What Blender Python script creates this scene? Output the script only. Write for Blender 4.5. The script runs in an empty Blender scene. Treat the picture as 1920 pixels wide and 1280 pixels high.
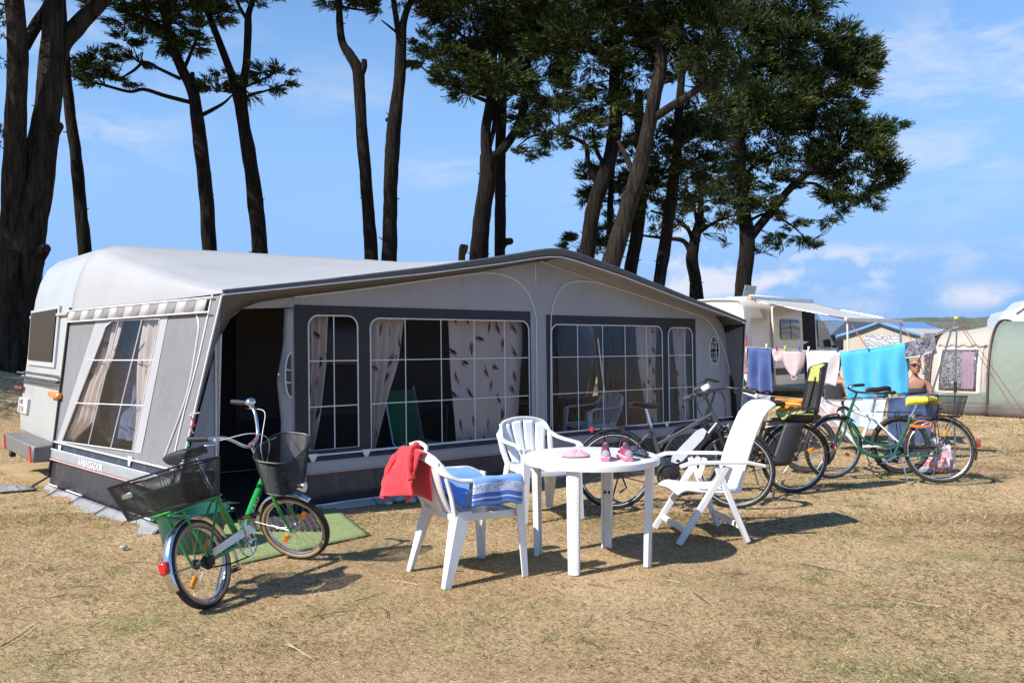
import bpy, bmesh, math, random
import numpy as np
from mathutils import Vector, Matrix, Quaternion, noise as mnoise
R = math.radians
random.seed(11)
rng = np.random.default_rng(11)
sc = bpy.context.scene
C = sc.collection
F = 1600.0          # focal length in photo pixels (30 mm on 36 mm, 1920 wide)
EYE = 1.5
CAM = Vector((0, 0, EYE))

def P(u, v, Y):
    """point of the place seen in direction (u, v) at distance Y in front"""
    return Vector(((u - 960) / F * Y, Y, EYE - (v - 640) / F * Y))

def G(u, v, z=0.0):
    Y = (EYE - z) * F / (v - 640)
    return Vector(((u - 960) / F * Y, Y, z))

# ------------------------------------------------------------------ materials
MATS = {}
def mat(name, col, rough=0.6, metal=0.0, var=0.1, scale=6.0, bump=0.0, bscale=60.0, spec=0.5, coat=0.0,
        col2=None, mix_scale=None, detail=4.0, sheen=0.0, transl=0.0):
    if name in MATS: return MATS[name]
    m = bpy.data.materials.new(name); m.use_nodes = True
    nt = m.node_tree; N = nt.nodes; L = nt.links
    b = N['Principled BSDF']
    b.inputs['Roughness'].default_value = rough
    b.inputs['Metallic'].default_value = metal
    b.inputs['Specular IOR Level'].default_value = spec
    b.inputs['Coat Weight'].default_value = coat
    b.inputs['Sheen Weight'].default_value = sheen
    tc = N.new('ShaderNodeTexCoord')
    nz = N.new('ShaderNodeTexNoise'); nz.inputs['Scale'].default_value = mix_scale or scale
    nz.inputs['Detail'].default_value = detail
    L.new(tc.outputs['Object'], nz.inputs['Vector'])
    mx = N.new('ShaderNodeMix'); mx.data_type = 'RGBA'
    c = Vector(col)
    if col2 is None:
        a = c * (1 - var); d = c * (1 + var)
    else:
        a = c; d = Vector(col2)
    mx.inputs[6].default_value = (*a, 1); mx.inputs[7].default_value = (*d, 1)
    mr = N.new('ShaderNodeMapRange'); mr.inputs[1].default_value = 0.3; mr.inputs[2].default_value = 0.7
    L.new(nz.outputs['Fac'], mr.inputs[0]); L.new(mr.outputs[0], mx.inputs[0])
    L.new(mx.outputs[2], b.inputs['Base Color'])
    # worn roughness
    r2 = N.new('ShaderNodeMapRange'); r2.inputs[3].default_value = max(0.02, rough - 0.08); r2.inputs[4].default_value = min(1, rough + 0.08)
    L.new(nz.outputs['Fac'], r2.inputs[0]); L.new(r2.outputs[0], b.inputs['Roughness'])
    if bump:
        n2 = N.new('ShaderNodeTexNoise'); n2.inputs['Scale'].default_value = bscale; n2.inputs['Detail'].default_value = 5
        L.new(tc.outputs['Object'], n2.inputs['Vector'])
        bp = N.new('ShaderNodeBump'); bp.inputs['Strength'].default_value = min(1, bump); bp.inputs['Distance'].default_value = 1.0 / bscale
        L.new(n2.outputs['Fac'], bp.inputs['Height']); L.new(bp.outputs[0], b.inputs['Normal'])
    if transl:
        t = N.new('ShaderNodeBsdfTranslucent'); L.new(mx.outputs[2], t.inputs['Color'])
        ms = N.new('ShaderNodeMixShader'); ms.inputs[0].default_value = transl
        out = N['Material Output']
        L.new(b.outputs[0], ms.inputs[1]); L.new(t.outputs[0], ms.inputs[2]); L.new(ms.outputs[0], out.inputs['Surface'])
    MATS[name] = m
    return m

def island_mat(name, cols, rough=0.7, transl=0.2, posvar=None):
    """colour varies from leaf to leaf / blade to blade"""
    m = bpy.data.materials.new(name); m.use_nodes = True
    nt = m.node_tree; N = nt.nodes; L = nt.links; b = N['Principled BSDF']
    b.inputs['Roughness'].default_value = rough; b.inputs['Specular IOR Level'].default_value = 0.25
    g = N.new('ShaderNodeNewGeometry')
    cr = N.new('ShaderNodeValToRGB')
    el = cr.color_ramp.elements
    while len(el) < len(cols): el.new(0.5)
    for i, (p, c) in enumerate(cols):
        el[i].position = p; el[i].color = (*c, 1)
    fac = g.outputs['Random Per Island']
    if posvar:
        sc_, amt = posvar
        nz = N.new('ShaderNodeTexNoise'); nz.inputs['Scale'].default_value = sc_; nz.inputs['Detail'].default_value = 3
        L.new(g.outputs['Position'], nz.inputs['Vector'])
        mm = N.new('ShaderNodeMath'); mm.operation = 'MULTIPLY_ADD'
        mm.inputs[1].default_value = amt; mm.inputs[2].default_value = -amt * 0.5
        L.new(nz.outputs['Fac'], mm.inputs[0])
        ad = N.new('ShaderNodeMath'); ad.operation = 'ADD'; ad.use_clamp = True
        L.new(fac, ad.inputs[0]); L.new(mm.outputs[0], ad.inputs[1]); fac = ad.outputs[0]
    L.new(fac, cr.inputs[0]); L.new(cr.outputs[0], b.inputs['Base Color'])
    if transl:
        t = N.new('ShaderNodeBsdfTranslucent'); L.new(cr.outputs[0], t.inputs['Color'])
        ms = N.new('ShaderNodeMixShader'); ms.inputs[0].default_value = transl
        L.new(b.outputs[0], ms.inputs[1]); L.new(t.outputs[0], ms.inputs[2]); L.new(ms.outputs[0], N['Material Output'].inputs['Surface'])
    MATS[name] = m
    return m

# ------------------------------------------------------------------ mesh builder
def frame_of(d, up=Vector((0, 0, 1))):
    d = d.normalized()
    if abs(d.dot(up)) > 0.98: up = Vector((0, 1, 0)) if abs(d.y) < 0.9 else Vector((1, 0, 0))
    x = up.cross(d).normalized(); y = d.cross(x)
    return x, y

class MB:
    def __init__(s, M=None):
        s.v = []; s.f = []; s.mi = []; s.uv = []; s.M = M or Matrix(); s.cur = 0
    def add(s, vs, fs, uvs=None):
        o = len(s.v)
        for i, p in enumerate(vs):
            s.v.append(s.M @ Vector(p)); s.uv.append(uvs[i] if uvs else (0, 0))
        for f in fs:
            s.f.append(tuple(o + i for i in f)); s.mi.append(s.cur)
        return s
    def box(s, c, size, rot=None, b=0.004):
        hx, hy, hz = [q / 2 for q in size]; b = min(b, hx * .6, hy * .6, hz * .6)
        T = Matrix.Translation(Vector(c)) @ (rot.to_4x4() if rot is not None else Matrix())
        bm = bmesh.new(); bmesh.ops.create_cube(bm, size=1.0)
        for v in bm.verts: v.co = Vector((v.co.x * 2 * hx, v.co.y * 2 * hy, v.co.z * 2 * hz))
        if b > 0: bmesh.ops.bevel(bm, geom=bm.edges[:], offset=b, segments=1, affect='EDGES', profile=0.5)
        bm.verts.index_update()
        s.add([T @ v.co for v in bm.verts], [[v.index for v in f.verts] for f in bm.faces]); bm.free()
        return s
    def bar(s, a, b_, w, h, up=Vector((0, 0, 1)), bev=0.003):
        """rectangular bar from a to b_, w across, h along up"""
        a = Vector(a); b_ = Vector(b_); x, y = frame_of(b_ - a, Vector(up))
        d = (b_ - a).normalized()
        rot = Matrix((x, y, d)).transposed()
        return s.box((a + b_) / 2, (w, h, (b_ - a).length), rot, bev)
    def loft(s, rings, closed=True, caps=True, uvs=None):
        n = len(rings[0]); vs = [p for r in rings for p in r]; fs = []
        for i in range(len(rings) - 1):
            for j in range(n if closed else n - 1):
                k = (j + 1) % n
                fs.append((i * n + j, i * n + k, (i + 1) * n + k, (i + 1) * n + j))
        if caps and closed:
            fs.append(tuple(range(n - 1, -1, -1))); o = (len(rings) - 1) * n
            fs.append(tuple(range(o, o + n)))
        return s.add(vs, fs, uvs)
    def tube(s, pts, r, seg=8, closed=False, flat=None, up=(0, 0, 1), caps=True):
        pts = [Vector(p) for p in pts]; n = len(pts)
        rs = r if isinstance(r, (list, tuple)) else [r] * n
        rings = []; prev = None
        for i in range(n):
            if closed: d = pts[(i + 1) % n] - pts[i - 1]
            else: d = pts[min(i + 1, n - 1)] - pts[max(i - 1, 0)]
            if d.length < 1e-9: d = Vector((0, 0, 1))
            d.normalize()
            if prev is None or flat: x, y = frame_of(d, Vector(up))
            else:
                x = prev - d * prev.dot(d)
                if x.length < 1e-6: x, y = frame_of(d)
                x.normalize(); y = d.cross(x)
            prev = x
            fx, fy = flat if flat else (1, 1)
            rings.append([pts[i] + x * (math.cos(2 * math.pi * k / seg) * rs[i] * fx) + y * (math.sin(2 * math.pi * k / seg) * rs[i] * fy) for k in range(seg)])
        if closed: rings.append(rings[0])
        return s.loft(rings, True, caps and not closed)
    def ring(s, c, ax, R_, r, n=40, seg=8, a0=0, a1=2 * math.pi, flat=None):
        """torus (or arc of one) about axis ax"""
        c = Vector(c); ax = Vector(ax).normalized(); x, y = frame_of(ax)
        full = abs(a1 - a0) > 6.28; m = n if full else n + 1
        pts = [c + x * (R_ * math.cos(a0 + (a1 - a0) * i / n)) + y * (R_ * math.sin(a0 + (a1 - a0) * i / n)) for i in range(m)]
        return s.tube(pts, r, seg, full, flat, up=ax)
    def cyl(s, a, b_, r, seg=12): return s.tube([a, b_], r, seg)
    def lathe(s, prof, c=(0, 0, 0), ax=(0, 0, 1), seg=24, caps=True):
        c = Vector(c); ax = Vector(ax).normalized(); x, y = frame_of(ax)
        rings = [[c + ax * z + (x * math.cos(2 * math.pi * k / seg) + y * math.sin(2 * math.pi * k / seg)) * max(r, 1e-4) for k in range(seg)] for r, z in prof]
        return s.loft(rings, True, caps)
    def ball(s, c, r, seg=14, sq=(1, 1, 1), rot=None):
        n = seg // 2; rings = []
        for i in range(n + 1):
            a = math.pi * i / n
            ring = []
            for k in range(seg):
                q = Vector((max(math.sin(a), 1e-3) * math.cos(2 * math.pi * k / seg) * r * sq[0], max(math.sin(a), 1e-3) * math.sin(2 * math.pi * k / seg) * r * sq[1], -math.cos(a) * r * sq[2]))
                if rot is not None: q = rot @ q
                ring.append(Vector(c) + q)
            rings.append(ring)
        return s.loft(rings)
    def grid(s, fn, nu, nv, uvfn=None):
        vs = []; uv = []
        for j in range(nv + 1):
            for i in range(nu + 1):
                a, b = i / nu, j / nv
                vs.append(fn(a, b)); uv.append(uvfn(a, b) if uvfn else (a, b))
        w = nu + 1
        return s.add(vs, [(j * w + i, j * w + i + 1, (j + 1) * w + i + 1, (j + 1) * w + i) for j in range(nv) for i in range(nu)], uv)
    def prism(s, poly, d0, d1, fn):
        """2-D outline poly extruded from depth d0 to d1; fn(a, b, depth) -> point"""
        n = len(poly)
        vs = [fn(a, b, d0) for a, b in poly] + [fn(a, b, d1) for a, b in poly]
        fs = [tuple(range(n)), tuple(range(2 * n - 1, n - 1, -1))] + [(i, i + n, (i + 1) % n + n, (i + 1) % n) for i in range(n)]
        return s.add(vs, fs)
    def sheet(s, outer, holes, fn):
        """flat panel with openings, mapped by fn(a, b) -> point"""
        bm = bmesh.new(); edges = []
        for loop in [outer] + list(holes):
            vs = [bm.verts.new((a, b, 0)) for a, b in loop]
            edges += [bm.edges.new((vs[i], vs[(i + 1) % len(vs)])) for i in range(len(vs))]
        bmesh.ops.triangle_fill(bm, use_beauty=True, use_dissolve=False, edges=edges)
        bm.verts.index_update()
        s.add([fn(v.co.x, v.co.y) for v in bm.verts], [[v.index for v in f.verts] for f in bm.faces], [(v.co.x, v.co.y) for v in bm.verts]); bm.free()
        return s
    def build(s, name, m, parent=None, smooth=True, angle=38, solid=0.0, sub=0, recalc=True):
        me = bpy.data.meshes.new(name)
        me.from_pydata([tuple(v) for v in s.v], [], s.f)
        ms = m if isinstance(m, (list, tuple)) else [m]
        for q in ms: me.materials.append(q)
        if len(ms) > 1: me.polygons.foreach_set('material_index', s.mi)
        ul = me.uv_layers.new(name='UVMap')
        li = np.empty(len(me.loops), np.int32); me.loops.foreach_get('vertex_index', li)
        ul.data.foreach_set('uv', np.array(s.uv, np.float32)[li].ravel())
        if recalc and s.f:
            bm = bmesh.new(); bm.from_mesh(me); bmesh.ops.recalc_face_normals(bm, faces=bm.faces[:]); bm.to_mesh(me); bm.free()
        if smooth:
            me.polygons.foreach_set('use_smooth', [True] * len(me.polygons)); me.set_sharp_from_angle(angle=R(angle))
        me.update()
        o = bpy.data.objects.new(name, me); C.objects.link(o)
        if parent is not None: o.parent = parent
        if solid:
            md = o.modifiers.new('Solidify', 'SOLIDIFY'); md.thickness = solid; md.offset = 0
        if sub:
            md = o.modifiers.new('Subdivision', 'SUBSURF'); md.levels = sub; md.render_levels = sub
        return o

def tag(o, label=None, cat=None, group=None, kind=None):
    if label: o['label'] = label
    if cat: o['category'] = cat
    if group: o['group'] = group
    if kind: o['kind'] = kind
    return o
def thing(name, label, cat, loc=(0, 0, 0), rot=(0, 0, 0), group=None):
    o = bpy.data.objects.new(name, None); C.objects.link(o); o.empty_display_size = 0.2
    o.location = loc; o.rotation_euler = rot
    return tag(o, label, cat, group)
def text_mesh(name, s, size, m, parent, fn, shear=0.0, width=1.0, depth=None):
    """lettering laid on a surface: fn(a, b) -> point, a along the words, b upwards"""
    cu = bpy.data.curves.new('lettering_curve', 'FONT'); cu.body = s; cu.size = size; cu.shear = shear; cu.align_x = 'LEFT'; cu.resolution_u = 2
    cu.space_character = 1.0
    ob = bpy.data.objects.new('lettering_curve', cu); C.objects.link(ob)
    dg = bpy.context.evaluated_depsgraph_get(); me0 = bpy.data.meshes.new_from_object(ob.evaluated_get(dg))
    mb = MB(); mb.add([fn(v.co.x * width, v.co.y) for v in me0.vertices], [tuple(p.vertices) for p in me0.polygons])
    bpy.data.objects.remove(ob); bpy.data.curves.remove(cu); bpy.data.meshes.remove(me0)
    return mb.build(name, m, parent, smooth=False, recalc=False)
def smooth_path(pts, n):
    """Catmull-Rom through pts (tuples of any length)"""
    a = np.array(pts, float); k = len(a)
    if k < 3: return [tuple(a[0] + (a[-1] - a[0]) * i / n) for i in range(n + 1)]
    e = np.vstack([2 * a[0] - a[1], a, 2 * a[-1] - a[-2]]); out = []
    for i in range(n + 1):
        t = i / n * (k - 1); j = min(int(t), k - 2); f = t - j
        p0, p1, p2, p3 = e[j:j + 4]
        out.append(tuple(0.5 * (2 * p1 + (p2 - p0) * f + (2 * p0 - 5 * p1 + 4 * p2 - p3) * f * f + (3 * p1 - p0 - 3 * p2 + p3) * f ** 3)))
    return out
def quick_mesh(name, V, faces_per, m, parent=None, uv=None):
    """V: (N, k, 3) array of separate k-gons"""
    N_, k, _ = V.shape
    me = bpy.data.meshes.new(name); me.vertices.add(N_ * k); me.vertices.foreach_set('co', V.reshape(-1).astype(np.float32))
    me.loops.add(N_ * k); me.loops.foreach_set('vertex_index', np.arange(N_ * k, dtype=np.int32))
    me.polygons.add(N_); me.polygons.foreach_set('loop_start', np.arange(N_, dtype=np.int32) * k)
    me.polygons.foreach_set('loop_total', np.full(N_, k, np.int32))
    me.materials.append(m); me.update(calc_edges=True)
    o = bpy.data.objects.new(name, me); C.objects.link(o)
    if parent is not None: o.parent = parent
    return o
def copy_tree(o, parent=None):
    c = o.copy(); C.objects.link(c); c.parent = parent
    for ch in list(o.children): copy_tree(ch, c)
    return c

# ------------------------------------------------------------------ palette
WHITE_PL = mat('white_plastic', (.73, .73, .725), .38, var=.06, scale=7, spec=.5, bump=.05, bscale=300)
BLACK_RB = mat('black_rubber', (.018, .018, .019), .65, var=.3, scale=30, bump=.15, bscale=200)
BLACK_PL = mat('black_plastic', (.02, .02, .022), .42, var=.2, scale=20)
CHROME = mat('chrome', (.72, .73, .75), .16, metal=1, var=.06, scale=20)
STEEL = mat('brushed_steel', (.45, .46, .48), .33, metal=1, var=.1, scale=30)
GREY_ALU = mat('grey_alu', (.24, .25, .26), .35, metal=.7, var=.1, scale=20)
ORANGE = mat('orange_reflector', (.85, .26, .01), .25, var=.1, scale=40, coat=.5)
RED_LENS = mat('red_lens', (.55, .02, .02), .2, var=.1, scale=40, coat=.6)
GLASS_LENS = mat('clear_lens', (.75, .77, .8), .12, var=.05, scale=40, coat=.6)
# ------------------------------------------------------------------ camera, light, sky
cd = bpy.data.cameras.new('camera'); cam = bpy.data.objects.new('camera', cd); C.objects.link(cam)
cd.lens = 30; cd.sensor_width = 36; cd.clip_end = 3000; cd.clip_start = 0.05
cam.location = CAM; cam.rotation_euler = (R(90), 0, 0); sc.camera = cam
SUN_EL = R(43); SUN_AZ = Vector((-0.82, -0.57, 0)).normalized()
to_sun = Vector((SUN_AZ.x * math.cos(SUN_EL), SUN_AZ.y * math.cos(SUN_EL), math.sin(SUN_EL)))
sl = bpy.data.lights.new('sun', 'SUN'); sl.energy = 4.6; sl.angle = R(0.5); sl.color = (1, .955, .88)
so = bpy.data.objects.new('sun', sl); C.objects.link(so); so.rotation_euler = (-to_sun).to_track_quat('-Z', 'Y').to_euler()
w = bpy.data.worlds.new('World'); sc.world = w; w.use_nodes = True
nt = w.node_tree; N = nt.nodes; L = nt.links
bg = N['Background']; bg.inputs['Strength'].default_value = 0.115
sky = N.new('ShaderNodeTexSky'); sky.sky_type = 'NISHITA'; sky.sun_disc = False
sky.sun_elevation = SUN_EL; sky.sun_rotation = math.atan2(to_sun.x, to_sun.y) % (2 * math.pi)
sky.air_density = 1.0; sky.dust_density = 0.0; sky.ozone_density = 3.0; sky.altitude = 200
tc = N.new('ShaderNodeTexCoord')
def vmath(op, a, b=None):
    n = N.new('ShaderNodeVectorMath'); n.operation = op
    L.new(a, n.inputs[0])
    if b is not None: n.inputs[1].default_value = b
    return n
def fmath(op, a, b, clamp=False):
    n = N.new('ShaderNodeMath'); n.operation = op; n.use_clamp = clamp
    for i, q in enumerate((a, b)):
        if isinstance(q, (int, float)): n.inputs[i].default_value = q
        else: L.new(q, n.inputs[i])
    return n.outputs[0]
def lobe(u, v, ru, rv):
    """soft mask round one direction of the sky"""
    d = Vector(((u - 960) / F, 1, -(v - 640) / F)).normalized()
    q = vmath('SUBTRACT', tc.outputs['Generated'], tuple(d)).outputs[0]
    q = vmath('MULTIPLY', q, (F / ru, F / ru, F / rv)).outputs[0]
    ln = vmath('LENGTH', q).outputs['Value']
    mr = N.new('ShaderNodeMapRange'); mr.interpolation_type = 'SMOOTHSTEP'
    mr.inputs[1].default_value = 1.0; mr.inputs[2].default_value = 0.1; mr.inputs[3].default_value = 0; mr.inputs[4].default_value = 1
    L.new(ln, mr.inputs[0]); return mr.outputs[0]
def cloud_noise(scale, stretch, lo, hi, seed, dist=0.6, rough=.6):
    mp = N.new('ShaderNodeMapping'); mp.inputs['Scale'].default_value = stretch; mp.inputs['Location'].default_value = seed
    mp.inputs['Rotation'].default_value = (0, R(-9), 0)
    L.new(tc.outputs['Generated'], mp.inputs['Vector'])
    nz = N.new('ShaderNodeTexNoise'); nz.inputs['Scale'].default_value = scale; nz.inputs['Detail'].default_value = 9
    nz.inputs['Roughness'].default_value = rough; nz.inputs['Distortion'].default_value = dist
    L.new(mp.outputs[0], nz.inputs['Vector'])
    mr = N.new('ShaderNodeMapRange'); mr.inputs[1].default_value = lo; mr.inputs[2].default_value = hi
    L.new(nz.outputs['Fac'], mr.inputs[0]); return mr.outputs[0]
wisp = cloud_noise(7, (1, 1, 3.2), .44, .80, (3, 1, 5))
puff = cloud_noise(15, (1, 1, 1.7), .43, .60, (1, 7, 2), .3, .55)
def msum(lobes):
    out = None
    for l in lobes:
        q = fmath('MULTIPLY', lobe(*l[:4]), l[4])
        out = q if out is None else fmath('ADD', out, q, True)
    return out
wm = msum([(215, 220, 190, 150, 1.0), (1800, 190, 330, 240, .9), (1830, 90, 260, 120, .8), (840, 320, 170, 60, .9), (460, 130, 150, 100, .5), (90, 60, 160, 150, .8), (1450, 300, 700, 300, .25), (620, 170, 200, 90, .5)])
pm = msum([(1335, 480, 150, 120, 1.6), (1530, 505, 300, 55, 1.4), (1900, 550, 190, 34, .9), (1880, 470, 150, 30, .5), (1240, 530, 130, 60, 1.2), (1650, 570, 260, 40, .4)])
cl = fmath('ADD', fmath('MULTIPLY', wisp, wm, True), fmath('MULTIPLY', puff, pm, True), True)
mx = N.new('ShaderNodeMix'); mx.data_type = 'RGBA'
L.new(fmath('MULTIPLY', cl, 0.85), mx.inputs[0])
# photograph's sky is a little lighter towards the sea horizon and slightly more cyan
sep = N.new('ShaderNodeSeparateXYZ'); L.new(tc.outputs['Generated'], sep.inputs[0])
hz = N.new('ShaderNodeMapRange'); hz.interpolation_type = 'SMOOTHSTEP'; hz.inputs[1].default_value = .50; hz.inputs[2].default_value = .02; hz.inputs[3].default_value = 0; hz.inputs[4].default_value = 1
L.new(sep.outputs['Z'], hz.inputs[0])
sea = N.new('ShaderNodeMix'); sea.data_type = 'RGBA'; L.new(hz.outputs[0], sea.inputs[0]); sea.inputs[7].default_value = (1.62, 2.95, 5.3, 1)   # clean sea air: pale blue down to the horizon
hs = N.new('ShaderNodeHueSaturation'); hs.inputs['Saturation'].default_value = 1.12; hs.inputs['Value'].default_value = 1.12; L.new(sky.outputs[0], hs.inputs['Color'])
L.new(hs.outputs[0], sea.inputs[6]); L.new(sea.outputs[2], mx.inputs[6]); mx.inputs[7].default_value = (4.6, 4.75, 5.3, 1)
L.new(mx.outputs[2], bg.inputs['Color'])
vs = sc.view_settings; vs.view_transform = 'Standard'; vs.look = 'None'; vs.exposure = 0.66; vs.gamma = 1.0; vs.use_curve_mapping = False
sc.cycles.max_bounces = 6; sc.cycles.transparent_max_bounces = 24; sc.cycles.use_denoising = True
sc.cycles.diffuse_bounces = 3

# ------------------------------------------------------------------ awning frame (shared by caravan)
A0 = Vector((-2.73, 6.77, 0)); AD = Vector((.77, .64, 0)).normalized(); AN = Vector((-AD.y, AD.x, 0)); AYAW = math.atan2(AD.y, AD.x)
def aw_world(s, t, z): return A0 + AD * s + AN * t + Vector((0, 0, z))
def aw_local(p): q = Vector(p) - A0; return Vector((q.dot(AD), q.dot(AN), q.z))
def aw_hit(u, v, c0, cs, ct, cz):
    """where direction (u, v) meets the awning-local plane cs*s + ct*t + cz*z = c0"""
    r = Vector(((u - 960) / F, 1, -(v - 640) / F)); rl = Vector((r.dot(AD), r.dot(AN), r.z)); o = aw_local(CAM)
    n = Vector((cs, ct, cz)); l = (c0 - n.dot(o)) / n.dot(rl); return o + rl * l

# ------------------------------------------------------------------ terrain
def sstep(a, b, x):
    t = np.clip((x - a) / (b - a), 0, 1); return t * t * (3 - 2 * t)
def zg(x, y):
    x = np.asarray(x, float); y = np.asarray(y, float)
    s = (x - A0.x) * AD.x + (y - A0.y) * AD.y; t = (x - A0.x) * AN.x + (y - A0.y) * AN.y
    bank = np.minimum(.15 * np.maximum(t - 6.2, 0), 5.0) * (1 - sstep(-1, 7, s)) * sstep(6.2, 9, t)
    far = np.hypot(x, y)
    und = 0.02 * np.sin(x * .9 + 1.3 * np.sin(y * .7)) * np.sin(y * .8 + .5) * sstep(1, 3, far) * (1 - sstep(30, 60, far))
    return bank + und * 0.6 - .012
def zg1(x, y): return float(zg(x, y))
def ground_mat():
    m = bpy.data.materials.new('dry_turf'); m.use_nodes = True
    nt = m.node_tree; N = nt.nodes; L = nt.links; b = N['Principled BSDF']
    b.inputs['Roughness'].default_value = .95; b.inputs['Specular IOR Level'].default_value = .1
    g = N.new('ShaderNodeNewGeometry')
    def nz(scale, detail, rough=.6, st=(1, 1, 1)):
        mp = N.new('ShaderNodeMapping'); mp.inputs['Scale'].default_value = st; L.new(g.outputs['Position'], mp.inputs['Vector'])
        n = N.new('ShaderNodeTexNoise'); n.inputs['Scale'].default_value = scale; n.inputs['Detail'].default_value = detail; n.inputs['Roughness'].default_value = rough
        L.new(mp.outputs[0], n.inputs['Vector']); return n.outputs['Fac']
    def ramp(fac, pts):
        cr = N.new('ShaderNodeValToRGB'); e = cr.color_ramp.elements
        while len(e) < len(pts): e.new(.5)
        for i, (p, c) in enumerate(pts): e[i].position = p; e[i].color = (*c, 1)
        L.new(fac, cr.inputs[0]); return cr.outputs[0]
    def mixc(f, a, b_):
        x = N.new('ShaderNodeMix'); x.data_type = 'RGBA'
        if isinstance(f, float): x.inputs[0].default_value = f
        else: L.new(f, x.inputs[0])
        L.new(a, x.inputs[6]); L.new(b_, x.inputs[7]); return x.outputs[2]
    straw = ramp(nz(55, 8, .75), [(.25, (.15, .085, .042)), (.45, (.45, .30, .165)), (.6, (.64, .46, .27)), (.8, (.80, .65, .44))])
    big = ramp(nz(.55, 5), [(.3, (.22, .12, .065)), (.5, (.50, .345, .19)), (.72, (.70, .535, .33))])
    green = ramp(nz(40, 6, .7), [(.3, (.09, .11, .03)), (.55, (.22, .25, .08)), (.8, (.40, .38, .16))])
    c1 = mixc(.55, straw, big)
    gm = N.new('ShaderNodeMapRange'); gm.inputs[1].default_value = .50; gm.inputs[2].default_value = .70; gm.inputs[4].default_value = .75
    L.new(nz(.8, 6, .65), gm.inputs[0])
    c2 = mixc(gm.outputs[0], c1, green)
    L.new(c2, b.inputs['Base Color'])
    bp = N.new('ShaderNodeBump'); bp.inputs['Strength'].default_value = .8; bp.inputs['Distance'].default_value = .02
    L.new(nz(70, 7, .7), bp.inputs['Height']); L.new(bp.outputs[0], b.inputs['Normal'])
    return m
def axis(lo, hi, fine0, fine1, step):
    a = list(np.arange(fine0, fine1 + 1e-6, step)); d = step; x = fine0
    while x > lo: d *= 1.35; x -= d; a.insert(0, max(x, lo))
    d = step; x = fine1
    while x < hi: d *= 1.35; x += d; a.append(min(x, hi))
    return np.array(a)
gx = axis(-900, 900, -24, 16, .5); gy = axis(-60, 1500, 1, 40, .5)
X, Y = np.meshgrid(gx, gy); Z = zg(X, Y)
vv = np.stack([X, Y, Z], -1).reshape(-1, 3); w_ = len(gx)
mb = MB(); mb.v = [Vector(p) for p in vv]; mb.uv = [(0, 0)] * len(vv)
mb.f = [(j * w_ + i, j * w_ + i + 1, (j + 1) * w_ + i + 1, (j + 1) * w_ + i) for j in range(len(gy) - 1) for i in range(w_ - 1)]; mb.mi = [0] * len(mb.f)
tag(mb.build('ground', ground_mat(), recalc=False), kind='structure')

# grass: short dry blades over the near ground
def blades(n, y0, y1, lmin, lmax, wid, lay=.75):
    yy = np.sqrt(rng.uniform(y0 ** 2, y1 ** 2, n)); xx = rng.uniform(-1, 1, n) * (.66 * yy + 1.6)
    s = (xx - A0.x) * AD.x + (yy - A0.y) * AD.y; t = (xx - A0.x) * AN.x + (yy - A0.y) * AN.y
    k = ~((t > -.02) & (s > -.099 * t - .04) & (s < 7.7) & (t < 5.1))
    k &= ~np.array([in_mat(a, b) for a, b in zip(xx, yy)])
    xx, yy = xx[k], yy[k]; n = len(xx)
    patch = np.array([mnoise.noise((a * .6, b * .6, 3.0)) for a, b in zip(xx, yy)])
    ln = rng.uniform(lmin, lmax, n) * (1 + .5 * np.clip(patch, -.6, 1)); az = rng.uniform(0, 2 * np.pi, n)
    el = np.clip(rng.normal(1 - lay, .28, n), .03, 1.2)
    b0 = np.stack([xx, yy, zg(xx, yy) + .004], -1)
    d = np.stack([np.cos(az) * np.cos(el), np.sin(az) * np.cos(el), np.sin(el)], -1)
    sd = np.stack([-np.sin(az), np.cos(az), rng.normal(0, .4, n)], -1) * (wid * rng.uniform(.6, 1.4, n))[:, None]
    mid = b0 + d * ln[:, None] * .6; tip = b0 + d * ln[:, None]; tip[:, 2] -= ln * .10
    return np.stack([b0 - sd * .6, b0 + sd * .6, mid + sd * .8, tip, mid - sd * .8], 1)
MATQ = [G(432, 1062), G(694, 1003), G(628, 952), G(395, 985)]
def in_mat(x, y):
    c = False
    for i in range(4):
        a, b = MATQ[i], MATQ[(i + 1) % 4]
        if (a.y > y) != (b.y > y) and x < (b.x - a.x) * (y - a.y) / (b.y - a.y) + a.x: c = not c
    return c
gmat = island_mat('grass_blades', [(0, (.07, .11, .025)), (.13, (.17, .20, .065)), (.24, (.27, .20, .10)), (.40, (.34, .21, .11)), (.6, (.50, .36, .19)), (.84, (.63, .48, .27)), (1, (.78, .66, .44))], .8, .15, (1.0, 1.25))
V = np.concatenate([blades(330000, 2.8, 7.5, .010, .042, .0008, .85), blades(200000, 7.0, 14, .015, .05, .0018, .82), blades(85000, 13.5, 28, .03, .09, .006)])
tag(quick_mesh('grass', V, 5, gmat), 'short dry straw-coloured grass with green tufts on the ground', 'grass', kind='stuff')
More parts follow.
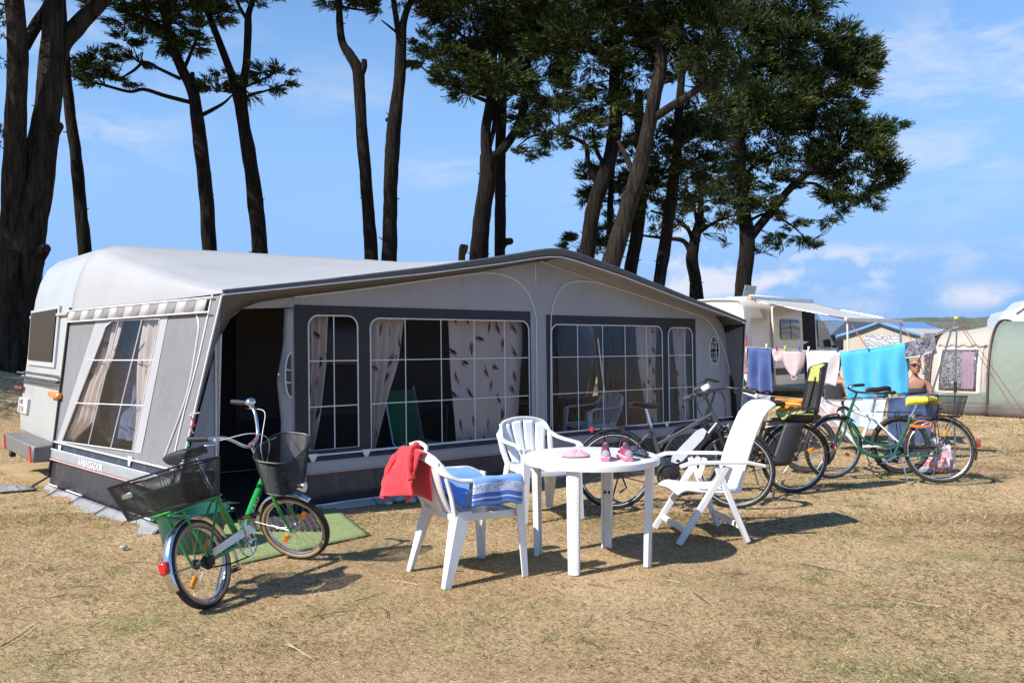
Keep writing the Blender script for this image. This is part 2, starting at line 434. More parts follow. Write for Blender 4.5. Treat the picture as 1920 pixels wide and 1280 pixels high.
# greener patches where the turf still grows
def tufts():
    out = []
    spots = [(1780, 1200, 1.1, 1500), (1640, 1240, .8, 900), (1880, 1150, .7, 800), (1560, 1130, .6, 350), (1700, 1010, .8, 420), (1850, 1000, .8, 420), (1420, 1180, .5, 300), (1240, 1090, .3, 200), (1060, 1010, .3, 200), (900, 1030, .3, 200), (160, 870, 1.0, 1100), (60, 880, 1.0, 700), (230, 960, .7, 800), (110, 960, .9, 700), (120, 1060, .8, 500), (60, 1130, .7, 450), (300, 1180, .6, 350), (30, 1250, .4, 300), (560, 1200, .5, 250), (1480, 900, .8, 500), (1600, 880, 1.0, 600), (1880, 840, 1.5, 600), (700, 1100, .5, 200), (1000, 1200, .5, 200)]
    for u, v, r, n in spots:
        c = G(u, v); nc = max(3, n // 40); cc = rng.normal(0, r * .5, (nc, 2)) * [1, 1.3]; k = rng.integers(0, nc, n)
        xy = np.array([c.x, c.y]) + cc[k] + rng.normal(0, .045, (n, 2)); s = (xy[:, 0] - A0.x) * AD.x + (xy[:, 1] - A0.y) * AD.y; t = (xy[:, 0] - A0.x) * AN.x + (xy[:, 1] - A0.y) * AN.y
        xy = xy[~((t > -.05) & (s > -.099 * t - .08))]; n2 = len(xy)
        if n2: xy = xy[~np.array([in_mat(a, b) for a, b in xy])]
        n2 = len(xy); az = rng.uniform(0, 6.283, n2); el = np.clip(rng.normal(.7, .35, n2), .1, 1.4); ln = rng.uniform(.012, .038, n2) * (1 + c.y * .03); wd = .0011 * (c.y / 5) * rng.uniform(.7, 1.3, n2)
        b0 = np.stack([xy[:, 0], xy[:, 1], zg(xy[:, 0], xy[:, 1]) + .003], -1); d = np.stack([np.cos(az) * np.cos(el), np.sin(az) * np.cos(el), np.sin(el)], -1); sd = np.stack([-np.sin(az), np.cos(az), 0 * az], -1) * wd[:, None]
        mid = b0 + d * ln[:, None] * .6; tip = b0 + d * ln[:, None]; tip[:, 2] -= ln * .08; out.append(np.stack([b0 - sd, b0 + sd, mid + sd * .8, tip, mid - sd * .8], 1))
    return np.concatenate(out)
tag(quick_mesh('green_tufts', tufts(), 5, island_mat('green_grass_blades', [(0, (.07, .12, .025)), (.4, (.14, .20, .05)), (.75, (.26, .30, .09)), (1, (.40, .38, .16))], .8, .2)), 'low green grass tufts growing in patches between the dry straw', 'grass', kind='stuff')
# fallen needles, bark bits and twigs
mb = MB()
for i in range(1100):
    y = math.sqrt(random.uniform(3.5 ** 2, 11 ** 2)); x = random.uniform(-.75, .62) * y
    if aw_local((x, y, 0)).y > -.1: continue
    if in_mat(x, y): continue
    l = random.choice([.02, .03, .03, .04, .05, .06, .09, .16, .25]) * random.uniform(.7, 1.3); a = random.uniform(0, 6.28); q = random.uniform(-.5, .5)
    z = zg1(x, y) + .012
    p = [Vector((x, y, z)), Vector((x + math.cos(a) * l * .5, y + math.sin(a) * l * .5, z + random.uniform(0, .012))), Vector((x + math.cos(a) * l * .5 + math.cos(a + q) * l * .5, y + math.sin(a) * l * .5 + math.sin(a + q) * l * .5, z))]
    r = random.uniform(.001, .003); mb.cur = 0 if random.random() < .75 else 1
    mb.tube(p, [r, r * 1.1, r * .5], 4)
tag(mb.build('twig_litter', [mat('twig_brown', (.11, .062, .036), .8, var=.4, scale=5), mat('twig_pale', (.42, .33, .22), .8, var=.3, scale=5)]), 'fallen twigs and bark flakes scattered in the dry grass', 'litter', kind='stuff')

# far hill behind the tents
hm = mat('scrub_hill', (.075, .088, .06), .95, var=.5, scale=.12, bump=1, bscale=.5, detail=9, col2=(.155, .15, .10), mix_scale=.09)
mb = MB()
def hill(a, b):
    u = 1480 + a * 900; Y = 240 + 170 * b
    top = 9.6 + 1.6 * math.sin(min(a, .6) * 2.6) + 1.1 * mnoise.noise((a * 5, 1, 2)) + .5 * mnoise.noise((a * 30, 4, 2)) + .3 * mnoise.noise((a * 90, b * 9, 2))
    return Vector(((u - 960) / F * Y, Y, top * math.sin(math.pi * min(1, b * 1.0 + .02)) ** .7 - .5))
mb.grid(hill, 220, 14)
tag(mb.build('hill', hm), kind='structure')
# ------------------------------------------------------------------ materials of canvas
def canvas(name, col, rough=.75, var=.09, wr=.45, coat=0):
    """woven, faintly wrinkled coated cloth"""
    m = mat(name, col, rough, var=var, scale=1.3, detail=6, coat=coat)
    nt = m.node_tree; N = nt.nodes; L = nt.links; b = N['Principled BSDF']
    tc = N['Texture Coordinate']
    mp = N.new('ShaderNodeMapping'); mp.inputs['Scale'].default_value = (2.2, 2.2, .7); L.new(tc.outputs['Object'], mp.inputs['Vector'])
    n1 = N.new('ShaderNodeTexNoise'); n1.inputs['Scale'].default_value = 2.5; n1.inputs['Detail'].default_value = 3; n1.inputs['Distortion'].default_value = .8; L.new(mp.outputs[0], n1.inputs['Vector'])
    n2 = N.new('ShaderNodeTexNoise'); n2.inputs['Scale'].default_value = 220; L.new(tc.outputs['Object'], n2.inputs['Vector'])
    b1 = N.new('ShaderNodeBump'); b1.inputs['Strength'].default_value = wr; b1.inputs['Distance'].default_value = .08; L.new(n1.outputs['Fac'], b1.inputs['Height'])
    b2 = N.new('ShaderNodeBump'); b2.inputs['Strength'].default_value = .25; b2.inputs['Distance'].default_value = .002; L.new(n2.outputs['Fac'], b2.inputs['Height']); L.new(b1.outputs[0], b2.inputs['Normal'])
    L.new(b2.outputs[0], b.inputs['Normal'])
    return m
ROOFC = canvas('roof_canvas', (.35, .35, .355), .7, .04, .07)
GREYC = canvas('grey_canvas', (.195, .195, .20), .85, .09, .5)
LIGHTC = canvas('light_grey_canvas', (.33, .335, .36), .78, .09, .5)
DARKC = canvas('charcoal_canvas', (.030, .031, .037), .8, .15, .4)
SKIRTC = canvas('dark_pvc_skirt', (.030, .033, .045), .42, .12, .6, .15)
FLAPC = canvas('pale_mudflap', (.30, .30, .30), .55, .15, .7)
PIPE = mat('white_piping', (.72, .71, .71), .5, var=.05)
PINK = mat('pink_piping', (.72, .36, .36), .5, var=.1)
ROLLC = canvas('dark_grey_trim', (.075, .075, .078), .5)
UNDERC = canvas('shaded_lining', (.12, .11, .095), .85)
def vinyl(name, tint, gloss=.06, wr=.5, fog=.12, refl=.3):
    """clear window foil: see-through, wrinkled, with a faint milky film"""
    m = bpy.data.materials.new(name); m.use_nodes = True; nt = m.node_tree; N = nt.nodes; L = nt.links
    N.remove(N['Principled BSDF']); out = N['Material Output']
    tr = N.new('ShaderNodeBsdfTransparent'); tr.inputs['Color'].default_value = (*tint, 1)
    gl = N.new('ShaderNodeBsdfGlossy'); gl.inputs['Roughness'].default_value = gloss; gl.inputs['Color'].default_value = (.9, .9, .9, 1)
    df = N.new('ShaderNodeBsdfDiffuse'); df.inputs['Color'].default_value = (.35, .36, .38, 1)
    fr = N.new('ShaderNodeFresnel'); fr.inputs['IOR'].default_value = 1.42
    tc = N.new('ShaderNodeTexCoord'); mp = N.new('ShaderNodeMapping'); mp.inputs['Rotation'].default_value = (0, R(38), 0); mp.inputs['Scale'].default_value = (6, 6, 1.1)
    L.new(tc.outputs['Object'], mp.inputs['Vector'])
    nz = N.new('ShaderNodeTexNoise'); nz.inputs['Scale'].default_value = 3.2; nz.inputs['Detail'].default_value = 5; nz.inputs['Distortion'].default_value = 1.2; L.new(mp.outputs[0], nz.inputs['Vector'])
    bp = N.new('ShaderNodeBump'); bp.inputs['Strength'].default_value = wr; bp.inputs['Distance'].default_value = .05; L.new(nz.outputs['Fac'], bp.inputs['Height'])
    L.new(bp.outputs[0], gl.inputs['Normal']); L.new(bp.outputs[0], fr.inputs['Normal'])
    m1 = N.new('ShaderNodeMixShader'); m1.inputs[0].default_value = fog; L.new(tr.outputs[0], m1.inputs[1]); L.new(df.outputs[0], m1.inputs[2])
    m2 = N.new('ShaderNodeMixShader'); mf = N.new('ShaderNodeMath'); mf.operation = 'MULTIPLY'; mf.inputs[1].default_value = refl; L.new(fr.outputs[0], mf.inputs[0]); L.new(mf.outputs[0], m2.inputs[0]); L.new(m1.outputs[0], m2.inputs[1]); L.new(gl.outputs[0], m2.inputs[2])
    L.new(m2.outputs[0], out.inputs['Surface']); return m
VINYL = vinyl('window_foil', (.84, .86, .90), .10, .10, .006, .06)
VINYL2 = vinyl('side_window_foil', (.88, .90, .94), .12, .10, .02, .09)
def curtain_mat():
    m = bpy.data.materials.new('feather_print_curtain'); m.use_nodes = True; nt = m.node_tree; N = nt.nodes; L = nt.links; b = N['Principled BSDF']
    b.inputs['Roughness'].default_value = .9; b.inputs['Specular IOR Level'].default_value = .1
    uv = N.new('ShaderNodeTexCoord')
    def vm(op, a, c=None, link=None):
        n = N.new('ShaderNodeVectorMath'); n.operation = op; L.new(a, n.inputs[0])
        if c is not None: n.inputs[1].default_value = c
        if link is not None: L.new(link, n.inputs[1])
        return n.outputs[0]
    sc_ = vm('MULTIPLY', uv.outputs['UV'], (4.6, 4.0, 1))
    vo = N.new('ShaderNodeTexVoronoi'); vo.inputs['Scale'].default_value = 1; vo.inputs['Randomness'].default_value = .7; vo.voronoi_dimensions = '2D'; L.new(sc_, vo.inputs['Vector'])
    loc = vm('SUBTRACT', sc_, link=vo.outputs['Position'])
    sep = N.new('ShaderNodeSeparateColor'); L.new(vo.outputs['Color'], sep.inputs[0])
    an = N.new('ShaderNodeMath'); an.operation = 'MULTIPLY_ADD'; an.inputs[1].default_value = 1.9; an.inputs[2].default_value = .2; L.new(sep.outputs[0], an.inputs[0])
    def motif(off, sx, sy, jag, thr, seed):
        ro = N.new('ShaderNodeVectorRotate'); ro.rotation_type = 'Z_AXIS'; L.new(loc, ro.inputs['Vector']); L.new(an.outputs[0], ro.inputs['Angle'])
        q = vm('ADD', ro.outputs[0], (off[0], off[1], 0))
        nz = N.new('ShaderNodeTexNoise'); nz.inputs['Scale'].default_value = 1; nz.inputs['Detail'].default_value = 2
        st = vm('MULTIPLY', q, (2.5, 26, 1)); st = vm('ADD', st, (seed, seed, 0)); ad = vm('ADD', st, link=vm('MULTIPLY', vo.outputs['Position'], (7, 3, 0))); L.new(ad, nz.inputs['Vector'])
        ln = N.new('ShaderNodeVectorMath'); ln.operation = 'LENGTH'; L.new(vm('MULTIPLY', q, (1 / sx, 1 / sy, 0)), ln.inputs[0])
        s1 = N.new('ShaderNodeMath'); s1.operation = 'MULTIPLY_ADD'; s1.inputs[1].default_value = jag; L.new(nz.outputs['Fac'], s1.inputs[0]); L.new(ln.outputs['Value'], s1.inputs[2])
        s2 = N.new('ShaderNodeMath'); s2.operation = 'LESS_THAN'; s2.inputs[1].default_value = thr; L.new(s1.outputs[0], s2.inputs[0]); return s2.outputs[0]
    dark = motif((0, 0), .40, .11, 2.8, 2.0, 0.0); red = motif((.07, .10), .28, .10, 2.3, 1.75, 4.2)
    def mixc(f, a, c):
        x = N.new('ShaderNodeMix'); x.data_type = 'RGBA'; L.new(f, x.inputs[0])
        if isinstance(a, tuple): x.inputs[6].default_value = (*a, 1)
        else: L.new(a, x.inputs[6])
        x.inputs[7].default_value = (*c, 1); return x.outputs[2]
    cc = mixc(red, (.72, .60, .51), (.50, .17, .2)); cc = mixc(dark, cc, (.035, .04, .06))
    L.new(cc, b.inputs['Base Color'])
    t = N.new('ShaderNodeBsdfTranslucent'); L.new(cc, t.inputs['Color']); ms = N.new('ShaderNodeMixShader'); ms.inputs[0].default_value = .3
    L.new(b.outputs[0], ms.inputs[1]); L.new(t.outputs[0], ms.inputs[2]); L.new(ms.outputs[0], N['Material Output'].inputs['Surface'])
    return m
CURT = curtain_mat()

# ------------------------------------------------------------------ the awning tent
aw = thing('awning_tent', 'long grey caravan awning with peaked roof, feather-print curtains and an open doorway', 'awning', A0, (0, 0, AYAW))
WT0, WK = .03, .02                       # front wall plane: t = WT0 + WK z
def wf(s, z, off=0.0): return Vector((s, WT0 + WK * z + off, z))
def Wp(u, v): q = aw_hit(u, v, WT0, 0, 1, -WK); return (q.x, q.z)
OV = -.30                                 # roof edge stands in front of the wall
edge = [(.325, 1.88), (1.2, 2.0), (2.3, 2.165), (3.2, 2.32), (3.75, 2.425), (3.95, 2.44), (4.15, 2.42), (4.9, 2.28), (6.0, 2.03), (6.8, 1.86), (7.28, 1.75)]
def edge_z(s):
    for i in range(len(edge) - 1):
        if s <= edge[i + 1][0]:
            f = (s - edge[i][0]) / (edge[i + 1][0] - edge[i][0]); return edge[i][1] + (edge[i + 1][1] - edge[i][1]) * f
    return edge[-1][1]
# roof: drapes from the caravan's roof rail to the front edge
prof = [(-.085, 1.79), (-.06, 1.95), (-.02, 2.15), (.05, 2.34), (.17, 2.46), (.34, 2.515)] + [(.34 + (6.96 - .34) * i / 12, 2.515 + .03 * math.sin(math.pi * i / 12)) for i in range(1, 12)] + [(6.96, 2.5), (7.1, 2.44), (7.2, 2.32), (7.28, 2.1), (7.34, 1.79)]
fe = [(.36, 1.88)] * 5 + [(.36 + (7.28 - .36) * i / 13, edge_z(.36 + (7.28 - .36) * i / 13)) for i in range(13)] + [(7.28, 1.75)] * 4
assert len(fe) == len(prof) or True
n_ = len(prof); fe = [(.325, 1.88)] * 4; 
cnt = n_ - 8
fe += [(.325 + 6.955 * i / (cnt - 1), edge_z(.325 + 6.955 * i / (cnt - 1))) for i in range(cnt)] + [(7.28, 1.75)] * 4
mb = MB()
def roof(a, b):
    x = a * (n_ - 1); i = min(int(x), n_ - 2); f = x - i
    p = Vector((prof[i][0] + (prof[i + 1][0] - prof[i][0]) * f, 2.78, prof[i][1] + (prof[i + 1][1] - prof[i][1]) * f))
    q = Vector((fe[i][0] + (fe[i + 1][0] - fe[i][0]) * f, OV, fe[i][1] + (fe[i + 1][1] - fe[i][1]) * f))
    r = p.lerp(q, b); sag = math.sin(math.pi * b) * math.sin(math.pi * a) * .05
    r.z -= sag; return r
mb.grid(roof, (n_ - 1) * 3, 14)
roof_o = mb.build('roof', ROOFC, aw, solid=.006, angle=60)
# dark rolled trim and white piping along the front edge
ss = [.325 + 6.955 * i / 40 for i in range(41)]
mb = MB(); mb.tube([(s, OV - .006, edge_z(s) + .012) for s in ss], [.018 + .024 * max(0, 1 - abs(s - 4.2) / 3.6) for s in ss], 8, flat=(.6, 1.0))
mb.build('edge_trim', ROLLC, aw)
mb = MB(); mb.tube([(s, OV - .012, edge_z(s) - .045 * max(.25, 1 - abs(s - 4.2) / 4)) for s in ss], .007, 6); mb.build('edge_piping', PIPE, aw)
# front wall outline (top and sides), from the doorway's corner round to the right end
out_px = [(411, 633), (431, 598), (455, 578), (483, 567), (552, 556), (700, 537), (887, 511), (1000, 492), (1045, 487), (1100, 497), (1200, 530), (1300, 566), (1335, 584), (1355, 610), (1366, 650), (1372, 700)]
top = [Wp(*p) for p in out_px]
outer = [(.03, .05)] + [top[0]] + top[1:] + [(7.44, .62), (7.5, .05)]
def rrect(x0, z0, x1, z1, r=.10, only_top=True, n=6):
    p = [(x0, z0), (x1, z0)]
    for cx, cz, a0 in ((x1 - r, z1 - r, 0), (x0 + r, z1 - r, 90)):
        p += [(cx + r * math.cos(R(a0 + 90 * i / n)), cz + r * math.sin(R(a0 + 90 * i / n))) for i in range(n + 1)]
    return p
ZB, ZT = .505, 1.72
wins = [(1.235, 1.73, 1.735), (1.865, 3.83, 1.72), (4.16, 6.03, 1.69), (6.15, 6.625, 1.675)]
zb = [.53, .49, .49, .49]
DOOR = [(.40, .05), (.40, 1.56), (.43, 1.66), (.50, 1.735), (.62, 1.775), (1.10, 1.80), (1.10, .05)]
mb = MB()
# left stub and panel over the door, canvas round the windows
holes = [rrect(a, zz, b, c) for (a, b, c), zz in zip(wins, zb)]
oval = [(7.09 + .105 * math.cos(i * math.pi / 12), 1.385 + .185 * math.sin(i * math.pi / 12)) for i in range(24)]
body_outer = [(.40, .05), (.03, .05), top[0]] + top[1:] + [(7.44, .62), (7.5, .05), (1.10, .05), (1.10, 1.80), (.62, 1.775), (.50, 1.735), (.43, 1.66), (.40, 1.56)]
mb.sheet(body_outer, holes + [oval], lambda a, b: wf(a, b))
wall = mb.build('front_wall', LIGHTC, aw, solid=.004, smooth=False)
# charcoal surrounds, set just proud of the wall
def surround(x0, x1, ztop, wl):
    m_ = MB(); m_.sheet([(x0, .45), (x1, .45), (x1, ztop), (x0, ztop)], [rrect(a, zz, b, c) for a, b, c, zz in wl], lambda a, b: wf(a, b, -.005))
    m_.build('window_surround', DARKC, aw, solid=.003, smooth=False)
W_ = [(a, b, c, zz) for (a, b, c), zz in zip(wins, zb)]
surround(1.105, 3.86, 1.825, W_[:2]); surround(4.09, 6.70, 1.795, W_[2:])
# dark skirt, light stripe with pink edges, hem, mud flap
def strip(name, z0, z1, m, off, s0=1.105, s1=7.46, n=60, wav=0.0):
    m_ = MB()
    def fn(a, b):
        s = s0 + (s1 - s0) * a; z = z0 + (z1 - z0) * b
        return wf(s, z, off - wav * (1 - b) * (.5 + .5 * math.sin(s * 5 + 2 * math.sin(s * 2.3))))
    m_.grid(fn, n, 4); return m_.build(name, m, aw, solid=.003)
sk = strip('skirt', .045, .485, SKIRTC, -.012, wav=.03)
strip('skirt_stripe', .325, .43, LIGHTC, -.045); 
for z in (.325, .43):
    m_ = MB(); m_.tube([wf(1.105 + 6.35 * i / 30, z, -.049) for i in range(31)], .0035, 5); m_.build('stripe_piping', PINK, aw)
m_ = MB(); m_.tube([wf(1.105 + 6.35 * i / 30, .485, -.018) for i in range(31)], .009, 6); m_.build('window_rail', PIPE, aw)
m_ = MB(); m_.tube([wf(1.105 + 6.35 * i / 60, .045, -.045 - .01 * math.sin(i * .9)) for i in range(61)], .008, 6); m_.build('hem', PIPE, aw)
strip('mudflap', -.01, .045, FLAPC, -.045, wav=.07)
# left stub lower half
m_ = MB(); m_.grid(lambda a, b: wf(.03 + (.40 - .03) * a + .05 * b * (1 - a), .05 + .40 * b, -.008), 6, 4); m_.build('skirt', SKIRTC, aw, solid=.003)
m_ = MB(); m_.tube([wf(.40, .05, -.01), wf(.40, 1.5, -.01)], .008, 6); m_.tube([wf(.09, .45, -.012), wf(.40, .45, -.012)], .008, 6); m_.build('door_piping', PIPE, aw)
# plastic eyelet tabs under the rail
for s in (1.26, 1.80, 3.9, 4.12, 6.08, 6.68):
    m_ = MB(); m_.prism([(s - .05, .50), (s + .05, .50), (s + .012, .425), (s - .012, .425)], -.03, -.022, lambda a, b, d: wf(a, b, d)); m_.build('eyelet_tab', PIPE, aw)
# windows: foil panes, glazing bars, edge piping
bars = [([1.475], 2), ([2.33, 2.86, 3.23 + .02, 3.57][:4], 2), ([4.66, 5.155, 5.60], 2), ([6.395], 2)]
bars = [([Wp(u_, 700)[0] for u_ in us], 2) for us in ((626,), (760, 827, 889, 946), (1083, 1130, 1172, 1212), (1283,))]
for (a, b, c), zz, (vb, nh) in zip(wins, zb, bars):
    fr = MB(); pts = [wf(x, z, -.01) for x, z in rrect(a, zz, b, c)]; fr.tube(pts, .007, 6, closed=True)
    fo = fr.build('window_frame', PIPE, aw)
    g = MB(); g.sheet(rrect(a, zz, b, c), [], lambda x, z: wf(x, z, -.001)); g.build('pane', VINYL, fo, smooth=False)
    br = MB()
    for x in vb: br.tube([wf(x, zz, -.006), wf(x, c, -.006)], .0055, 5)
    for k in (1, 2):
        z = [.915, 1.325][k - 1]; br.tube([wf(a, z, -.006), wf(b, z, -.006)], .0055, 5)
    br.build('glazing_bars', PIPE, fo)
# oval vent window with the maker's outline bars
fr = MB(); fr.tube([wf(x, z, -.008) for x, z in oval], .008, 6, closed=True); fo = fr.build('oval_window', PIPE, aw)
g = MB(); g.sheet(oval, [], lambda x, z: wf(x, z, 0)); g.build('pane', VINYL, fo, smooth=False)
br = MB()
for dz in (-.11, -.03, .03, .105):
    hw = .105 * math.sqrt(1 - (dz / .185) ** 2); br.tube([wf(7.09 - hw, 1.385 + dz, -.006), wf(7.09 + hw, 1.385 + dz, -.006)], .0035, 4)
for dx, z0, z1 in ((-.045, 1.42, 1.54), (.0, 1.415, 1.565), (.045, 1.415, 1.545), (0, 1.21, 1.355), (-.05, 1.24, 1.355), (.05, 1.24, 1.355)): br.tube([wf(7.09 + dx, z0, -.006), wf(7.09 + dx, z1, -.006)], .003, 4)
br.ring(wf(7.035, 1.425, -.008), (0, 1, 0), .03, .004, 16, 5); br.build('glazing_bars', PIPE, fo)
# piping arches above the windows and the centre pillar seams
m_ = MB()
for px in ([(552, 557), (700, 539), (880, 514), (930, 513), (965, 525), (990, 552), (1003, 590), (1005, 640), (1006, 800)],
           [(1032, 800), (1032, 640), (1033, 590), (1040, 560), (1055, 536), (1085, 527), (1130, 533), (1200, 555), (1290, 585), (1325, 600), (1350, 640), (1366, 690), (1374, 770)]):
    q = smooth_path([Wp(*p) for p in px], 50); m_.tube([wf(x, z, -.008) for x, z in q], .0065, 5)
m_.build('seam_piping', PIPE, aw)
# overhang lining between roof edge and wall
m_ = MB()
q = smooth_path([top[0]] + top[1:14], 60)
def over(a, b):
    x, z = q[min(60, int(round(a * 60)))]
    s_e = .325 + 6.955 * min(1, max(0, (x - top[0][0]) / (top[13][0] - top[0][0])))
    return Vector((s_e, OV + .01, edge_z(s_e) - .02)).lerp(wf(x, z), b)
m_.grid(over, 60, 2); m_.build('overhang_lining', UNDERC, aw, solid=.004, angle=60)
SC1, SC2 = -.099, .15
# side fins: cloth from the roof's front corners down to the ground
for side in (0, 1):
    f0 = [(SC1 * t_ + SC2 * z_ * (1 - .3 * t_ / 2.78), t_, z_) for t_, z_ in ((OV, 1.87), (-.28, 1.75), (-.18, 1.15), (-.08, .55), (0, .02))] if side == 0 else [(7.28, OV, 1.74), (7.33, -.26, 1.6), (7.43, -.16, 1.0), (7.5, -.07, .5), (7.56, 0, 0)]
    wl = [top[0], (.40, 1.45), (.27, 1.0), (.14, .5), (.03, .02)] if side == 0 else [top[13], top[14], (7.42, 1.0), (7.47, .5), (7.52, .02)]
    fa = smooth_path(f0, 20); fb = smooth_path(wl, 20)
    m_ = MB(); m_.grid(lambda a, b: Vector(fa[int(round(a * 20))]).lerp(wf(*fb[int(round(a * 20))]), b), 20, 3)
    m_.build('side_fin', GREYC if side == 0 else canvas('fin_shade_canvas', (.018, .018, .019), .9), aw, solid=.004)  # right fin near-black: shade on its inner face is put into the colour
    m_ = MB(); m_.tube([Vector(p) + Vector((0, -.004, 0)) for p in fa], .008, 6); m_.build('fin_piping', PIPE, aw)
# side walls
SC1, SC2 = -.099, .15
def sf(t, z, off=0.0): return Vector((SC1 * t + SC2 * z * (1 - .3 * t / 2.78) - off, t, z))
def Sp(u, v):
    q = aw_hit(u, v, 0, 1, -SC1, -SC2)
    for _ in range(4): q = aw_hit(u, v, 0, 1, -SC1, -SC2 * (1 - .3 * q.y / 2.78))
    return (q.y, q.z)
so_ = [(0, .03), (2.78, .03), (2.78, 1.80), (2.0, 1.815), (1.0, 1.84), (-.30, 1.865), (-.28, 1.75), (-.18, 1.15), (-.08, .55), (0, .03)][1:] and [(0, .03), (2.78, .03), (2.78, 1.80), (2.0, 1.815), (1.0, 1.84), (-.30, 1.865), (-.28, 1.75), (-.18, 1.15), (-.08, .55)]
wpx = [Sp(118, 827), Sp(252, 846)]; wtx = [Sp(302, 598), Sp(213, 601), Sp(200, 612), Sp(193, 632)]
wh = wpx + wtx
m_ = MB(); m_.sheet(so_, [wh], lambda a, b: sf(a, b)); side = m_.build('side_wall', GREYC, aw, solid=.004, smooth=False)
fm = [Sp(108, 828), Sp(266, 850), Sp(318, 586), Sp(183, 596)]
m_ = MB(); m_.sheet(fm, [[(a + (b2 - a) * 0, z) for (a, z), b2 in zip(wh, [p[0] for p in wh])]], lambda a, b: sf(a, b, .006)); m_.build('window_surround', mat('pale_trim', (.36, .36, .375), .6, var=.04), aw, solid=.003, smooth=False)
m_ = MB(); m_.tube([sf(a, b, .010) for a, b in wh], .007, 6, closed=True); fo = m_.build('window_frame', PIPE, aw)
m_ = MB(); m_.sheet(wh, [], lambda a, b: sf(a, b, .001)); m_.build('pane', VINYL2, fo, smooth=False)
m_ = MB()
for a, b in (((224, 600), (167, 833)), ((268, 598), (209, 840)), ((164, 675), (293, 675)), ((143, 755), (272, 760))):
    p, q_ = Sp(*a), Sp(*b); m_.tube([sf(*p, .006), sf(*q_, .006)], .0055, 5)
m_.build('glazing_bars', PIPE, fo)
def sstrip(name, z0, z1, m, off, n=24, wav=0.0, t0=0.0, t1=2.78):
    k = MB(); k.grid(lambda a, b: sf(t0 + (t1 - t0) * a, z0 + (z1 - z0) * b, off + wav * (1 - b) * (.5 + .5 * math.sin(a * 17 + 2 * math.sin(a * 7)))), n, 4); return k.build(name, m, aw, solid=.003)
sk = sstrip('skirt', .03, .475, SKIRTC, .010, wav=.03); sk['label'] = 'dark skirt with light lettered stripe'
sstrip('skirt_stripe', .30, .405, mat('pale_stripe', (.30, .31, .325), .5, var=.05), .036)
for z, q_ in ((.30, PINK), (.405, PIPE)):
    m_ = MB(); m_.tube([sf(2.78 * i / 20, z, .040) for i in range(21)], .006, 5); m_.build('stripe_piping', q_, aw)
for z, r_ in ((.475, .009), (.045, .008)):
    m_ = MB(); m_.tube([sf(2.78 * i / 20, z, .022) for i in range(21)], r_, 6); m_.build('hem', PIPE, aw)
sstrip('mudflap', -.02, .04, FLAPC, .045, wav=.14, n=40)
text_mesh('lettering', 'AMBASSADOR', .095, mat('white_print', (.82, .82, .82), .5, var=.03), aw, lambda a, b: sf(1.98 - a, .318 + b, .046), width=.98)
# striped valance under the roof's left edge
STR = mat('valance_pale', (.40, .375, .365), .7, var=.06); STD = mat('valance_grey', (.20, .195, .195), .7, var=.06)
m_ = MB()
for i in range(17):
    m_.cur = i % 2; t0, t1 = 2.78 - 2.9 * i / 17, 2.78 - 2.9 * (i + 1) / 17
    m_.grid(lambda a, b: sf(t0 + (t1 - t0) * a, 1.70 + .035 * (2.78 - (t0 + (t1 - t0) * a)) / 2.78 + .115 * b, .02 + .015 * (1 - b)), 2, 2)
m_.build('striped_valance', [STR, STD], aw, solid=.003)
m_ = MB()
for dz in (.0, .118): m_.tube([sf(2.78 - 3.0 * i / 12, 1.70 + dz + .035 * i / 12, .037 - dz * .1) for i in range(13)], .007, 5)
m_.tube([sf(*Sp(u, v), .008) for u, v in smooth_path([(352, 572), (366, 582), (374, 604), (371, 640), (352, 740), (311, 855)], 24)], .0075, 5)
m_.tube([sf(*Sp(u, v), .008) for u, v in smooth_path([(400, 552), (392, 590), (372, 680), (345, 780), (318, 900), (306, 950)], 24)], .0075, 5)
m_.build('seam_piping', PIPE, aw)
for u, v in ((118, 834), (250, 855)):
    a, b = Sp(u, v); m_ = MB(); m_.prism([(a + .04, b), (a - .04, b), (a - .02, b - .08), (a + .01, b - .08)], .022, .03, lambda x, z, d: sf(x, z, d)); m_.build('eyelet_tab', PIPE, aw)
# right side wall (seen only from the side)
m_ = MB(); m_.sheet([(0, .03), (2.78, .03), (2.78, 1.8), (-.26, 1.76), (-.1, .6)], [], lambda t, z: Vector((7.56 + .06 * t - .14 * z * (1 - .4 * t / 2.78), t, z))); m_.build('side_wall', GREYC, aw, solid=.004, smooth=False)
# rolled-back door flap with half-moon window, beside the doorway
m_ = MB()
def flap(a, b):
    z = .10 + 1.69 * b; wdt = .085 + .05 * (1 - b) + .05 * max(0, 1 - abs(b - .62) * 5)
    s = 1.075 - wdt * math.sin(a * math.pi) ** .8 * (1 if a < .5 else 1) + (.05 * a); return Vector((s, WT0 + .02 - .10 * math.cos(a * math.pi) * .5 + .02, z))
m_.grid(flap, 12, 24); df_ = m_.build('door_flap', LIGHTC, aw, solid=.004)
m_ = MB(); cen = Vector((1.0, -.035, 1.17))
m_.prism([(.075 * math.cos(R(a)) * -1, .19 * math.sin(R(a))) for a in range(-100, 101, 12)], 0, .004, lambda a, b, d: Vector((1.025 + a * .7, -.035 - d + .0, 1.21 + b)))
m_.build('vent_window', mat('dark_mesh', (.03, .03, .035), .5), df_)
m_ = MB(); m_.tube([Vector((1.025 - .075 * math.cos(R(a)) * .7, -.042, 1.21 + .19 * math.sin(R(a)))) for a in range(-100, 101, 10)], .006, 5)
for k in (-.07, .04): m_.tube([Vector((1.025, -.042, 1.21 + k)), Vector((.98, -.042, 1.22 + k))], .005, 4)
m_.build('vent_piping', PIPE, df_)
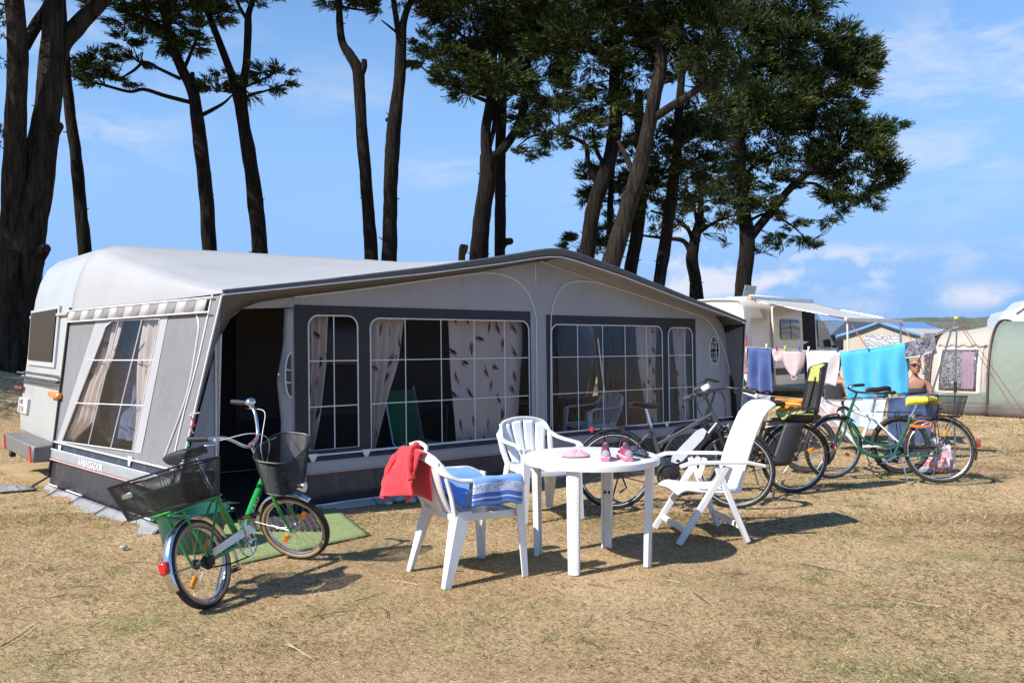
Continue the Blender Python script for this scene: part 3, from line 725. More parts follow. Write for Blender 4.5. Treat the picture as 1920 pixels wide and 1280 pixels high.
# lower flap heap at the door's right side
m_ = MB(); m_.grid(lambda a, b: Vector((.98 + .18 * a, -.06 - .10 * math.sin(math.pi * a) * (1 - b * .6), .04 + .42 * b)), 8, 6); m_.build('door_flap', SKIRTC, aw, solid=.004)
m_ = MB(); m_.grid(lambda a, b: Vector((.975 + .18 * a, -.068 - .10 * math.sin(math.pi * a) * (1 - (.6 + .2 * b) * .6), .24 + .10 * b)), 8, 2); m_.build('skirt_stripe', LIGHTC, aw, solid=.003)
# frame poles inside
m_ = MB()
for a, b in (((.42, .1, 0), (.46, .08, 1.84)), ((3.95, .1, 0), (3.95, .08, 2.40)), ((7.2, .1, 0), (7.15, .08, 1.75)), ((1.12, .12, 0), (1.12, .12, 1.98))): m_.cyl(a, b, .013, 8)
m_.tube([(.46, .08, 1.84), (3.95, .08, 2.40), (7.15, .08, 1.75)], .013, 8); m_.tube([(3.95, .08, 2.38), (3.95, 2.7, 2.5)], .013, 8)
m_.build('pole', STEEL, aw)
# ground straps and pegs
for i in range(12):
    s = 1.3 + i * .55; m_ = MB(); m_.tube([wf(s, .05, -.05), wf(s + .01, .0, -.12), wf(s + .01, -.05, -.13)], .004, 4); m_.build('peg_strap', BLACK_RB, aw)
for t in (.5, 1.1, 1.75, 2.35): m_ = MB(); m_.tube([sf(t, .06, .05), sf(t, .0, .16), sf(t, -.06, .17)], .006, 4); m_.build('peg_strap', BLACK_RB, aw)
m_ = MB(); m_.grid(lambda a, b: Vector((.05 + 7.4 * a, .12 + 2.6 * b, .006)), 4, 2); m_.build('groundsheet', mat('groundsheet_green', (.03, .045, .035), .9, var=.3, scale=20), aw)
# draught tape at the caravan end
m_ = MB(); m_.tube([sf(2.78, 1.85, .012), sf(2.78, .5, .02), sf(2.79, .12, .03), sf(2.9, .02, .14)], .014, 6); m_.build('draught_strip', BLACK_RB, aw)
m_ = MB(); m_.grid(lambda a, b: Vector((-.42 - .75 * a, 2.68 + .14 * b + .12 * a, .02 + .04 * math.sin(a * 5) * b)), 10, 3); m_.build('mudflap', FLAPC, aw, solid=.004)

# curtains, each hanging behind its window
def curtain(frame_fn, zt, zb_, lft, rgt, folds, seed, uvs=1.0, depth=.035):
    """lft, rgt: lists of (z, position) edges"""
    def ed(tab, z):
        for i in range(len(tab) - 1):
            if z >= tab[i + 1][0]:
                f = (tab[i][0] - z) / max(1e-6, tab[i][0] - tab[i + 1][0]); return tab[i][1] + (tab[i + 1][1] - tab[i][1]) * f
        return tab[-1][1]
    k = MB(); w0 = abs(rgt[0][1] - lft[0][1]) * uvs
    def fn(a, b):
        z = zt + (zb_ - zt) * b; l, r = ed(lft, z), ed(rgt, z)
        return frame_fn(l + (r - l) * a, z, depth * math.sin(a * folds * 6.28 + seed + .6 * math.sin(b * 3 + seed)) + .012 * math.sin(b * 7 + a * 5 + seed))
    k.grid(fn, int(folds * 12) + 6, 24, lambda a, b: (a * w0 + seed * .37, (1 - b) * (zt - zb_) + seed * .21))
    o = k.build('curtain', CURT, aw, recalc=False); return o
ff = lambda s, z, d: wf(s, z, .13 + d)
ZT_, ZB_ = 1.80, .47
curtain(ff, ZT_, ZB_, [(1.8, 1.20), (.47, 1.25)], [(1.8, 1.52), (1.3, 1.50), (.9, 1.43), (.47, 1.33)], 4, 1.0, 1.6, .025)
curtain(ff, ZT_, ZB_, [(1.8, 1.84), (.47, 1.92)], [(1.8, 2.36), (1.3, 2.27), (.9, 2.12), (.47, 1.99)], 4, 2.3, 1.5, .025)
curtain(ff, ZT_, ZB_, [(1.8, 2.84), (.9, 2.90), (.47, 2.92)], [(1.8, 3.86), (.47, 3.80)], 2.5, 4.1, 1.05, .02)
curtain(ff, ZT_, ZB_, [(1.8, 5.66), (1.2, 5.74), (.47, 5.88)], [(1.8, 6.05), (.47, 6.05)], 4, 5.2, 1.5, .02)
curtain(ff, ZT_, ZB_, [(1.8, 6.42), (1.2, 6.47), (.47, 6.54)], [(1.8, 6.68), (.47, 6.68)], 3, 6.6, 1.6, .02)
fs = lambda t, z, d: sf(t, z, -.06 - d)
def tz(u, v): a, b = Sp(u, v); return (b, a)
curtain(fs, 1.78, .50, [(1.78, 2.33), (1.4, 2.37), (.9, 2.51), (.5, 2.66)], [(1.78, 1.62), (1.37, 1.67), (1.06, 1.9), (.71, 2.04), (.52, 2.46)], 4.5, 3.3, 1.3, .025)
curtain(fs, 1.78, .50, [(1.78, 1.21), (1.38, 1.17), (.9, 1.08), (.5, 1.02)], [(1.78, .78), (1.38, .88), (.5, .96)], 3, 7.7, 1.5, .02)
lace = mat('blue_net_drape', (.10, .12, .18), .9, var=.35, scale=14)
m_ = MB(); m_.grid(lambda a, b: sf(2.3 - 2.0 * a, 1.75 - 1.2 * b, -.30 - .03 * math.sin(a * 60)), 90, 3); m_.build('net_drape', lace, aw)

# ------------------------------------------------------------------ caravan behind the awning
CARW = mat('caravan_white', (.41, .42, .42), .4, var=.03, scale=2, coat=.1, bump=.06, bscale=30)
CREAM = mat('caravan_cream', (.41, .405, .37), .4, var=.03, scale=2)
cv = thing('caravan', 'white touring caravan with rear window and grey bumper, behind the grey awning', 'caravan', A0, (0, 0, AYAW))
def rs(z): return -.285 + .115 * z       # rear face runs up and slightly forward
cp = [(rs(.45) + .02, .45), (rs(.6), .60), (rs(1.0), 1.0), (rs(1.8), 1.80), (-.05, 2.0), (.0, 2.2), (.08, 2.37), (.2, 2.48), (.4, 2.535), (3.5, 2.57), (7.0, 2.53), (7.3, 2.42), (7.45, 2.2), (7.55, 1.7), (7.55, .9), (7.4, .45)]
T0c, T1c = 2.80, 4.98
m_ = MB()
rings = []
for t, ins in ((T0c, .03), (T0c + .03, 0), (T1c - .25, 0), (T1c - .10, .025), (T1c - .03, .06), (T1c, .14)):
    cx, cz = 3.45, 1.45; rings.append([Vector((s + (ins if s < cx else -ins), t, z + (ins if z < cz else -ins))) for s, z in cp])
m_.loft(rings); m_.build('body', CARW, cv, angle=30)
def Rp(u, v): q = aw_hit(u, v, -.285, 1, 0, -.115); return (q.y, q.z)
def rf(t, z, off=0.0): return Vector((rs(z) - off, t, z))
# upper cream band, rail, window, dark strip, lights, locker handles, plate
m_ = MB(); m_.bar(rf(T0c + .04, 1.79, .012), rf(T1c - .2, 1.79, .004), .05, .03); m_.build('drip_rail', CREAM, cv)
w4 = [Rp(55, 683), Rp(105, 689), Rp(116, 573), Rp(62, 583)]
m_ = MB(); m_.prism(w4, .004, .022, rf); fo = m_.build('window', mat('window_rubber_grey', (.45, .45, .46), .4, var=.05), cv, smooth=False)
cxx = sum(p[0] for p in w4) / 4; czz = sum(p[1] for p in w4) / 4
w5 = [(cxx + (a - cxx) * .88, czz + (b - czz) * .86 + .015) for a, b in w4]
m_ = MB(); m_.prism(w5, .022, .036, rf); m_.build('pane', mat('smoked_acrylic', (.030, .024, .020), .35, var=.3, scale=2, spec=.08), fo, smooth=False)
m_ = MB(); m_.bar(rf(T0c + .05, 1.075, .012), rf(T1c - .2, 1.075, .006), .10, .02); m_.build('dark_strip', mat('dark_aluminium_strip', (.10, .11, .12), .35, metal=.6), cv)
m_ = MB(); m_.bar(rf(T0c + .05, 1.015, .016), rf(T1c - .2, 1.015, .010), .018, .02); m_.bar(rf(T0c + .05, 1.135, .016), rf(T1c - .2, 1.135, .010), .018, .02); m_.build('trim_strip', CHROME, cv)
def on_rear(name, u0, v0, u1, v1, d, m, bev=.01):
    a, b = Rp(u0, v0), Rp(u1, v1); k = MB(); t0, t1 = min(a[0], b[0]), max(a[0], b[0]); z0, z1 = min(a[1], b[1]), max(a[1], b[1])
    k.box(((rs((z0 + z1) / 2)) - d / 2, (t0 + t1) / 2, (z0 + z1) / 2), (d, t1 - t0, z1 - z0), b=bev); return k.build(name, m, cv)
on_rear('marker_light', 101, 733, 117, 748, .06, ORANGE, .02)
on_rear('tail_light', 37, 722, 47, 731, .06, mat('dark_red_lens', (.22, .02, .03), .3, coat=.4), .02)
on_rear('locker_handle', 36, 696, 47, 700, .03, GREY_ALU); on_rear('locker_handle', 105, 704, 118, 708, .03, GREY_ALU)
on_rear('latch', 43, 702, 47, 706, .02, GREY_ALU); on_rear('latch', 113, 710, 118, 716, .02, GREY_ALU)
m_ = MB(); p0 = (T1c - .02, .74)
a, b = Rp(41, 744), Rp(54, 776); tl = max(a[0], b[0]); zt_ = max(a[1], b[1]); zl = min(a[1], b[1]); wdt = abs(a[0] - b[0])
m_ = MB(); m_.prism([(tl, zl), (tl - wdt, zl), (tl - wdt, zt_), (tl, zt_)], .004, .03, rf); pl = m_.build('number_plate', mat('plate_white', (.55, .55, .53), .4, var=.02), cv, smooth=False)
for k, (tx, zz) in enumerate((('HK', zt_ - .42 * (zt_ - zl)), ('EZ 290', zl + .10 * (zt_ - zl)))):
    text_mesh('plate_text', tx, .50 * (zt_ - zl), BLACK_PL, pl, lambda x, y, zz=zz: rf(tl - .12 * wdt - x, zz + y, .033), width=(.36 if k else .6) * wdt / .30 * (.31 / (zt_ - zl)))
# bumper beam across the back with red triangles
m_ = MB(); m_.box((-.32, (T0c + T1c) / 2 - .30, .355), (.24, T1c - T0c - .58, .17), b=.015); bp_ = m_.build('bumper', mat('bumper_grey', (.16, .155, .15), .5, var=.12, scale=6), cv)
for t in (T0c + .09, T1c - .67):
    m_ = MB(); m_.prism([(t - .075, .272), (t + .075, .272), (t, .435)], 0, .012, lambda a, b, d: Vector((-.441 - d, a, b))); m_.build('triangle_reflector', RED_LENS, cv, smooth=False)
m_ = MB(); m_.box((-.38, T1c - .75, .22), (.06, .08, .08), b=.01); m_.build('tow_bracket', BLACK_PL, cv)
# wall facing into the awning: door and beige cladding, interior dimness put into their colours
m_ = MB(); m_.box((3.5, T0c - .004, 1.42), (6.6, .02, 1.7), b=0); m_.build('side_cladding', mat('dimmed_cladding', (.075, .06, .042), .55, var=.06, scale=1), cv)
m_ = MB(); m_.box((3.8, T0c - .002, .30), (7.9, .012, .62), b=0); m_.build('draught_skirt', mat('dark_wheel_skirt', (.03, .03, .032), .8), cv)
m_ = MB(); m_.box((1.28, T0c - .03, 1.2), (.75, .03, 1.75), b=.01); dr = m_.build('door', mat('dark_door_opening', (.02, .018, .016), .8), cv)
m_ = MB()
for s in (.9, 1.66): m_.bar((s, T0c - .05, .33), (s, T0c - .05, 2.08), .035, .03)
m_.bar((.9, T0c - .05, 2.08), (1.66, T0c - .05, 2.08), .035, .03); m_.build('door_frame', BLACK_PL, dr)
m_ = MB(); m_.box((3.2, T0c - .02, 1.5), (1.1, .03, .6), b=.02); m_.build('window', mat('smoked_side_pane', (.02, .02, .022), .15), cv)
m_ = MB(); m_.box((5.4, T0c - .02, 1.5), (1.1, .03, .6), b=.02); m_.build('window', MATS['smoked_side_pane'], cv)
for s in (2.6, 4.2):
    m_ = MB(); 
for s in (3.3,):
    m_ = MB(); m_.ring((s, T0c + .08, .32), (0, 1, 0), .24, .08, 28, 10); m_.ring((s, T1c - .1, .32), (0, 1, 0), .24, .08, 28, 10); m_.build('wheel', BLACK_RB, cv)
# two small things standing on the caravan roof: vent caps
for s, t, m, lab in ((4.24, 3.6, mat('orange_vent_cap', (.75, .22, .10), .5), 'orange roof vent cap'), (3.85, 3.6, CREAM, None)):
    m_ = MB(); m_.lathe([(.0, .085), (.10, .08), (.11, .05), (.10, .03), (.09, 0)], (s, t, 2.565)); o = m_.build('roof_vent', m, cv)
    if lab: o['label'] = lab
# ------------------------------------------------------------------ white garden furniture
def strap(pts, w, th, mb, taper=None, up=(0, 0, 1), seg=10):
    """flattened rounded bar along pts, w across, th thick"""
    n = len(pts); tp = taper or [1] * n; rings = []
    for i, p in enumerate(pts):
        d = Vector(pts[min(i + 1, n - 1)]) - Vector(pts[max(i - 1, 0)]); x, y = frame_of(d, Vector(up))
        rings.append([Vector(p) + x * (math.copysign(abs(math.cos(a)) ** .5, math.cos(a)) * w / 2 * tp[i]) + y * (math.copysign(abs(math.sin(a)) ** .5, math.sin(a)) * th / 2) for a in [2 * math.pi * k / seg + .3 for k in range(seg)]])
    mb.loft(rings)
def channel_leg(mb, top, bot, w0, w1, d1, d2, th=.012):
    """moulded leg: two flanges meeting at a right angle, tapering to the foot"""
    top = Vector(top); bot = Vector(bot); d1 = Vector(d1).normalized(); d2 = Vector(d2).normalized(); rings = []
    for f in (0, .25, .5, .75, 1):
        c = top.lerp(bot, f); w = w0 + (w1 - w0) * f
        q = [(0, 0), (w, 0), (w, th), (th * 1.6, th * 1.6), (th, w), (0, w)]
        rings.append([c + d1 * a + d2 * b for a, b in q])
    mb.loft(rings)
def monobloc(loc, yaw, label, group):
    """stacking chair, local +x forward"""
    t = thing('plastic_armchair', label, 'chair', loc, (0, 0, yaw), group)
    SH = .43
    # seat: dished sheet with side rims
    mb = MB()
    def seat(a, b):
        x = -.20 + .45 * a; hw = .205 + .03 * a; y = -hw + 2 * hw * b
        z = SH - .012 * math.sin(math.pi * a) - .016 * math.sin(math.pi * b) - .035 * max(0, a - .85) / .15 * (1 if a > .85 else 0) * .8 + .0
        return Vector((x, y, z))
    mb.grid(seat, 16, 14); mb.build('seat', WHITE_PL, t, solid=.012)
    mb = MB()
    for yy in (-1, 1): strap([(-.21, yy * .215, SH - .015), (0, yy * .228, SH - .02), (.22, yy * .24, SH - .022), (.25, yy * .235, SH - .03)], .012, .05, mb)
    strap([(.25, -.235, SH - .03), (.262, 0, SH - .035), (.25, .235, SH - .03)], .012, .045, mb); strap([(-.21, -.215, SH - .02), (-.215, 0, SH - .02), (-.21, .215, SH - .02)], .012, .04, mb)
    mb.build('seat_rim', WHITE_PL, t)
    # back: rim flows over the top and down into the arms
    def rimpt(a):     # a in -1..1 from right arm front to left arm front
        s = abs(a); sg = 1 if a > 0 else -1
        tab = [(0, -.365, 0, .80), (.12, -.36, .10, .795), (.25, -.345, .19, .765), (.38, -.30, .245, .70), (.5, -.22, .27, .655), (.65, -.10, .285, .64), (.82, .08, .29, .635), (.95, .21, .285, .628), (1, .245, .28, .60)]
        for i in range(len(tab) - 1):
            if s <= tab[i + 1][0]:
                f = (s - tab[i][0]) / (tab[i + 1][0] - tab[i][0]); p = [tab[i][k] + (tab[i + 1][k] - tab[i][k]) * f for k in (1, 2, 3)]; return Vector((p[0], p[1] * sg, p[2]))
    raw = [rimpt(-1 + 2 * i / 24) for i in range(25)]; pts = [Vector(p) for p in smooth_path(raw, 64)]
    mb = MB(); rings = []
    for i, p in enumerate(pts):
        a = abs(-1 + 2 * i / 64); d = (pts[min(i + 1, 64)] - pts[max(i - 1, 0)]).normalized()
        nrm = Vector((-.85, 0, .5)).lerp(Vector((0, 0, 1)), min(1, max(0, (a - .25) / .3))).normalized()
        x = nrm.cross(d).normalized(); y = d.cross(x); w = .056 if a > .45 else .062
        rings.append([p + x * (math.copysign(abs(math.cos(q)) ** .6, math.cos(q)) * w / 2) + y * (math.sin(q) * .013) for q in [2 * math.pi * k / 10 for k in range(10)]])
    mb.loft(rings); mb.build('arm_frame', WHITE_PL, t)
    # fan slats
    for k in range(4):
        f = (k - 1.5) / 2; mb = MB()
        def slat(a, b, f=f):
            z = SH - .01 + (.374) * b - .05 * f * f * b; y0 = f * (.155 + .085 * b) ; hw = .035 + .019 * math.sin(b * 1.45) - .006 * max(0, b - .5)
            x = -.215 - .135 * b - .02 * math.sin(math.pi * b) + .03 * f * f * (1 - .3 * b) ; return Vector((x, y0 + (2 * a - 1) * hw, z))
        mb.grid(slat, 4, 12); mb.build('back_slat', WHITE_PL, t, solid=.011)
    for sg in (-1, 1):
        mb = MB(); strap([(-.205, sg * .20, SH - .02), (-.25, sg * .235, SH + .12), (-.30, sg * .25, SH + .26)], .05, .016, mb, up=(1, 0, 0)); mb.build('back_frame', WHITE_PL, t)
    # legs
    for sg in (-1, 1):
        mb = MB(); channel_leg(mb, (.262, sg * .265, .61), (.285, sg * .285, 0), .07, .04, (-1, 0, 0), (0, -sg, 0)); 
        strap([(.245, sg * .262, .60), (.24, sg * .25, SH)], .05, .02, mb, up=(0, 1, 0)); mb.build('leg', WHITE_PL, t)
        mb = MB(); channel_leg(mb, (-.20, sg * .235, SH + .02), (-.31, sg * .262, 0), .10, .045, (1, 0, 0), (0, -sg, 0)); mb.build('leg', WHITE_PL, t)
    return t
gp = 'white plastic garden chairs with fan backs'
ch1 = monobloc((-.29, 5.545, 0), R(33), 'white plastic armchair with red jacket and blue towel, left of the round table', gp)
ch2 = monobloc((.235, 7.37, 0), R(-66), 'empty white plastic armchair with fan back, behind the round table', gp)
ic = aw_world(5.7, .95, .01)
ch3 = copy_tree(ch1); ch3.location = ic; ch3.rotation_euler = (0, 0, R(212)); ch3['label'] = 'white plastic armchair standing inside the awning behind its right window'

# round table
tb = thing('round_table', 'round white plastic garden table with shoes on it', 'table', (.545, 5.86, 0))
mb = MB(); mb.lathe([(.0, .722), (.43, .724), (.452, .722), (.464, .713), (.466, .70), (.462, .672), (.452, .672), (.45, .70), (.0, .70)], seg=64); mb.build('tabletop', WHITE_PL, tb)
for a in (-112, -22, 68, 158):
    c, s = math.cos(R(a)), math.sin(R(a)); rd = Vector((c, s, 0)); tg = Vector((-s, c, 0)); mb = MB()
    rings = []
    for f in (0, .5, 1):
        r0 = .425 - .02 * f; w = .043 - .007 * f; d = .042 - .008 * f; cz = .70 * (1 - f)
        rings.append([rd * r0 * 1 + tg * x + rd * y + Vector((0, 0, cz)) for x, y in ((-w, -.004), (-w * .55, 0.008), (w * .55, .008), (w, -.004), (w, -d), (w - .012, -d), (w - .014, -.014), (-w + .014, -.014), (-w + .012, -d), (-w, -d))])
    mb.loft(rings); lg = mb.build('leg', WHITE_PL, tb)
    if a == 68:
        mb = MB()
        for x in (-.017, .017): mb.cyl(rd * (.425 - .026) + tg * x + Vector((0, 0, .40)), rd * (.425 - .03) + tg * x + Vector((0, 0, .40)), .012, 10)
        mb.build('hole', BLACK_PL, lg)

# reclining garden chair (local +x = the way it faces)
rc = thing('reclining_chair', 'white slatted plastic reclining chair with high back, right of the round table', 'chair', (1.50, 6.63, 0), (0, 0, R(188.5)))
mb = MB()
def rseat(a, b):
    x = -.20 + .50 * a; y = (-.225 + .45 * b); z = .375 + .045 * a - .02 * math.sin(math.pi * a * .9) - .05 * max(0, (a - .82) / .18) ** 2 + .008 * math.cos((b - .5) * 6.28)
    return Vector((x, y, z))
def groove(a, at, wd=.008, dp=.011): return sum(-dp * math.exp(-((a - q) / wd) ** 2) for q in at)
mb.grid(lambda a, b: rseat(a, b) + Vector((0, 0, groove(b, (.2, .35, .5, .65, .8), .012) * (1 if .1 < a < .75 else 0))), 30, 110); st_ = mb.build('seat', WHITE_PL, rc, solid=.02)
def rback(a, b):   # a across, b up
    h = .72 * b; x = -.185 - .34 * h - .05 * math.sin(math.pi * b) * -1 * .6 ; z = .36 + h * .94; hw = .225 - .012 * b
    cr = .02 * math.cos((a - .5) * math.pi); roll = -.05 * max(0, (b - .9) / .1) ** 2
    top = -.018 * (2 * a - 1) ** 2 * (1 if b > .85 else 0); return Vector((x - cr + roll, (2 * a - 1) * hw, z + top))
mb = MB(); mb.grid(lambda a, b: rback(a, b) + Vector((groove(a, (.16, .30, .43, .57, .70, .84), .010, .010) * (1 if .05 < b < .78 else 0), 0, 0)), 120, 40); bk = mb.build('backrest', WHITE_PL, rc, solid=.022)
for sg in (-1, 1):
    y = sg * .285
    mb = MB(); strap([(.30, y, .575), (.22, y, .60), (.0, y, .60), (-.22, y, .595), (-.36, y * .96, .565)], .055, .028, mb, taper=[.8, 1.1, 1, .95, .8]); mb.build('arm', WHITE_PL, rc)
    mb = MB(); mb.bar((.315, y, .0), (-.06, y, .57), .028, .05, (1, 0, .6), .006); mb.build('leg', WHITE_PL, rc)
    mb = MB(); mb.bar((-.225, y, .0), (.02, y, .57), .026, .045, (1, 0, -.4), .006); mb.build('leg', WHITE_PL, rc)
    mb = MB(); mb.bar((-.04, y * .88, .40), (-.10, y * .9, .56), .022, .04, (1, 0, 0), .005); mb.build('arm_bracket', WHITE_PL, rc)
mb = MB(); mb.bar((.26, -.285, .10), (.26, .285, .10), .03, .045, bev=.006); mb.build('stretcher', WHITE_PL, rc)
mb = MB(); mb.bar((-.19, -.285, .11), (-.19, .285, .11), .03, .045, bev=.006); mb.build('stretcher', WHITE_PL, rc)

# ------------------------------------------------------------------ cloth on the furniture
def cloth(name, m, fn, nu, nv, label, cat, origin, solid=.006, uvfn=None, group=None):
    o = Vector(origin); mb = MB(); mb.grid(lambda a, b: Vector(fn(a, b)) - o, nu, nv, uvfn); ob = mb.build(name, m, None, solid=solid, recalc=False, angle=80); ob.location = o
    return tag(ob, label, cat, group)
def fabric(name, col, var=.12, bs=160, bump=.4, **k): return mat(name, col, .9, var=var, scale=9, spec=.15, bump=bump, bscale=bs, sheen=.3, **k)
M1 = Matrix.Translation(Vector((-.29, 5.545, 0))) @ Matrix.Rotation(R(33), 4, 'Z')
# red jacket slung over the chair back
RED = fabric('red_fleece', (.62, .035, .045), .18, 90, .5)
def jacket(a, b):
    # a along the rim, b from the front of the back over the rim and down behind
    y = -.13 + .42 * a; rim = Vector((-.362 + .04 * (abs(y) / .25) ** 2, y, .80 - .05 * (y / .2) ** 2))
    q = (b - .35)
    if q < 0: off = Vector((.03 - .02 * q, 0, q * .75))
    else:
        out = .04 + .07 * min(1, q * 2.2) ; off = Vector((-out - .08 * a * q, .07 * q * (a - .3), -.33 * q * (.85 + .35 * math.sin(a * 2.6 + .4))))
    top = Vector((-.012, 0, .042 * math.exp(-(q / .16) ** 2)))
    fold = .016 * math.sin(a * 7 + b * 4) * min(1, abs(q) * 3) + .004 * mnoise.noise((a * 9, b * 9, 2))
    return M1 @ (rim + off + top + Vector((-fold, 0, 0)))
jk = cloth('jacket', RED, jacket, 30, 34, 'red fleece jacket slung over the back of the white plastic armchair', 'jacket', M1 @ Vector((-.4, .1, .8)), .012)
mb = MB()
def sleeve(path, r, nm, parent_o):
    k = MB(); pts = smooth_path(path, 16); base = Vector(parent_o.location); rs_ = [r * (1 + .12 * math.sin(i * 1.7)) for i in range(17)]
    k.tube([M1 @ Vector(p) - base for p in pts], rs_, 12, flat=(1, .55), up=(1, 0, 0)); return k.build(nm, RED, parent_o)
sleeve([(-.37, -.02, .84), (-.42, -.04, .81), (-.45, -.08, .74), (-.45, -.10, .66)], .045, 'sleeve', jk)
sleeve([(-.36, .17, .81), (-.42, .22, .73), (-.455, .24, .62), (-.47, .25, .50)], .055, 'sleeve', jk)
mb = MB(); mb.tube([M1 @ Vector(p) - jk.location for p in smooth_path([(-.36, -.10, .80), (-.33, -.06, .84), (-.35, .0, .865), (-.40, .03, .85)], 12)], .014, 6); mb.build('collar', mat('pale_lining', (.62, .56, .50), .9), jk)
# blue patterned towel over the near arm and across the seat
def towel_mat(name, base, dark, pale):
    m = bpy.data.materials.new(name); m.use_nodes = True; nt = m.node_tree; N = nt.nodes; L = nt.links; b = N['Principled BSDF']; b.inputs['Roughness'].default_value = .95; b.inputs['Specular IOR Level'].default_value = .1; b.inputs['Sheen Weight'].default_value = .3
    tc = N.new('ShaderNodeTexCoord'); sx = N.new('ShaderNodeSeparateXYZ'); L.new(tc.outputs['UV'], sx.inputs[0])
    cr = N.new('ShaderNodeValToRGB'); cr.color_ramp.interpolation = 'CONSTANT'; e = cr.color_ramp.elements
    st = [(0, base), (.66, pale), (.67, base), (.835, pale), (.905, dark), (.94, pale), (.95, dark), (.975, base)]
    while len(e) < len(st): e.new(.5)
    for i, (p, c) in enumerate(st): e[i].position = p; e[i].color = (*c, 1)
    L.new(sx.outputs[1], cr.inputs[0])
    # embroidered motifs on the pale band
    mp = N.new('ShaderNodeMapping'); mp.inputs['Scale'].default_value = (8, 26, 1); L.new(tc.outputs['UV'], mp.inputs[0])
    vo = N.new('ShaderNodeTexVoronoi'); vo.feature = 'DISTANCE_TO_EDGE'; vo.inputs['Scale'].default_value = 1.0; L.new(mp.outputs[0], vo.inputs['Vector'])
    lt = N.new('ShaderNodeMath'); lt.operation = 'COMPARE'; lt.inputs[1].default_value = .22; lt.inputs[2].default_value = .035; L.new(vo.outputs['Distance'], lt.inputs[0])
    g1 = N.new('ShaderNodeMath'); g1.operation = 'COMPARE'; g1.inputs[1].default_value = .87; g1.inputs[2].default_value = .03; L.new(sx.outputs[1], g1.inputs[0])
    mm = N.new('ShaderNodeMath'); mm.operation = 'MULTIPLY'; L.new(lt.outputs[0], mm.inputs[0]); L.new(g1.outputs[0], mm.inputs[1])
    mx = N.new('ShaderNodeMix'); mx.data_type = 'RGBA'; L.new(mm.outputs[0], mx.inputs[0]); L.new(cr.outputs[0], mx.inputs[6]); mx.inputs[7].default_value = (*dark, 1)
    L.new(mx.outputs[2], b.inputs['Base Color'])
    nz = N.new('ShaderNodeTexNoise'); nz.inputs['Scale'].default_value = 260; L.new(tc.outputs['Object'], nz.inputs['Vector']); bp = N.new('ShaderNodeBump'); bp.inputs['Strength'].default_value = .5; bp.inputs['Distance'].default_value = .004; L.new(nz.outputs['Fac'], bp.inputs['Height']); L.new(bp.outputs[0], b.inputs['Normal'])
    return m
TW = towel_mat('blue_towel', (.17, .33, .70), (.07, .15, .48), (.55, .62, .74))
def towel1(a, b):
    # lies down the far side of the back, over the seat edge, up and over the near arm
    x = -.14 + .36 * a + .03 * math.sin(b * 4)
    tab = [(0, .16, .66), (.12, .10, .62), (.3, -.02, .475), (.5, -.14, .455), (.64, -.215, .55), (.74, -.262, .655), (.785, -.292, .664), (.82, -.325, .645), (1, -.338, .50)]
    for i in range(len(tab) - 1):
        if b <= tab[i + 1][0]:
            f = (b - tab[i][0]) / (tab[i + 1][0] - tab[i][0]); y = tab[i][1] + (tab[i + 1][1] - tab[i][1]) * f; z = tab[i][2] + (tab[i + 1][2] - tab[i][2]) * f; break
    if b < .3: x -= .13 * (1 - b / .3)
    if b > .82: z -= .06 * max(0, a - .7) ; y -= .008 * math.sin(a * 9)
    return M1 @ Vector((x, y, z + .003 * math.sin(a * 13 + b * 5)))
cloth('towel', TW, towel1, 26, 44, 'blue and white patterned towel draped over the arm of the white plastic armchair', 'towel', M1 @ Vector((0, -.2, .6)), .009)

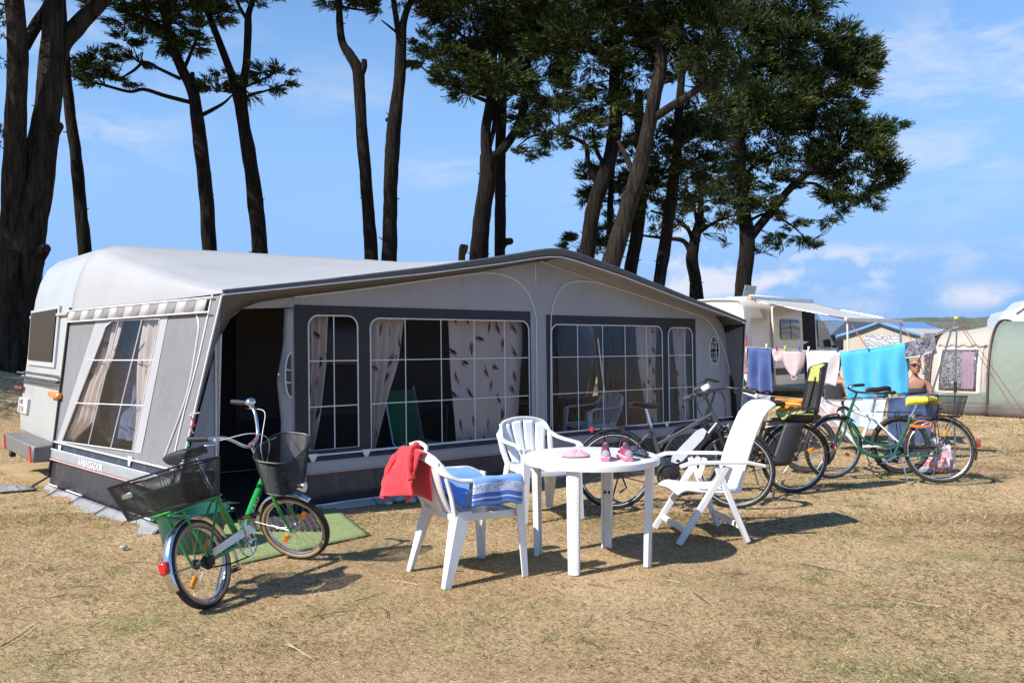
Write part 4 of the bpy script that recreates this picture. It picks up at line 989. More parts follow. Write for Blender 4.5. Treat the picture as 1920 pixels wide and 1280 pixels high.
# ------------------------------------------------------------------ things on the table
TZ = .726
def on_table(u, v): return G(u, v, TZ)
p = on_table(1080, 856); mb = MB()
def heap(a, b):
    r = a; th = b * 6.283; x = r * .095 * math.cos(th) * (1 + .15 * math.sin(3 * th)); y = r * .055 * math.sin(th) * (1 + .2 * math.cos(2 * th))
    return Vector((x, y, .004 + .055 * (1 - r ** 2.5) * (.75 + .25 * mnoise.noise((x * 30, y * 30, 1))) + .016 * mnoise.noise((x * 60, y * 60, 4)) * (1 - r)))
mb.grid(heap, 18, 44); o = mb.build('folded_cloth', fabric('pink_knit', (.74, .36, .42), .2, 60, .8), solid=.004); o.location = p; o.rotation_euler = (0, 0, .15)
tag(o, 'crumpled pink cloth lying on the round white table', 'cloth')
def sneaker(loc, yaw, s, label, upper, side, sole, name='sneaker', low=False, group=None):
    """local +x = toe; opening upwards"""
    t = thing(name, label, 'shoe', loc, (0, 0, yaw), group)
    def ring(x, hw, z0, z1, lean=0, n=14):
        return [Vector((x + lean * (.5 + .5 * math.sin(a)), hw * math.cos(a) * (1 if math.sin(a) < 0 else .86), z0 + (z1 - z0) * (.5 + .5 * math.sin(a)))) * s for a in [2 * math.pi * k / n for k in range(n)]]
    mb = MB(); sec = [(-.125, .026, .018), (-.115, .036, .02), (-.06, .038, .02), (0, .036, .02), (.06, .043, .02), (.11, .040, .02), (.135, .022, .022)]
    mb.loft([[Vector((x, hw * math.cos(a), .0 + (.026 if not low else .016) * (.5 + .5 * math.copysign(abs(math.sin(a)) ** .4, math.sin(a))))) * s for a in [2 * math.pi * k / 12 for k in range(12)]] for x, hw, _ in sec]); so2 = mb.build('sole', sole, t)
    if not low: mb = MB(); mb.loft([[Vector((x * .985, (hw - .0005) * math.cos(a), .022 + .016 * (.5 + .5 * math.sin(a)))) * s for a in [2 * math.pi * k / 12 for k in range(12)]] for x, hw, _ in sec]); mb.build('midsole', PIPE, t)
    mb = MB(); H = .55 if low else 1
    rings = [ring(-.122, .026, .02, .074 * H + .01), ring(-.112, .035, .018, .084 * H), ring(-.085, .037, .018, .090 * H), ring(-.045, .036, .018, .099 * H), ring(0, .035, .018, .100 * H), ring(.045, .038, .018, .078 * H), ring(.085, .038, .018, .058 * H), ring(.115, .030, .018, .046 * H), ring(.13, .014, .02, .034 * H)]
    mb.loft(rings); mb.build('upper', upper, t)
    mb = MB(); mb.ball(Vector((-.062, 0, .094 * H)) * s, .036 * s, 12, (1.25, .74, .32), Matrix.Rotation(-.26 if not low else 0, 3, 'Y')); mb.build('opening', mat('shoe_inside', (.05, .045, .05), .9), t)
    if not low:
        mb = MB(); mb.loft([ring(-.1275, .02, .03, .072), ring(-.122, .031, .03, .078), ring(-.09, .0362, .03, .072), ring(-.06, .0362, .034, .06)]); mb.build('heel_patch', side, t)
        mb = MB(); mb.tube([Vector((-.035, 0, .085)) * s, Vector((-.015, 0, .112)) * s, Vector((-.008, 0, .122)) * s], [.018 * s, .016 * s, .009 * s], 8, flat=(1, .3)); mb.build('tongue', upper, t)
        mb = MB()
        for k in range(4): x = .0 + .018 * k; mb.tube([Vector((x, -.026, .082 - .012 * k)) * s, Vector((x + .004, 0, .1 - .012 * k)) * s, Vector((x, .026, .082 - .012 * k)) * s], .003 * s, 4)
        mb.build('lace', PIPE, t)
        mb = MB(); mb.loft([ring(-.02, .0355, .03, .07), ring(.0, .0365, .028, .066), ring(.02, .037, .028, .06)]); mb.build('side_stripe', side, t)
    return t
PKS = mat('pink_shoe', (.33, .05, .11), .6, var=.2, scale=30); GYS = mat('grey_shoe_mesh', (.34, .33, .34), .7, var=.15, scale=60, bump=.3, bscale=200); PKO = mat('pink_sole', (.75, .18, .30), .5); NAV = mat('navy_shoe', (.045, .06, .11), .7, var=.2, scale=40)
gs = 'pink and grey sneakers on the table'
p = on_table(1136, 861); sneaker((p.x, p.y + .02, TZ), R(84), .92, 'left shoe of the pink and grey sneakers on the white table', PKS, GYS, PKO, group=gs)
p = on_table(1172, 861); sneaker((p.x, p.y + .02, TZ), R(97), .92, 'right shoe of the pink and grey sneakers on the white table', PKS, GYS, PKO, group=gs)
p = on_table(1201, 856); sneaker((p.x, p.y + .02, TZ), R(112), .72, 'small navy slip-on shoe at the right edge of the white table', NAV, NAV, BLACK_RB, 'slip_on_shoe', True)
p = on_table(1188, 848); sneaker((p.x, p.y + .05, TZ), R(100), .72, 'small navy slip-on shoe half hidden behind the right pink sneaker', NAV, NAV, BLACK_RB, 'slip_on_shoe', True)

# ------------------------------------------------------------------ mats, tub, stones, pegs, soft toy, things in the awning
mb = MB(); q = MATQ
mb.grid(lambda a, b: q[0].lerp(q[1], a).lerp(q[3].lerp(q[2], a), b) + Vector((0, 0, .006 + .006 * mnoise.noise((a * 5, b * 5, 2)))), 24, 12)
o = mb.build('turf_mat', mat('artificial_turf', (.23, .28, .115), .95, var=.3, scale=60, bump=1, bscale=300), solid=.006); tag(o, 'light green artificial turf mat in front of the awning door', 'mat')
dq = [G(455, 998), G(598, 998), G(577, 962), G(440, 962)]
mb = MB()
for i in range(15):
    f = i / 14; mb.bar(dq[0].lerp(dq[3], f) + Vector((0, 0, .028)), dq[1].lerp(dq[2], f) + Vector((0, 0, .028)), .018, .012, bev=.003)
for i in range(13):
    f = i / 12; mb.bar(dq[0].lerp(dq[1], f) + Vector((0, 0, .030)), dq[3].lerp(dq[2], f) + Vector((0, 0, .030)), .02, .016, bev=.003)
tag(mb.build('doormat', mat('dark_rubber_mat', (.055, .045, .045), .8, var=.3, scale=20)), 'dark rubber grid doormat on the green turf mat', 'doormat')
tl_ = thing('tub', 'dark green plastic tub standing behind the rear wheel of the green bicycle', 'tub', (-2.33, 6.22, 0))
GRP = mat('green_tub_plastic', (.008, .085, .06), .35, var=.12, scale=6, coat=.2)
mb = MB(); mb.lathe([(.0, 0), (.19, 0), (.20, .02), (.25, .27), (.262, .275), (.262, .285), (.243, .285), (.19, .03), (0, .025)], seg=36); mb.build('bowl', GRP, tl_)
for sg in (-1, 1):
    mb = MB(); mb.tube([(sg * .25, -.06, .27), (sg * .29, -.05, .275), (sg * .295, 0, .275), (sg * .29, .05, .275), (sg * .25, .06, .27)], .009, 6); mb.build('handle', GRP, tl_)
STN = mat('pebble', (.42, .41, .39), .8, var=.25, scale=12, bump=.3)
for i, (u, v, r, lab) in enumerate([(728, 945, .035, 'pale stone at the awning hem, left of the other stones'), (748, 939, .05, 'grey stone at the awning hem, second from the left'), (771, 941, .05, 'large flat grey stone at the awning hem behind the chair'), (788, 936, .03, 'small pale stone at the awning hem, right of the flat grey one'), (232, 1027, .025, 'pale pebble in the grass left of the green bicycle')]):
    p = G(u, v); mb = MB(); mb.ball((0, 0, r * .35), r, 12, (1.3, .9, .6)); o = mb.build('stone', STN); o.location = p; o.rotation_euler = (0, 0, i * 1.1); tag(o, lab, 'stone', 'stones along the awning hem' if i < 4 else None)
# pegs clipped on the guy of the awning corner
for i, (z, c, lab) in enumerate([(.93, (.7, .7, .68), 'white clothes peg on the awning corner seam, topmost of four'), (.86, (.62, .06, .08), 'red clothes peg on the awning corner seam'), (.80, (.65, .35, .36), 'pink clothes peg on the awning corner seam'), (.70, (.03, .45, .45), 'turquoise clothes peg on the awning corner seam')]):
    s = .36 * z / 1.87; t = OV * z / 1.87; c0 = aw_world(s - .02, t - .02, z); mb = MB()
    for k in (-.006, .006): mb.bar((k - .045, 0, .004 + k), (k * .3 + .03, 0, -k * .5), .012, .008, bev=.002)
    mb.ring((.0, 0, 0), (0, 1, 0), .006, .002, 8, 4); o = mb.build('clothes_peg', mat('peg%d' % i, c, .5)); o.location = c0; o.rotation_euler = (0, R([-15, 70, 60, 80][i]), R(20)); tag(o, lab, 'clothes peg', 'pegs on the awning corner')
# plush toy behind the side window
tc_ = aw_world(.27, 2.30, .40)
pt = thing('plush_bear', 'brown plush bear with round ears sitting behind the side window of the awning', 'soft toy', tc_, (0, 0, AYAW + R(228)))
PL = fabric('brown_plush', (.19, .115, .06), .3, 60, 1.0); PL2 = fabric('tan_plush', (.42, .30, .19), .2, 60, 1.0)
mb = MB(); mb.ball((0, 0, -.1), .17, 16, (.8, 1, 1.1)); mb.build('body', PL, pt)
mb = MB(); mb.ball((0.02, 0, .15), .135, 16, (.9, 1.1, .95)); hd = mb.build('head', PL, pt)
for sg in (-1, 1):
    mb = MB(); mb.ring((0, sg * .17, .21), (1, 0, 0), .05, .022, 18, 8); mb.ball((-.01, sg * .17, .21), .045, 10, (.4, 1, 1)); mb.build('ear', PL, hd)
    mb = MB(); mb.ball((.14, sg * .055, .19), .014, 8); mb.build('eye', BLACK_PL, hd)
mb = MB(); mb.ball((.13, 0, .11), .07, 12, (.8, 1, .8)); mb.build('muzzle', PL2, hd)
mb = MB(); mb.box((0, 0, -.38), (.3, .5, .22), b=.03); bx = mb.build('storage_box', mat('storage_box_blue', (.06, .09, .16), .5)); bx.location = tc_ + Vector((0, 0, .10)); bx.rotation_euler = (0, 0, AYAW); bx.parent = None
mb = None; tag(bx, 'dark blue storage box under the plush bear inside the awning', 'box')
# inside: camping table and green crate
it = thing('camping_table', 'folding camping table inside the awning', 'table', aw_world(4.6, 1.7, .01), (0, 0, AYAW))
mb = MB(); mb.box((0, 0, .70), (1.1, .7, .03), b=.008); mb.build('tabletop', mat('table_laminate', (.10, .12, .10), .35), it)
for x in (-.5, .5):
    for y in (-.3, .3):
        mb = MB(); mb.cyl((x, y, 0), (x * .95, y * .95, .69), .014, 8); mb.build('leg', STEEL, it)
gc = thing('camping_chair', 'green fabric camping chair with high back inside the awning', 'chair', aw_world(2.75, .62, .01), (0, 0, AYAW + R(20)))
GCF = fabric('green_canvas', (.015, .15, .06), .15)
mb = MB(); mb.grid(lambda a, b: Vector((-.24 + .48 * a, .10 + .12 * b, .42 + .55 * b)), 6, 6); mb.build('backrest', GCF, gc, solid=.02)
mb = MB(); mb.grid(lambda a, b: Vector((-.24 + .48 * a, -.35 + .45 * b, .43 - .02 * math.sin(3.14 * b))), 6, 6); mb.build('seat', GCF, gc, solid=.02)
for x in (-.26, .26):
    mb = MB(); mb.tube([(x, -.38, 0), (x, .1, .43), (x, .23, 1.0)], .012, 8); mb.build('leg', STEEL, gc)
    mb = MB(); mb.tube([(x, .25, 0), (x, -.3, .43)], .012, 8); mb.build('leg', STEEL, gc)
# ------------------------------------------------------------------ bicycles (local +x forward, +y left, ground at z=0)
SPOKE = mat('spoke_steel', (.40, .40, .41), .3, metal=.9)
ALU = mat('rim_alu', (.62, .63, .65), .28, metal=.9, var=.08, scale=40)
CHAIN = mat('oily_chain', (.035, .032, .03), .45, metal=.6, var=.4, scale=60)
TAN = mat('tan_sidewall', (.40, .27, .16), .8, var=.15, scale=30)
def wheel(par, M, c, r, tr, rimm, tyrem, hubm, tan=False, refl=2, name='wheel', nsp=28, a0=.4):
    c = Vector(c); mb = MB(M); rim = r - tr * 2.0
    mb.cur = 0; mb.ring(c, (0, 1, 0), rim - .002, .011, 56, 8, flat=(.8, 1.1))
    mb.cur = 1; mb.lathe([(.012, -.055), (.03, -.03), (.03, -.024), (.016, -.02), (.016, .02), (.03, .024), (.03, .03), (.012, .055)], c, (0, 1, 0), 14)
    mb.cur = 2
    for k in range(nsp):
        a = 2 * math.pi * k / nsp; sg = 1 if k % 2 else -1; da = .38 * (1 if (k // 2) % 2 else -1)
        h = c + Vector((math.cos(a + da) * .028, sg * .026, math.sin(a + da) * .028)); e = c + Vector((math.cos(a) * (rim - .004), 0, math.sin(a) * (rim - .004)))
        mb.tube([h, e], .0011, 3, caps=False)
    wh = mb.build(name, [rimm, hubm, SPOKE], par)
    mb = MB(M); mb.cur = 0; mb.ring(c, (0, 1, 0), r - tr, tr, 64, 12); mb.build('tyre', tyrem, wh)
    if tan:
        mb = MB(M)
        for sg in (-1, 1): mb.ring(c + Vector((0, sg * tr * .72, 0)), (0, 1, 0), r - tr * 1.25, tr * .62, 64, 8, flat=(1.0, .5))
        mb.build('sidewall', TAN, wh)
    for k in range(refl):
        a = a0 + math.pi * k; p = c + Vector((math.cos(a), 0, math.sin(a))) * rim * .60
        rm = Matrix.Rotation(-a, 3, 'Y'); mb = MB(M); mb.box(p, (.075 if tan else .07, .02, .036), rm, .006); mb.build('reflector', ORANGE, wh)
    return wh
def steer_M(head, hang, st):
    ax = Vector((-math.cos(hang), 0, math.sin(hang))); h = Vector(head)
    return Matrix.Translation(h) @ Matrix.Rotation(st, 4, ax) @ Matrix.Translation(-h)
def mudguard(par, M, c, R_, a0, a1, m, w=.05, stay=True):
    mb = MB(M); c = Vector(c); n = 28; rings = []
    for i in range(n + 1):
        a = R(a0 + (a1 - a0) * i / n); d = Vector((math.cos(a), 0, math.sin(a)))
        rings.append([c + d * (R_ - .012 * (abs(q) ** 2)) + Vector((0, q * w / 2, 0)) for q in (-1, -.6, 0, .6, 1)])
    mb.loft(rings, closed=False, caps=False); o = mb.build('mudguard', m, par, solid=.003)
    if stay:
        mb = MB(M); a = R(a1 - (a1 - a0) * .12); e = c + Vector((math.cos(a), 0, math.sin(a))) * R_
        for sg in (-1, 1): mb.tube([c + Vector((0, sg * .05, 0)), e + Vector((0, sg * w * .5, 0))], .0025, 4)
        mb.build('stay', STEEL, o)
    return o
def saddle(par, c, m=None, l=.27, w=.15, tilt=0.0, name='saddle', post=None, springs=False):
    c = Vector(c); mb = MB(Matrix.Translation(c) @ Matrix.Rotation(tilt, 4, 'Y')); rings = []
    for x, hw, z in ((-.5, .34, .0), (-.47, .44, .012), (-.36, .5, .02), (-.2, .44, .016), (0, .24, .006), (.25, .15, .006), (.43, .12, .0), (.5, .07, -.012)):
        rings.append([Vector((x * l, hw * w * math.cos(a), z + (.013 if math.sin(a) > 0 else .045 * (1 if x < .3 else .7)) * math.sin(a))) for a in [2 * math.pi * k / 12 for k in range(12)]])
    mb.loft(rings); s = mb.build(name, m or mat('black_saddle', (.02, .02, .022), .38, var=.2, scale=20, bump=.1, bscale=200), par)
    if springs:
        mb = MB(Matrix.Translation(c))
        for sg in (-1, 1): mb.tube([(-.08 + .014 * math.cos(i * 1.57), sg * .04 + .014 * math.sin(i * 1.57), -.03 - .0025 * i) for i in range(22)], .003, 4)
        mb.tube([(.1, .012, -.03), (-.09, .03, -.045)], .0035, 4); mb.tube([(.1, -.012, -.03), (-.09, -.03, -.045)], .0035, 4); mb.build('spring', STEEL, s)
    return s
def crank(par, bb, ang, rr, ringm, armm, l=.17, pedal_refl=True, spider=5):
    bb = Vector(bb); mb = MB(); y0 = -.045
    mb.ring(bb + Vector((0, y0, 0)), (0, 1, 0), rr, .005, 44, 6, flat=(.6, 1.3))
    for k in range(spider): a = 2 * math.pi * k / spider; mb.bar(bb + Vector((0, y0, 0)), bb + Vector((math.cos(a) * rr, y0, math.sin(a) * rr)), .012, .006, (0, 1, 0), .002)
    mb.lathe([(.018, -.07), (.024, -.05), (.024, .05), (.018, .07)], bb, (0, 1, 0), 12); cs = mb.build('crankset', ringm, par)
    for sg, a in ((-1, ang), (1, ang + math.pi)):
        e = bb + Vector((math.cos(a) * l, sg * .08, math.sin(a) * l)); mb = MB(); mb.bar(bb + Vector((0, sg * .065, 0)), e, .024, .014, (0, 1, 0), .004); mb.build('crank_arm', armm, cs)
        mb = MB(); mb.box(e + Vector((0, sg * .055, 0)), (.085, .085, .024), b=.006); mb.cyl(e, e + Vector((0, sg * .03, 0)), .007, 8); pd = mb.build('pedal', BLACK_PL, par)
        if pedal_refl:
            for dx in (-.044, .044): mb = MB(); mb.box(e + Vector((dx, sg * .055, 0)), (.004, .05, .014), b=.001); mb.build('reflector', ORANGE, pd)
    return cs
def chain(par, bb, hub, r1, r2, y=-.045):
    bb = Vector(bb); hub = Vector(hub); mb = MB(); d = (hub - bb).normalized(); n = Vector((-d.z, 0, d.x)) if d.x < 0 else Vector((d.z, 0, -d.x))
    n = Vector((0, 0, 1)); o = Vector((0, y, 0))
    mb.tube([bb + n * r1 + o, hub + n * r2 + o], .005, 5); mb.tube([bb - n * r1 + o, (bb + hub) / 2 - n * (r1 + r2) / 2 - Vector((0, 0, .012)) + o, hub - n * r2 + o], .005, 5)
    mb.ring(hub + o, (0, 1, 0), r2, .006, 20, 5); return mb.build('chain', CHAIN, par)
def grip(par, M, a, b, m=BLACK_RB, r=.017):
    mb = MB(M); mb.tube([Vector(a), Vector(a).lerp(Vector(b), .5), Vector(b)], [r * .95, r * 1.08, r], 10); return mb.build('grip', m, par)
def brake_lever(par, M, a, d1, d2, m=BLACK_PL):
    mb = MB(M); a = Vector(a); mb.box(a, (.03, .03, .025), b=.005); mb.tube([a, a + Vector(d1) * .5, a + Vector(d1) + Vector(d2) * .3, a + Vector(d1) + Vector(d2)], [.007, .006, .006, .004], 6, flat=(1.3, .6)); return mb.build('brake_lever', m, par)
def cable(par, M, pts, m=BLACK_RB, r=.0028, name='cable'):
    mb = MB(M); mb.tube(smooth_path([tuple(p) for p in pts], 20), r, 5); return mb.build(name, m, par)
def rack(par, x0, x1, z, w, hub, m, legs=True, tubes=4, name='luggage_rack'):
    mb = MB(); r = .005
    for i in range(tubes): y = -w / 2 + w * i / (tubes - 1); mb.tube([(x1, y, z + .005), (x0, y, z)], r, 6)
    for f in (0, .33, .66, 1): mb.tube([(x0 + (x1 - x0) * f, -w / 2, z + .002), (x0 + (x1 - x0) * f, w / 2, z + .002)], r, 6)
    if legs:
        for sg in (-1, 1):
            for xx in (x0 + .06, x0 + (x1 - x0) * .55): mb.tube([(hub[0], sg * .065, hub[2] + .03), (xx, sg * w / 2, z)], r, 6)
    return mb.build(name, m, par)
def wire_basket(par, M, bot, top, z0, z1, m, nv=46, nh=16, r=.0011, name='basket', rimr=.004):
    """bot, top: rounded outlines [(x, y)]"""
    n = len(bot); mb = MB(M)
    def pt(i, f): i = i % n; return Vector((bot[i][0] + (top[i][0] - bot[i][0]) * f, bot[i][1] + (top[i][1] - bot[i][1]) * f, z0 + (z1 - z0) * f))
    for i in range(n): mb.tube([pt(i, 0), pt(i, 1)], r, 3, caps=False)
    for k in range(nh + 1): mb.tube([pt(i, k / nh) for i in range(n)], r if 0 < k < nh else rimr, 4, closed=True)
    xs = [p[0] for p in bot]; ys = [p[1] for p in bot]; cx = (min(xs) + max(xs)) / 2; cy = (min(ys) + max(ys)) / 2
    for k in range(1, 10):
        f = k / 10; mb.tube([Vector((cx + (p[0] - cx) * f, cy + (p[1] - cy) * f, z0)) for p in bot], r, 3, closed=True)
    for i in range(0, n, 2): mb.tube([Vector((cx, cy, z0)), pt(i, 0)], r, 3, caps=False)
    return mb.build(name, m, par)
def superell(cx, cy, a, b, n, e=.35):
    return [(cx + a * math.copysign(abs(math.cos(t)) ** e, math.cos(t)), cy + b * math.copysign(abs(math.sin(t)) ** e, math.sin(t))) for t in [2 * math.pi * k / n for k in range(n)]]

# ---- 1: small green bicycle with two wire baskets, at the awning corner
GRN = mat('green_lacquer', (.012, .27, .045), .25, var=.08, scale=12, coat=.6)
def bike_green():
    b = thing('bicycle', 'small-wheeled bright green bicycle with two black wire baskets, leaning at the awning door', 'bicycle', (-1.70, 4.83, -.005), (-.30, 0, R(73)))
    r = .254; wb = 1.0; hub = (0, 0, r); fh = (wb, 0, r); bb = (.40, 0, .28); hang = R(68); head = (.86, 0, .60); S = steer_M(head, hang, -1.62); I = Matrix()
    mb = MB()
    mb.tube([(.835, 0, .655), (.62, 0, .49), (.43, 0, .33), (.40, 0, .30)], .024, 12)
    mb.tube([bb, (.34, 0, .44), (.265, 0, .64)], .019, 12)
    mb.tube([(.875, 0, .565), (.822, 0, .695)], .023, 12)
    for sg in (-1, 1):
        mb.tube([(.36, sg * .03, .28), (.2, sg * .05, .27), (0, sg * .058, r)], .011, 8); mb.tube([(0, sg * .058, r), (.12, sg * .05, .42), (.27, sg * .02, .59)], .008, 8)
    mb.lathe([(.026, -.038), (.026, .038)], bb, (0, 1, 0), 14)
    fr = mb.build('frame', GRN, b)
    nrm = Vector((-.165, 0, .405)); ax = (Vector((.62, 0, .49)) - Vector((.835, 0, .655))).normalized()
    upv = Vector((-ax.z, 0, ax.x)); upv = upv if upv.z > 0 else -upv
    text_mesh('lettering', 'ALPINA', .042, MATS['white_print'], fr, lambda a, c: Vector((.555, 0, .44)) - ax * a + (upv * math.sin((c - .016) / .025) - Vector((0, math.cos((c - .016) / .025), 0))) * .0252, width=.95)
    wheel(b, I, hub, r, .023, ALU, BLACK_RB, BLACK_PL, True, 2, a0=.75)
    wheel(b, S, fh, r, .023, ALU, BLACK_RB, STEEL, True, 2, a0=.95)
    mb = MB(S)
    for sg in (-1, 1): mb.tube([(.885, sg * .045, .545), (.915, sg * .052, .46), (.96, sg * .054, .34), (wb, sg * .052, r)], [.014, .013, .011, .009], 10)
    mb.tube([(.885, -.047, .55), (.885, .047, .55)], .016, 10); mb.tube([(.88, 0, .55), (.872, 0, .575)], .018, 10); mb.build('fork', GRN, b)
    CHR = CHROME
    mudguard(b, I, hub, r + .022, 20, 200, CHR, .06); mudguard(b, S, fh, r + .022, 60, 190, CHR, .058)
    # stem and swept handlebar
    mb = MB(S); mb.tube([(.825, 0, .69), (.762, 0, .845), (.765, 0, .86)], .0115, 10); mb.box((.77, 0, .87), (.04, .045, .03), b=.006)
    bar = smooth_path([(.50, .27, 1.02), (.60, .26, 1.03), (.70, .19, 1.01), (.765, .085, .90), (.772, 0, .872), (.765, -.085, .90), (.70, -.19, 1.01), (.60, -.26, 1.03), (.50, -.27, 1.02)], 48)
    mb.tube(bar, .011, 10); hb = mb.build('handlebar', CHROME, b)
    grip(hb, S, (.62, .255, 1.03), (.49, .272, 1.02)); grip(hb, S, (.62, -.255, 1.03), (.49, -.272, 1.02))
    mb = MB(S); mb.ball((.66, .225, 1.06), .036, 14, (1, 1, .75)); mb.build('bell', CHROME, hb)
    brake_lever(hb, S, (.66, .235, 1.015), (.03, .01, -.02), (-.10, .02, -.01), CHROME); brake_lever(hb, S, (.66, -.235, 1.015), (.03, -.01, -.02), (-.10, -.02, -.01), CHROME)
    cable(hb, S, [(.68, .23, 1.01), (.80, .15, 1.03), (.86, -.02, .96), (.86, -.06, .85), (.87, -.02, .60)], mat('pale_cable', (.6, .6, .58), .5)); cable(hb, S, [(.68, -.23, 1.01), (.84, -.12, 1.02), (.87, .03, .90), (.83, .05, .72), (.80, .02, .62)], MATS['pale_cable'])
    mb = MB(S)
    for y in (-.03, .04): mb.ring((.772, y, .875), (0, 1, 0), .013, .005, 14, 6)
    mb.build('red_band', RED_LENS, hb)
    # front basket in front of the stem
    wire_basket(b, S, superell(.97, 0, .105, .15, 120, .6), superell(.985, 0, .15, .20, 120, .6), .60, .87, mat('black_wire', (.015, .015, .016), .4), nh=40, r=.0015, rimr=.005)
    mb = MB(S); mb.tube([(.86, -.15, .85), (.80, -.03, .855), (.80, .03, .855), (.86, .15, .85)], .005, 6); mb.build('basket_bracket', STEEL, b)
    mb = MB(S); mb.lathe([(.0, -.06), (.022, -.055), (.034, -.02), (.036, .0)], (1.11, 0, .585), (1, 0, 0), 16); hl = mb.build('headlight', CHROME, b); mb = MB(S); mb.ball((1.11, 0, .585), .034, 12, (.35, 1, 1)); mb.build('lens', GLASS_LENS, hl)
    mb = MB(S); mb.cyl((.93, .075, .46), (.95, .075, .38), .016, 12); mb.cyl((.925, .075, .475), (.922, .075, .49), .01, 10); mb.build('dynamo', STEEL, b)
    # saddle, post, rack, rear basket, bowl
    mb = MB(); mb.tube([(.262, 0, .62), (.185, 0, .85)], .0125, 10); mb.box((.195, 0, .81), (.05, .03, .03), b=.005); mb.build('seat_post', CHROME, b)
    saddle(b, (.15, 0, .89), w=.20, l=.29, springs=True, tilt=-.10)
    mb = MB(); 
    for y in (-.055, .055): mb.bar((.26, y, .60), (-.22, y, .565), .018, .012, bev=.003)
    for x in (.2, .02, -.2): mb.bar((x, -.06, .583), (x, .06, .583), .018, .010, bev=.002)
    for sg in (-1, 1): mb.tube([(0, sg * .062, r + .01), (-.10, sg * .058, .565)], .008, 8)
    mb.build('luggage_rack', GRN, b)
    wire_basket(b, I, superell(-.02, .06, .155, .23, 140, .3), superell(-.03, .06, .19, .285, 140, .3), .60, .81, MATS['black_wire'], nh=34, r=.0014, rimr=.005)
    mb = MB(); mb.box((-.205, .19, .735), (.012, .075, .03), b=.004); mb.build('badge', STEEL, b)
    crank(b, bb, R(100), .088, CHROME, CHROME, .15); chain(b, bb, hub, .088, .035)
    mb = MB(); cg = [(.49, .33), (.44, .375), (.38, .37), (.05, .31), (.05, .27), (.36, .315), (.45, .32)]
    mb.prism(cg, -.062, -.056, lambda a, c, d: Vector((a, d, c))); mb.build('chain_guard', CHROME, b)
    mb = MB(); mb.box((-.286, 0, .30), (.04, .055, .07), b=.010); mb.build('tail_light', RED_LENS, b)
    mb = MB(); mb.tube([(.30, .06, .25), (.24, .16, .02)], .007, 8); mb.build('kickstand', STEEL, b)
    mb = MB(); mb.lathe([(.015, -.085), (.03, -.08), (.03, -.06), (.045, -.055), (.045, -.05), (.02, -.045)], hub, (0, 1, 0), 16); mb.build('sprocket', CHAIN, b)
    return b
bk1 = bike_green()
from mathutils import Euler
BM = Matrix.Translation(bk1.location) @ Euler(bk1.rotation_euler).to_matrix().to_4x4()
bw = thing('bowl', 'dark green plastic bowl lying in the rear wire basket of the green bicycle', 'bowl', BM @ Vector((-.03, .05, .615)), (-.30, 0, R(73)))
mb = MB(); mb.lathe([(0, 0), (.10, 0), (.155, .10), (.165, .105), (.155, .112), (.095, .012), (0, .01)], seg=32); mb.build('bowl_shell', mat('dark_green_bowl', (.012, .07, .05), .3, coat=.3), bw)

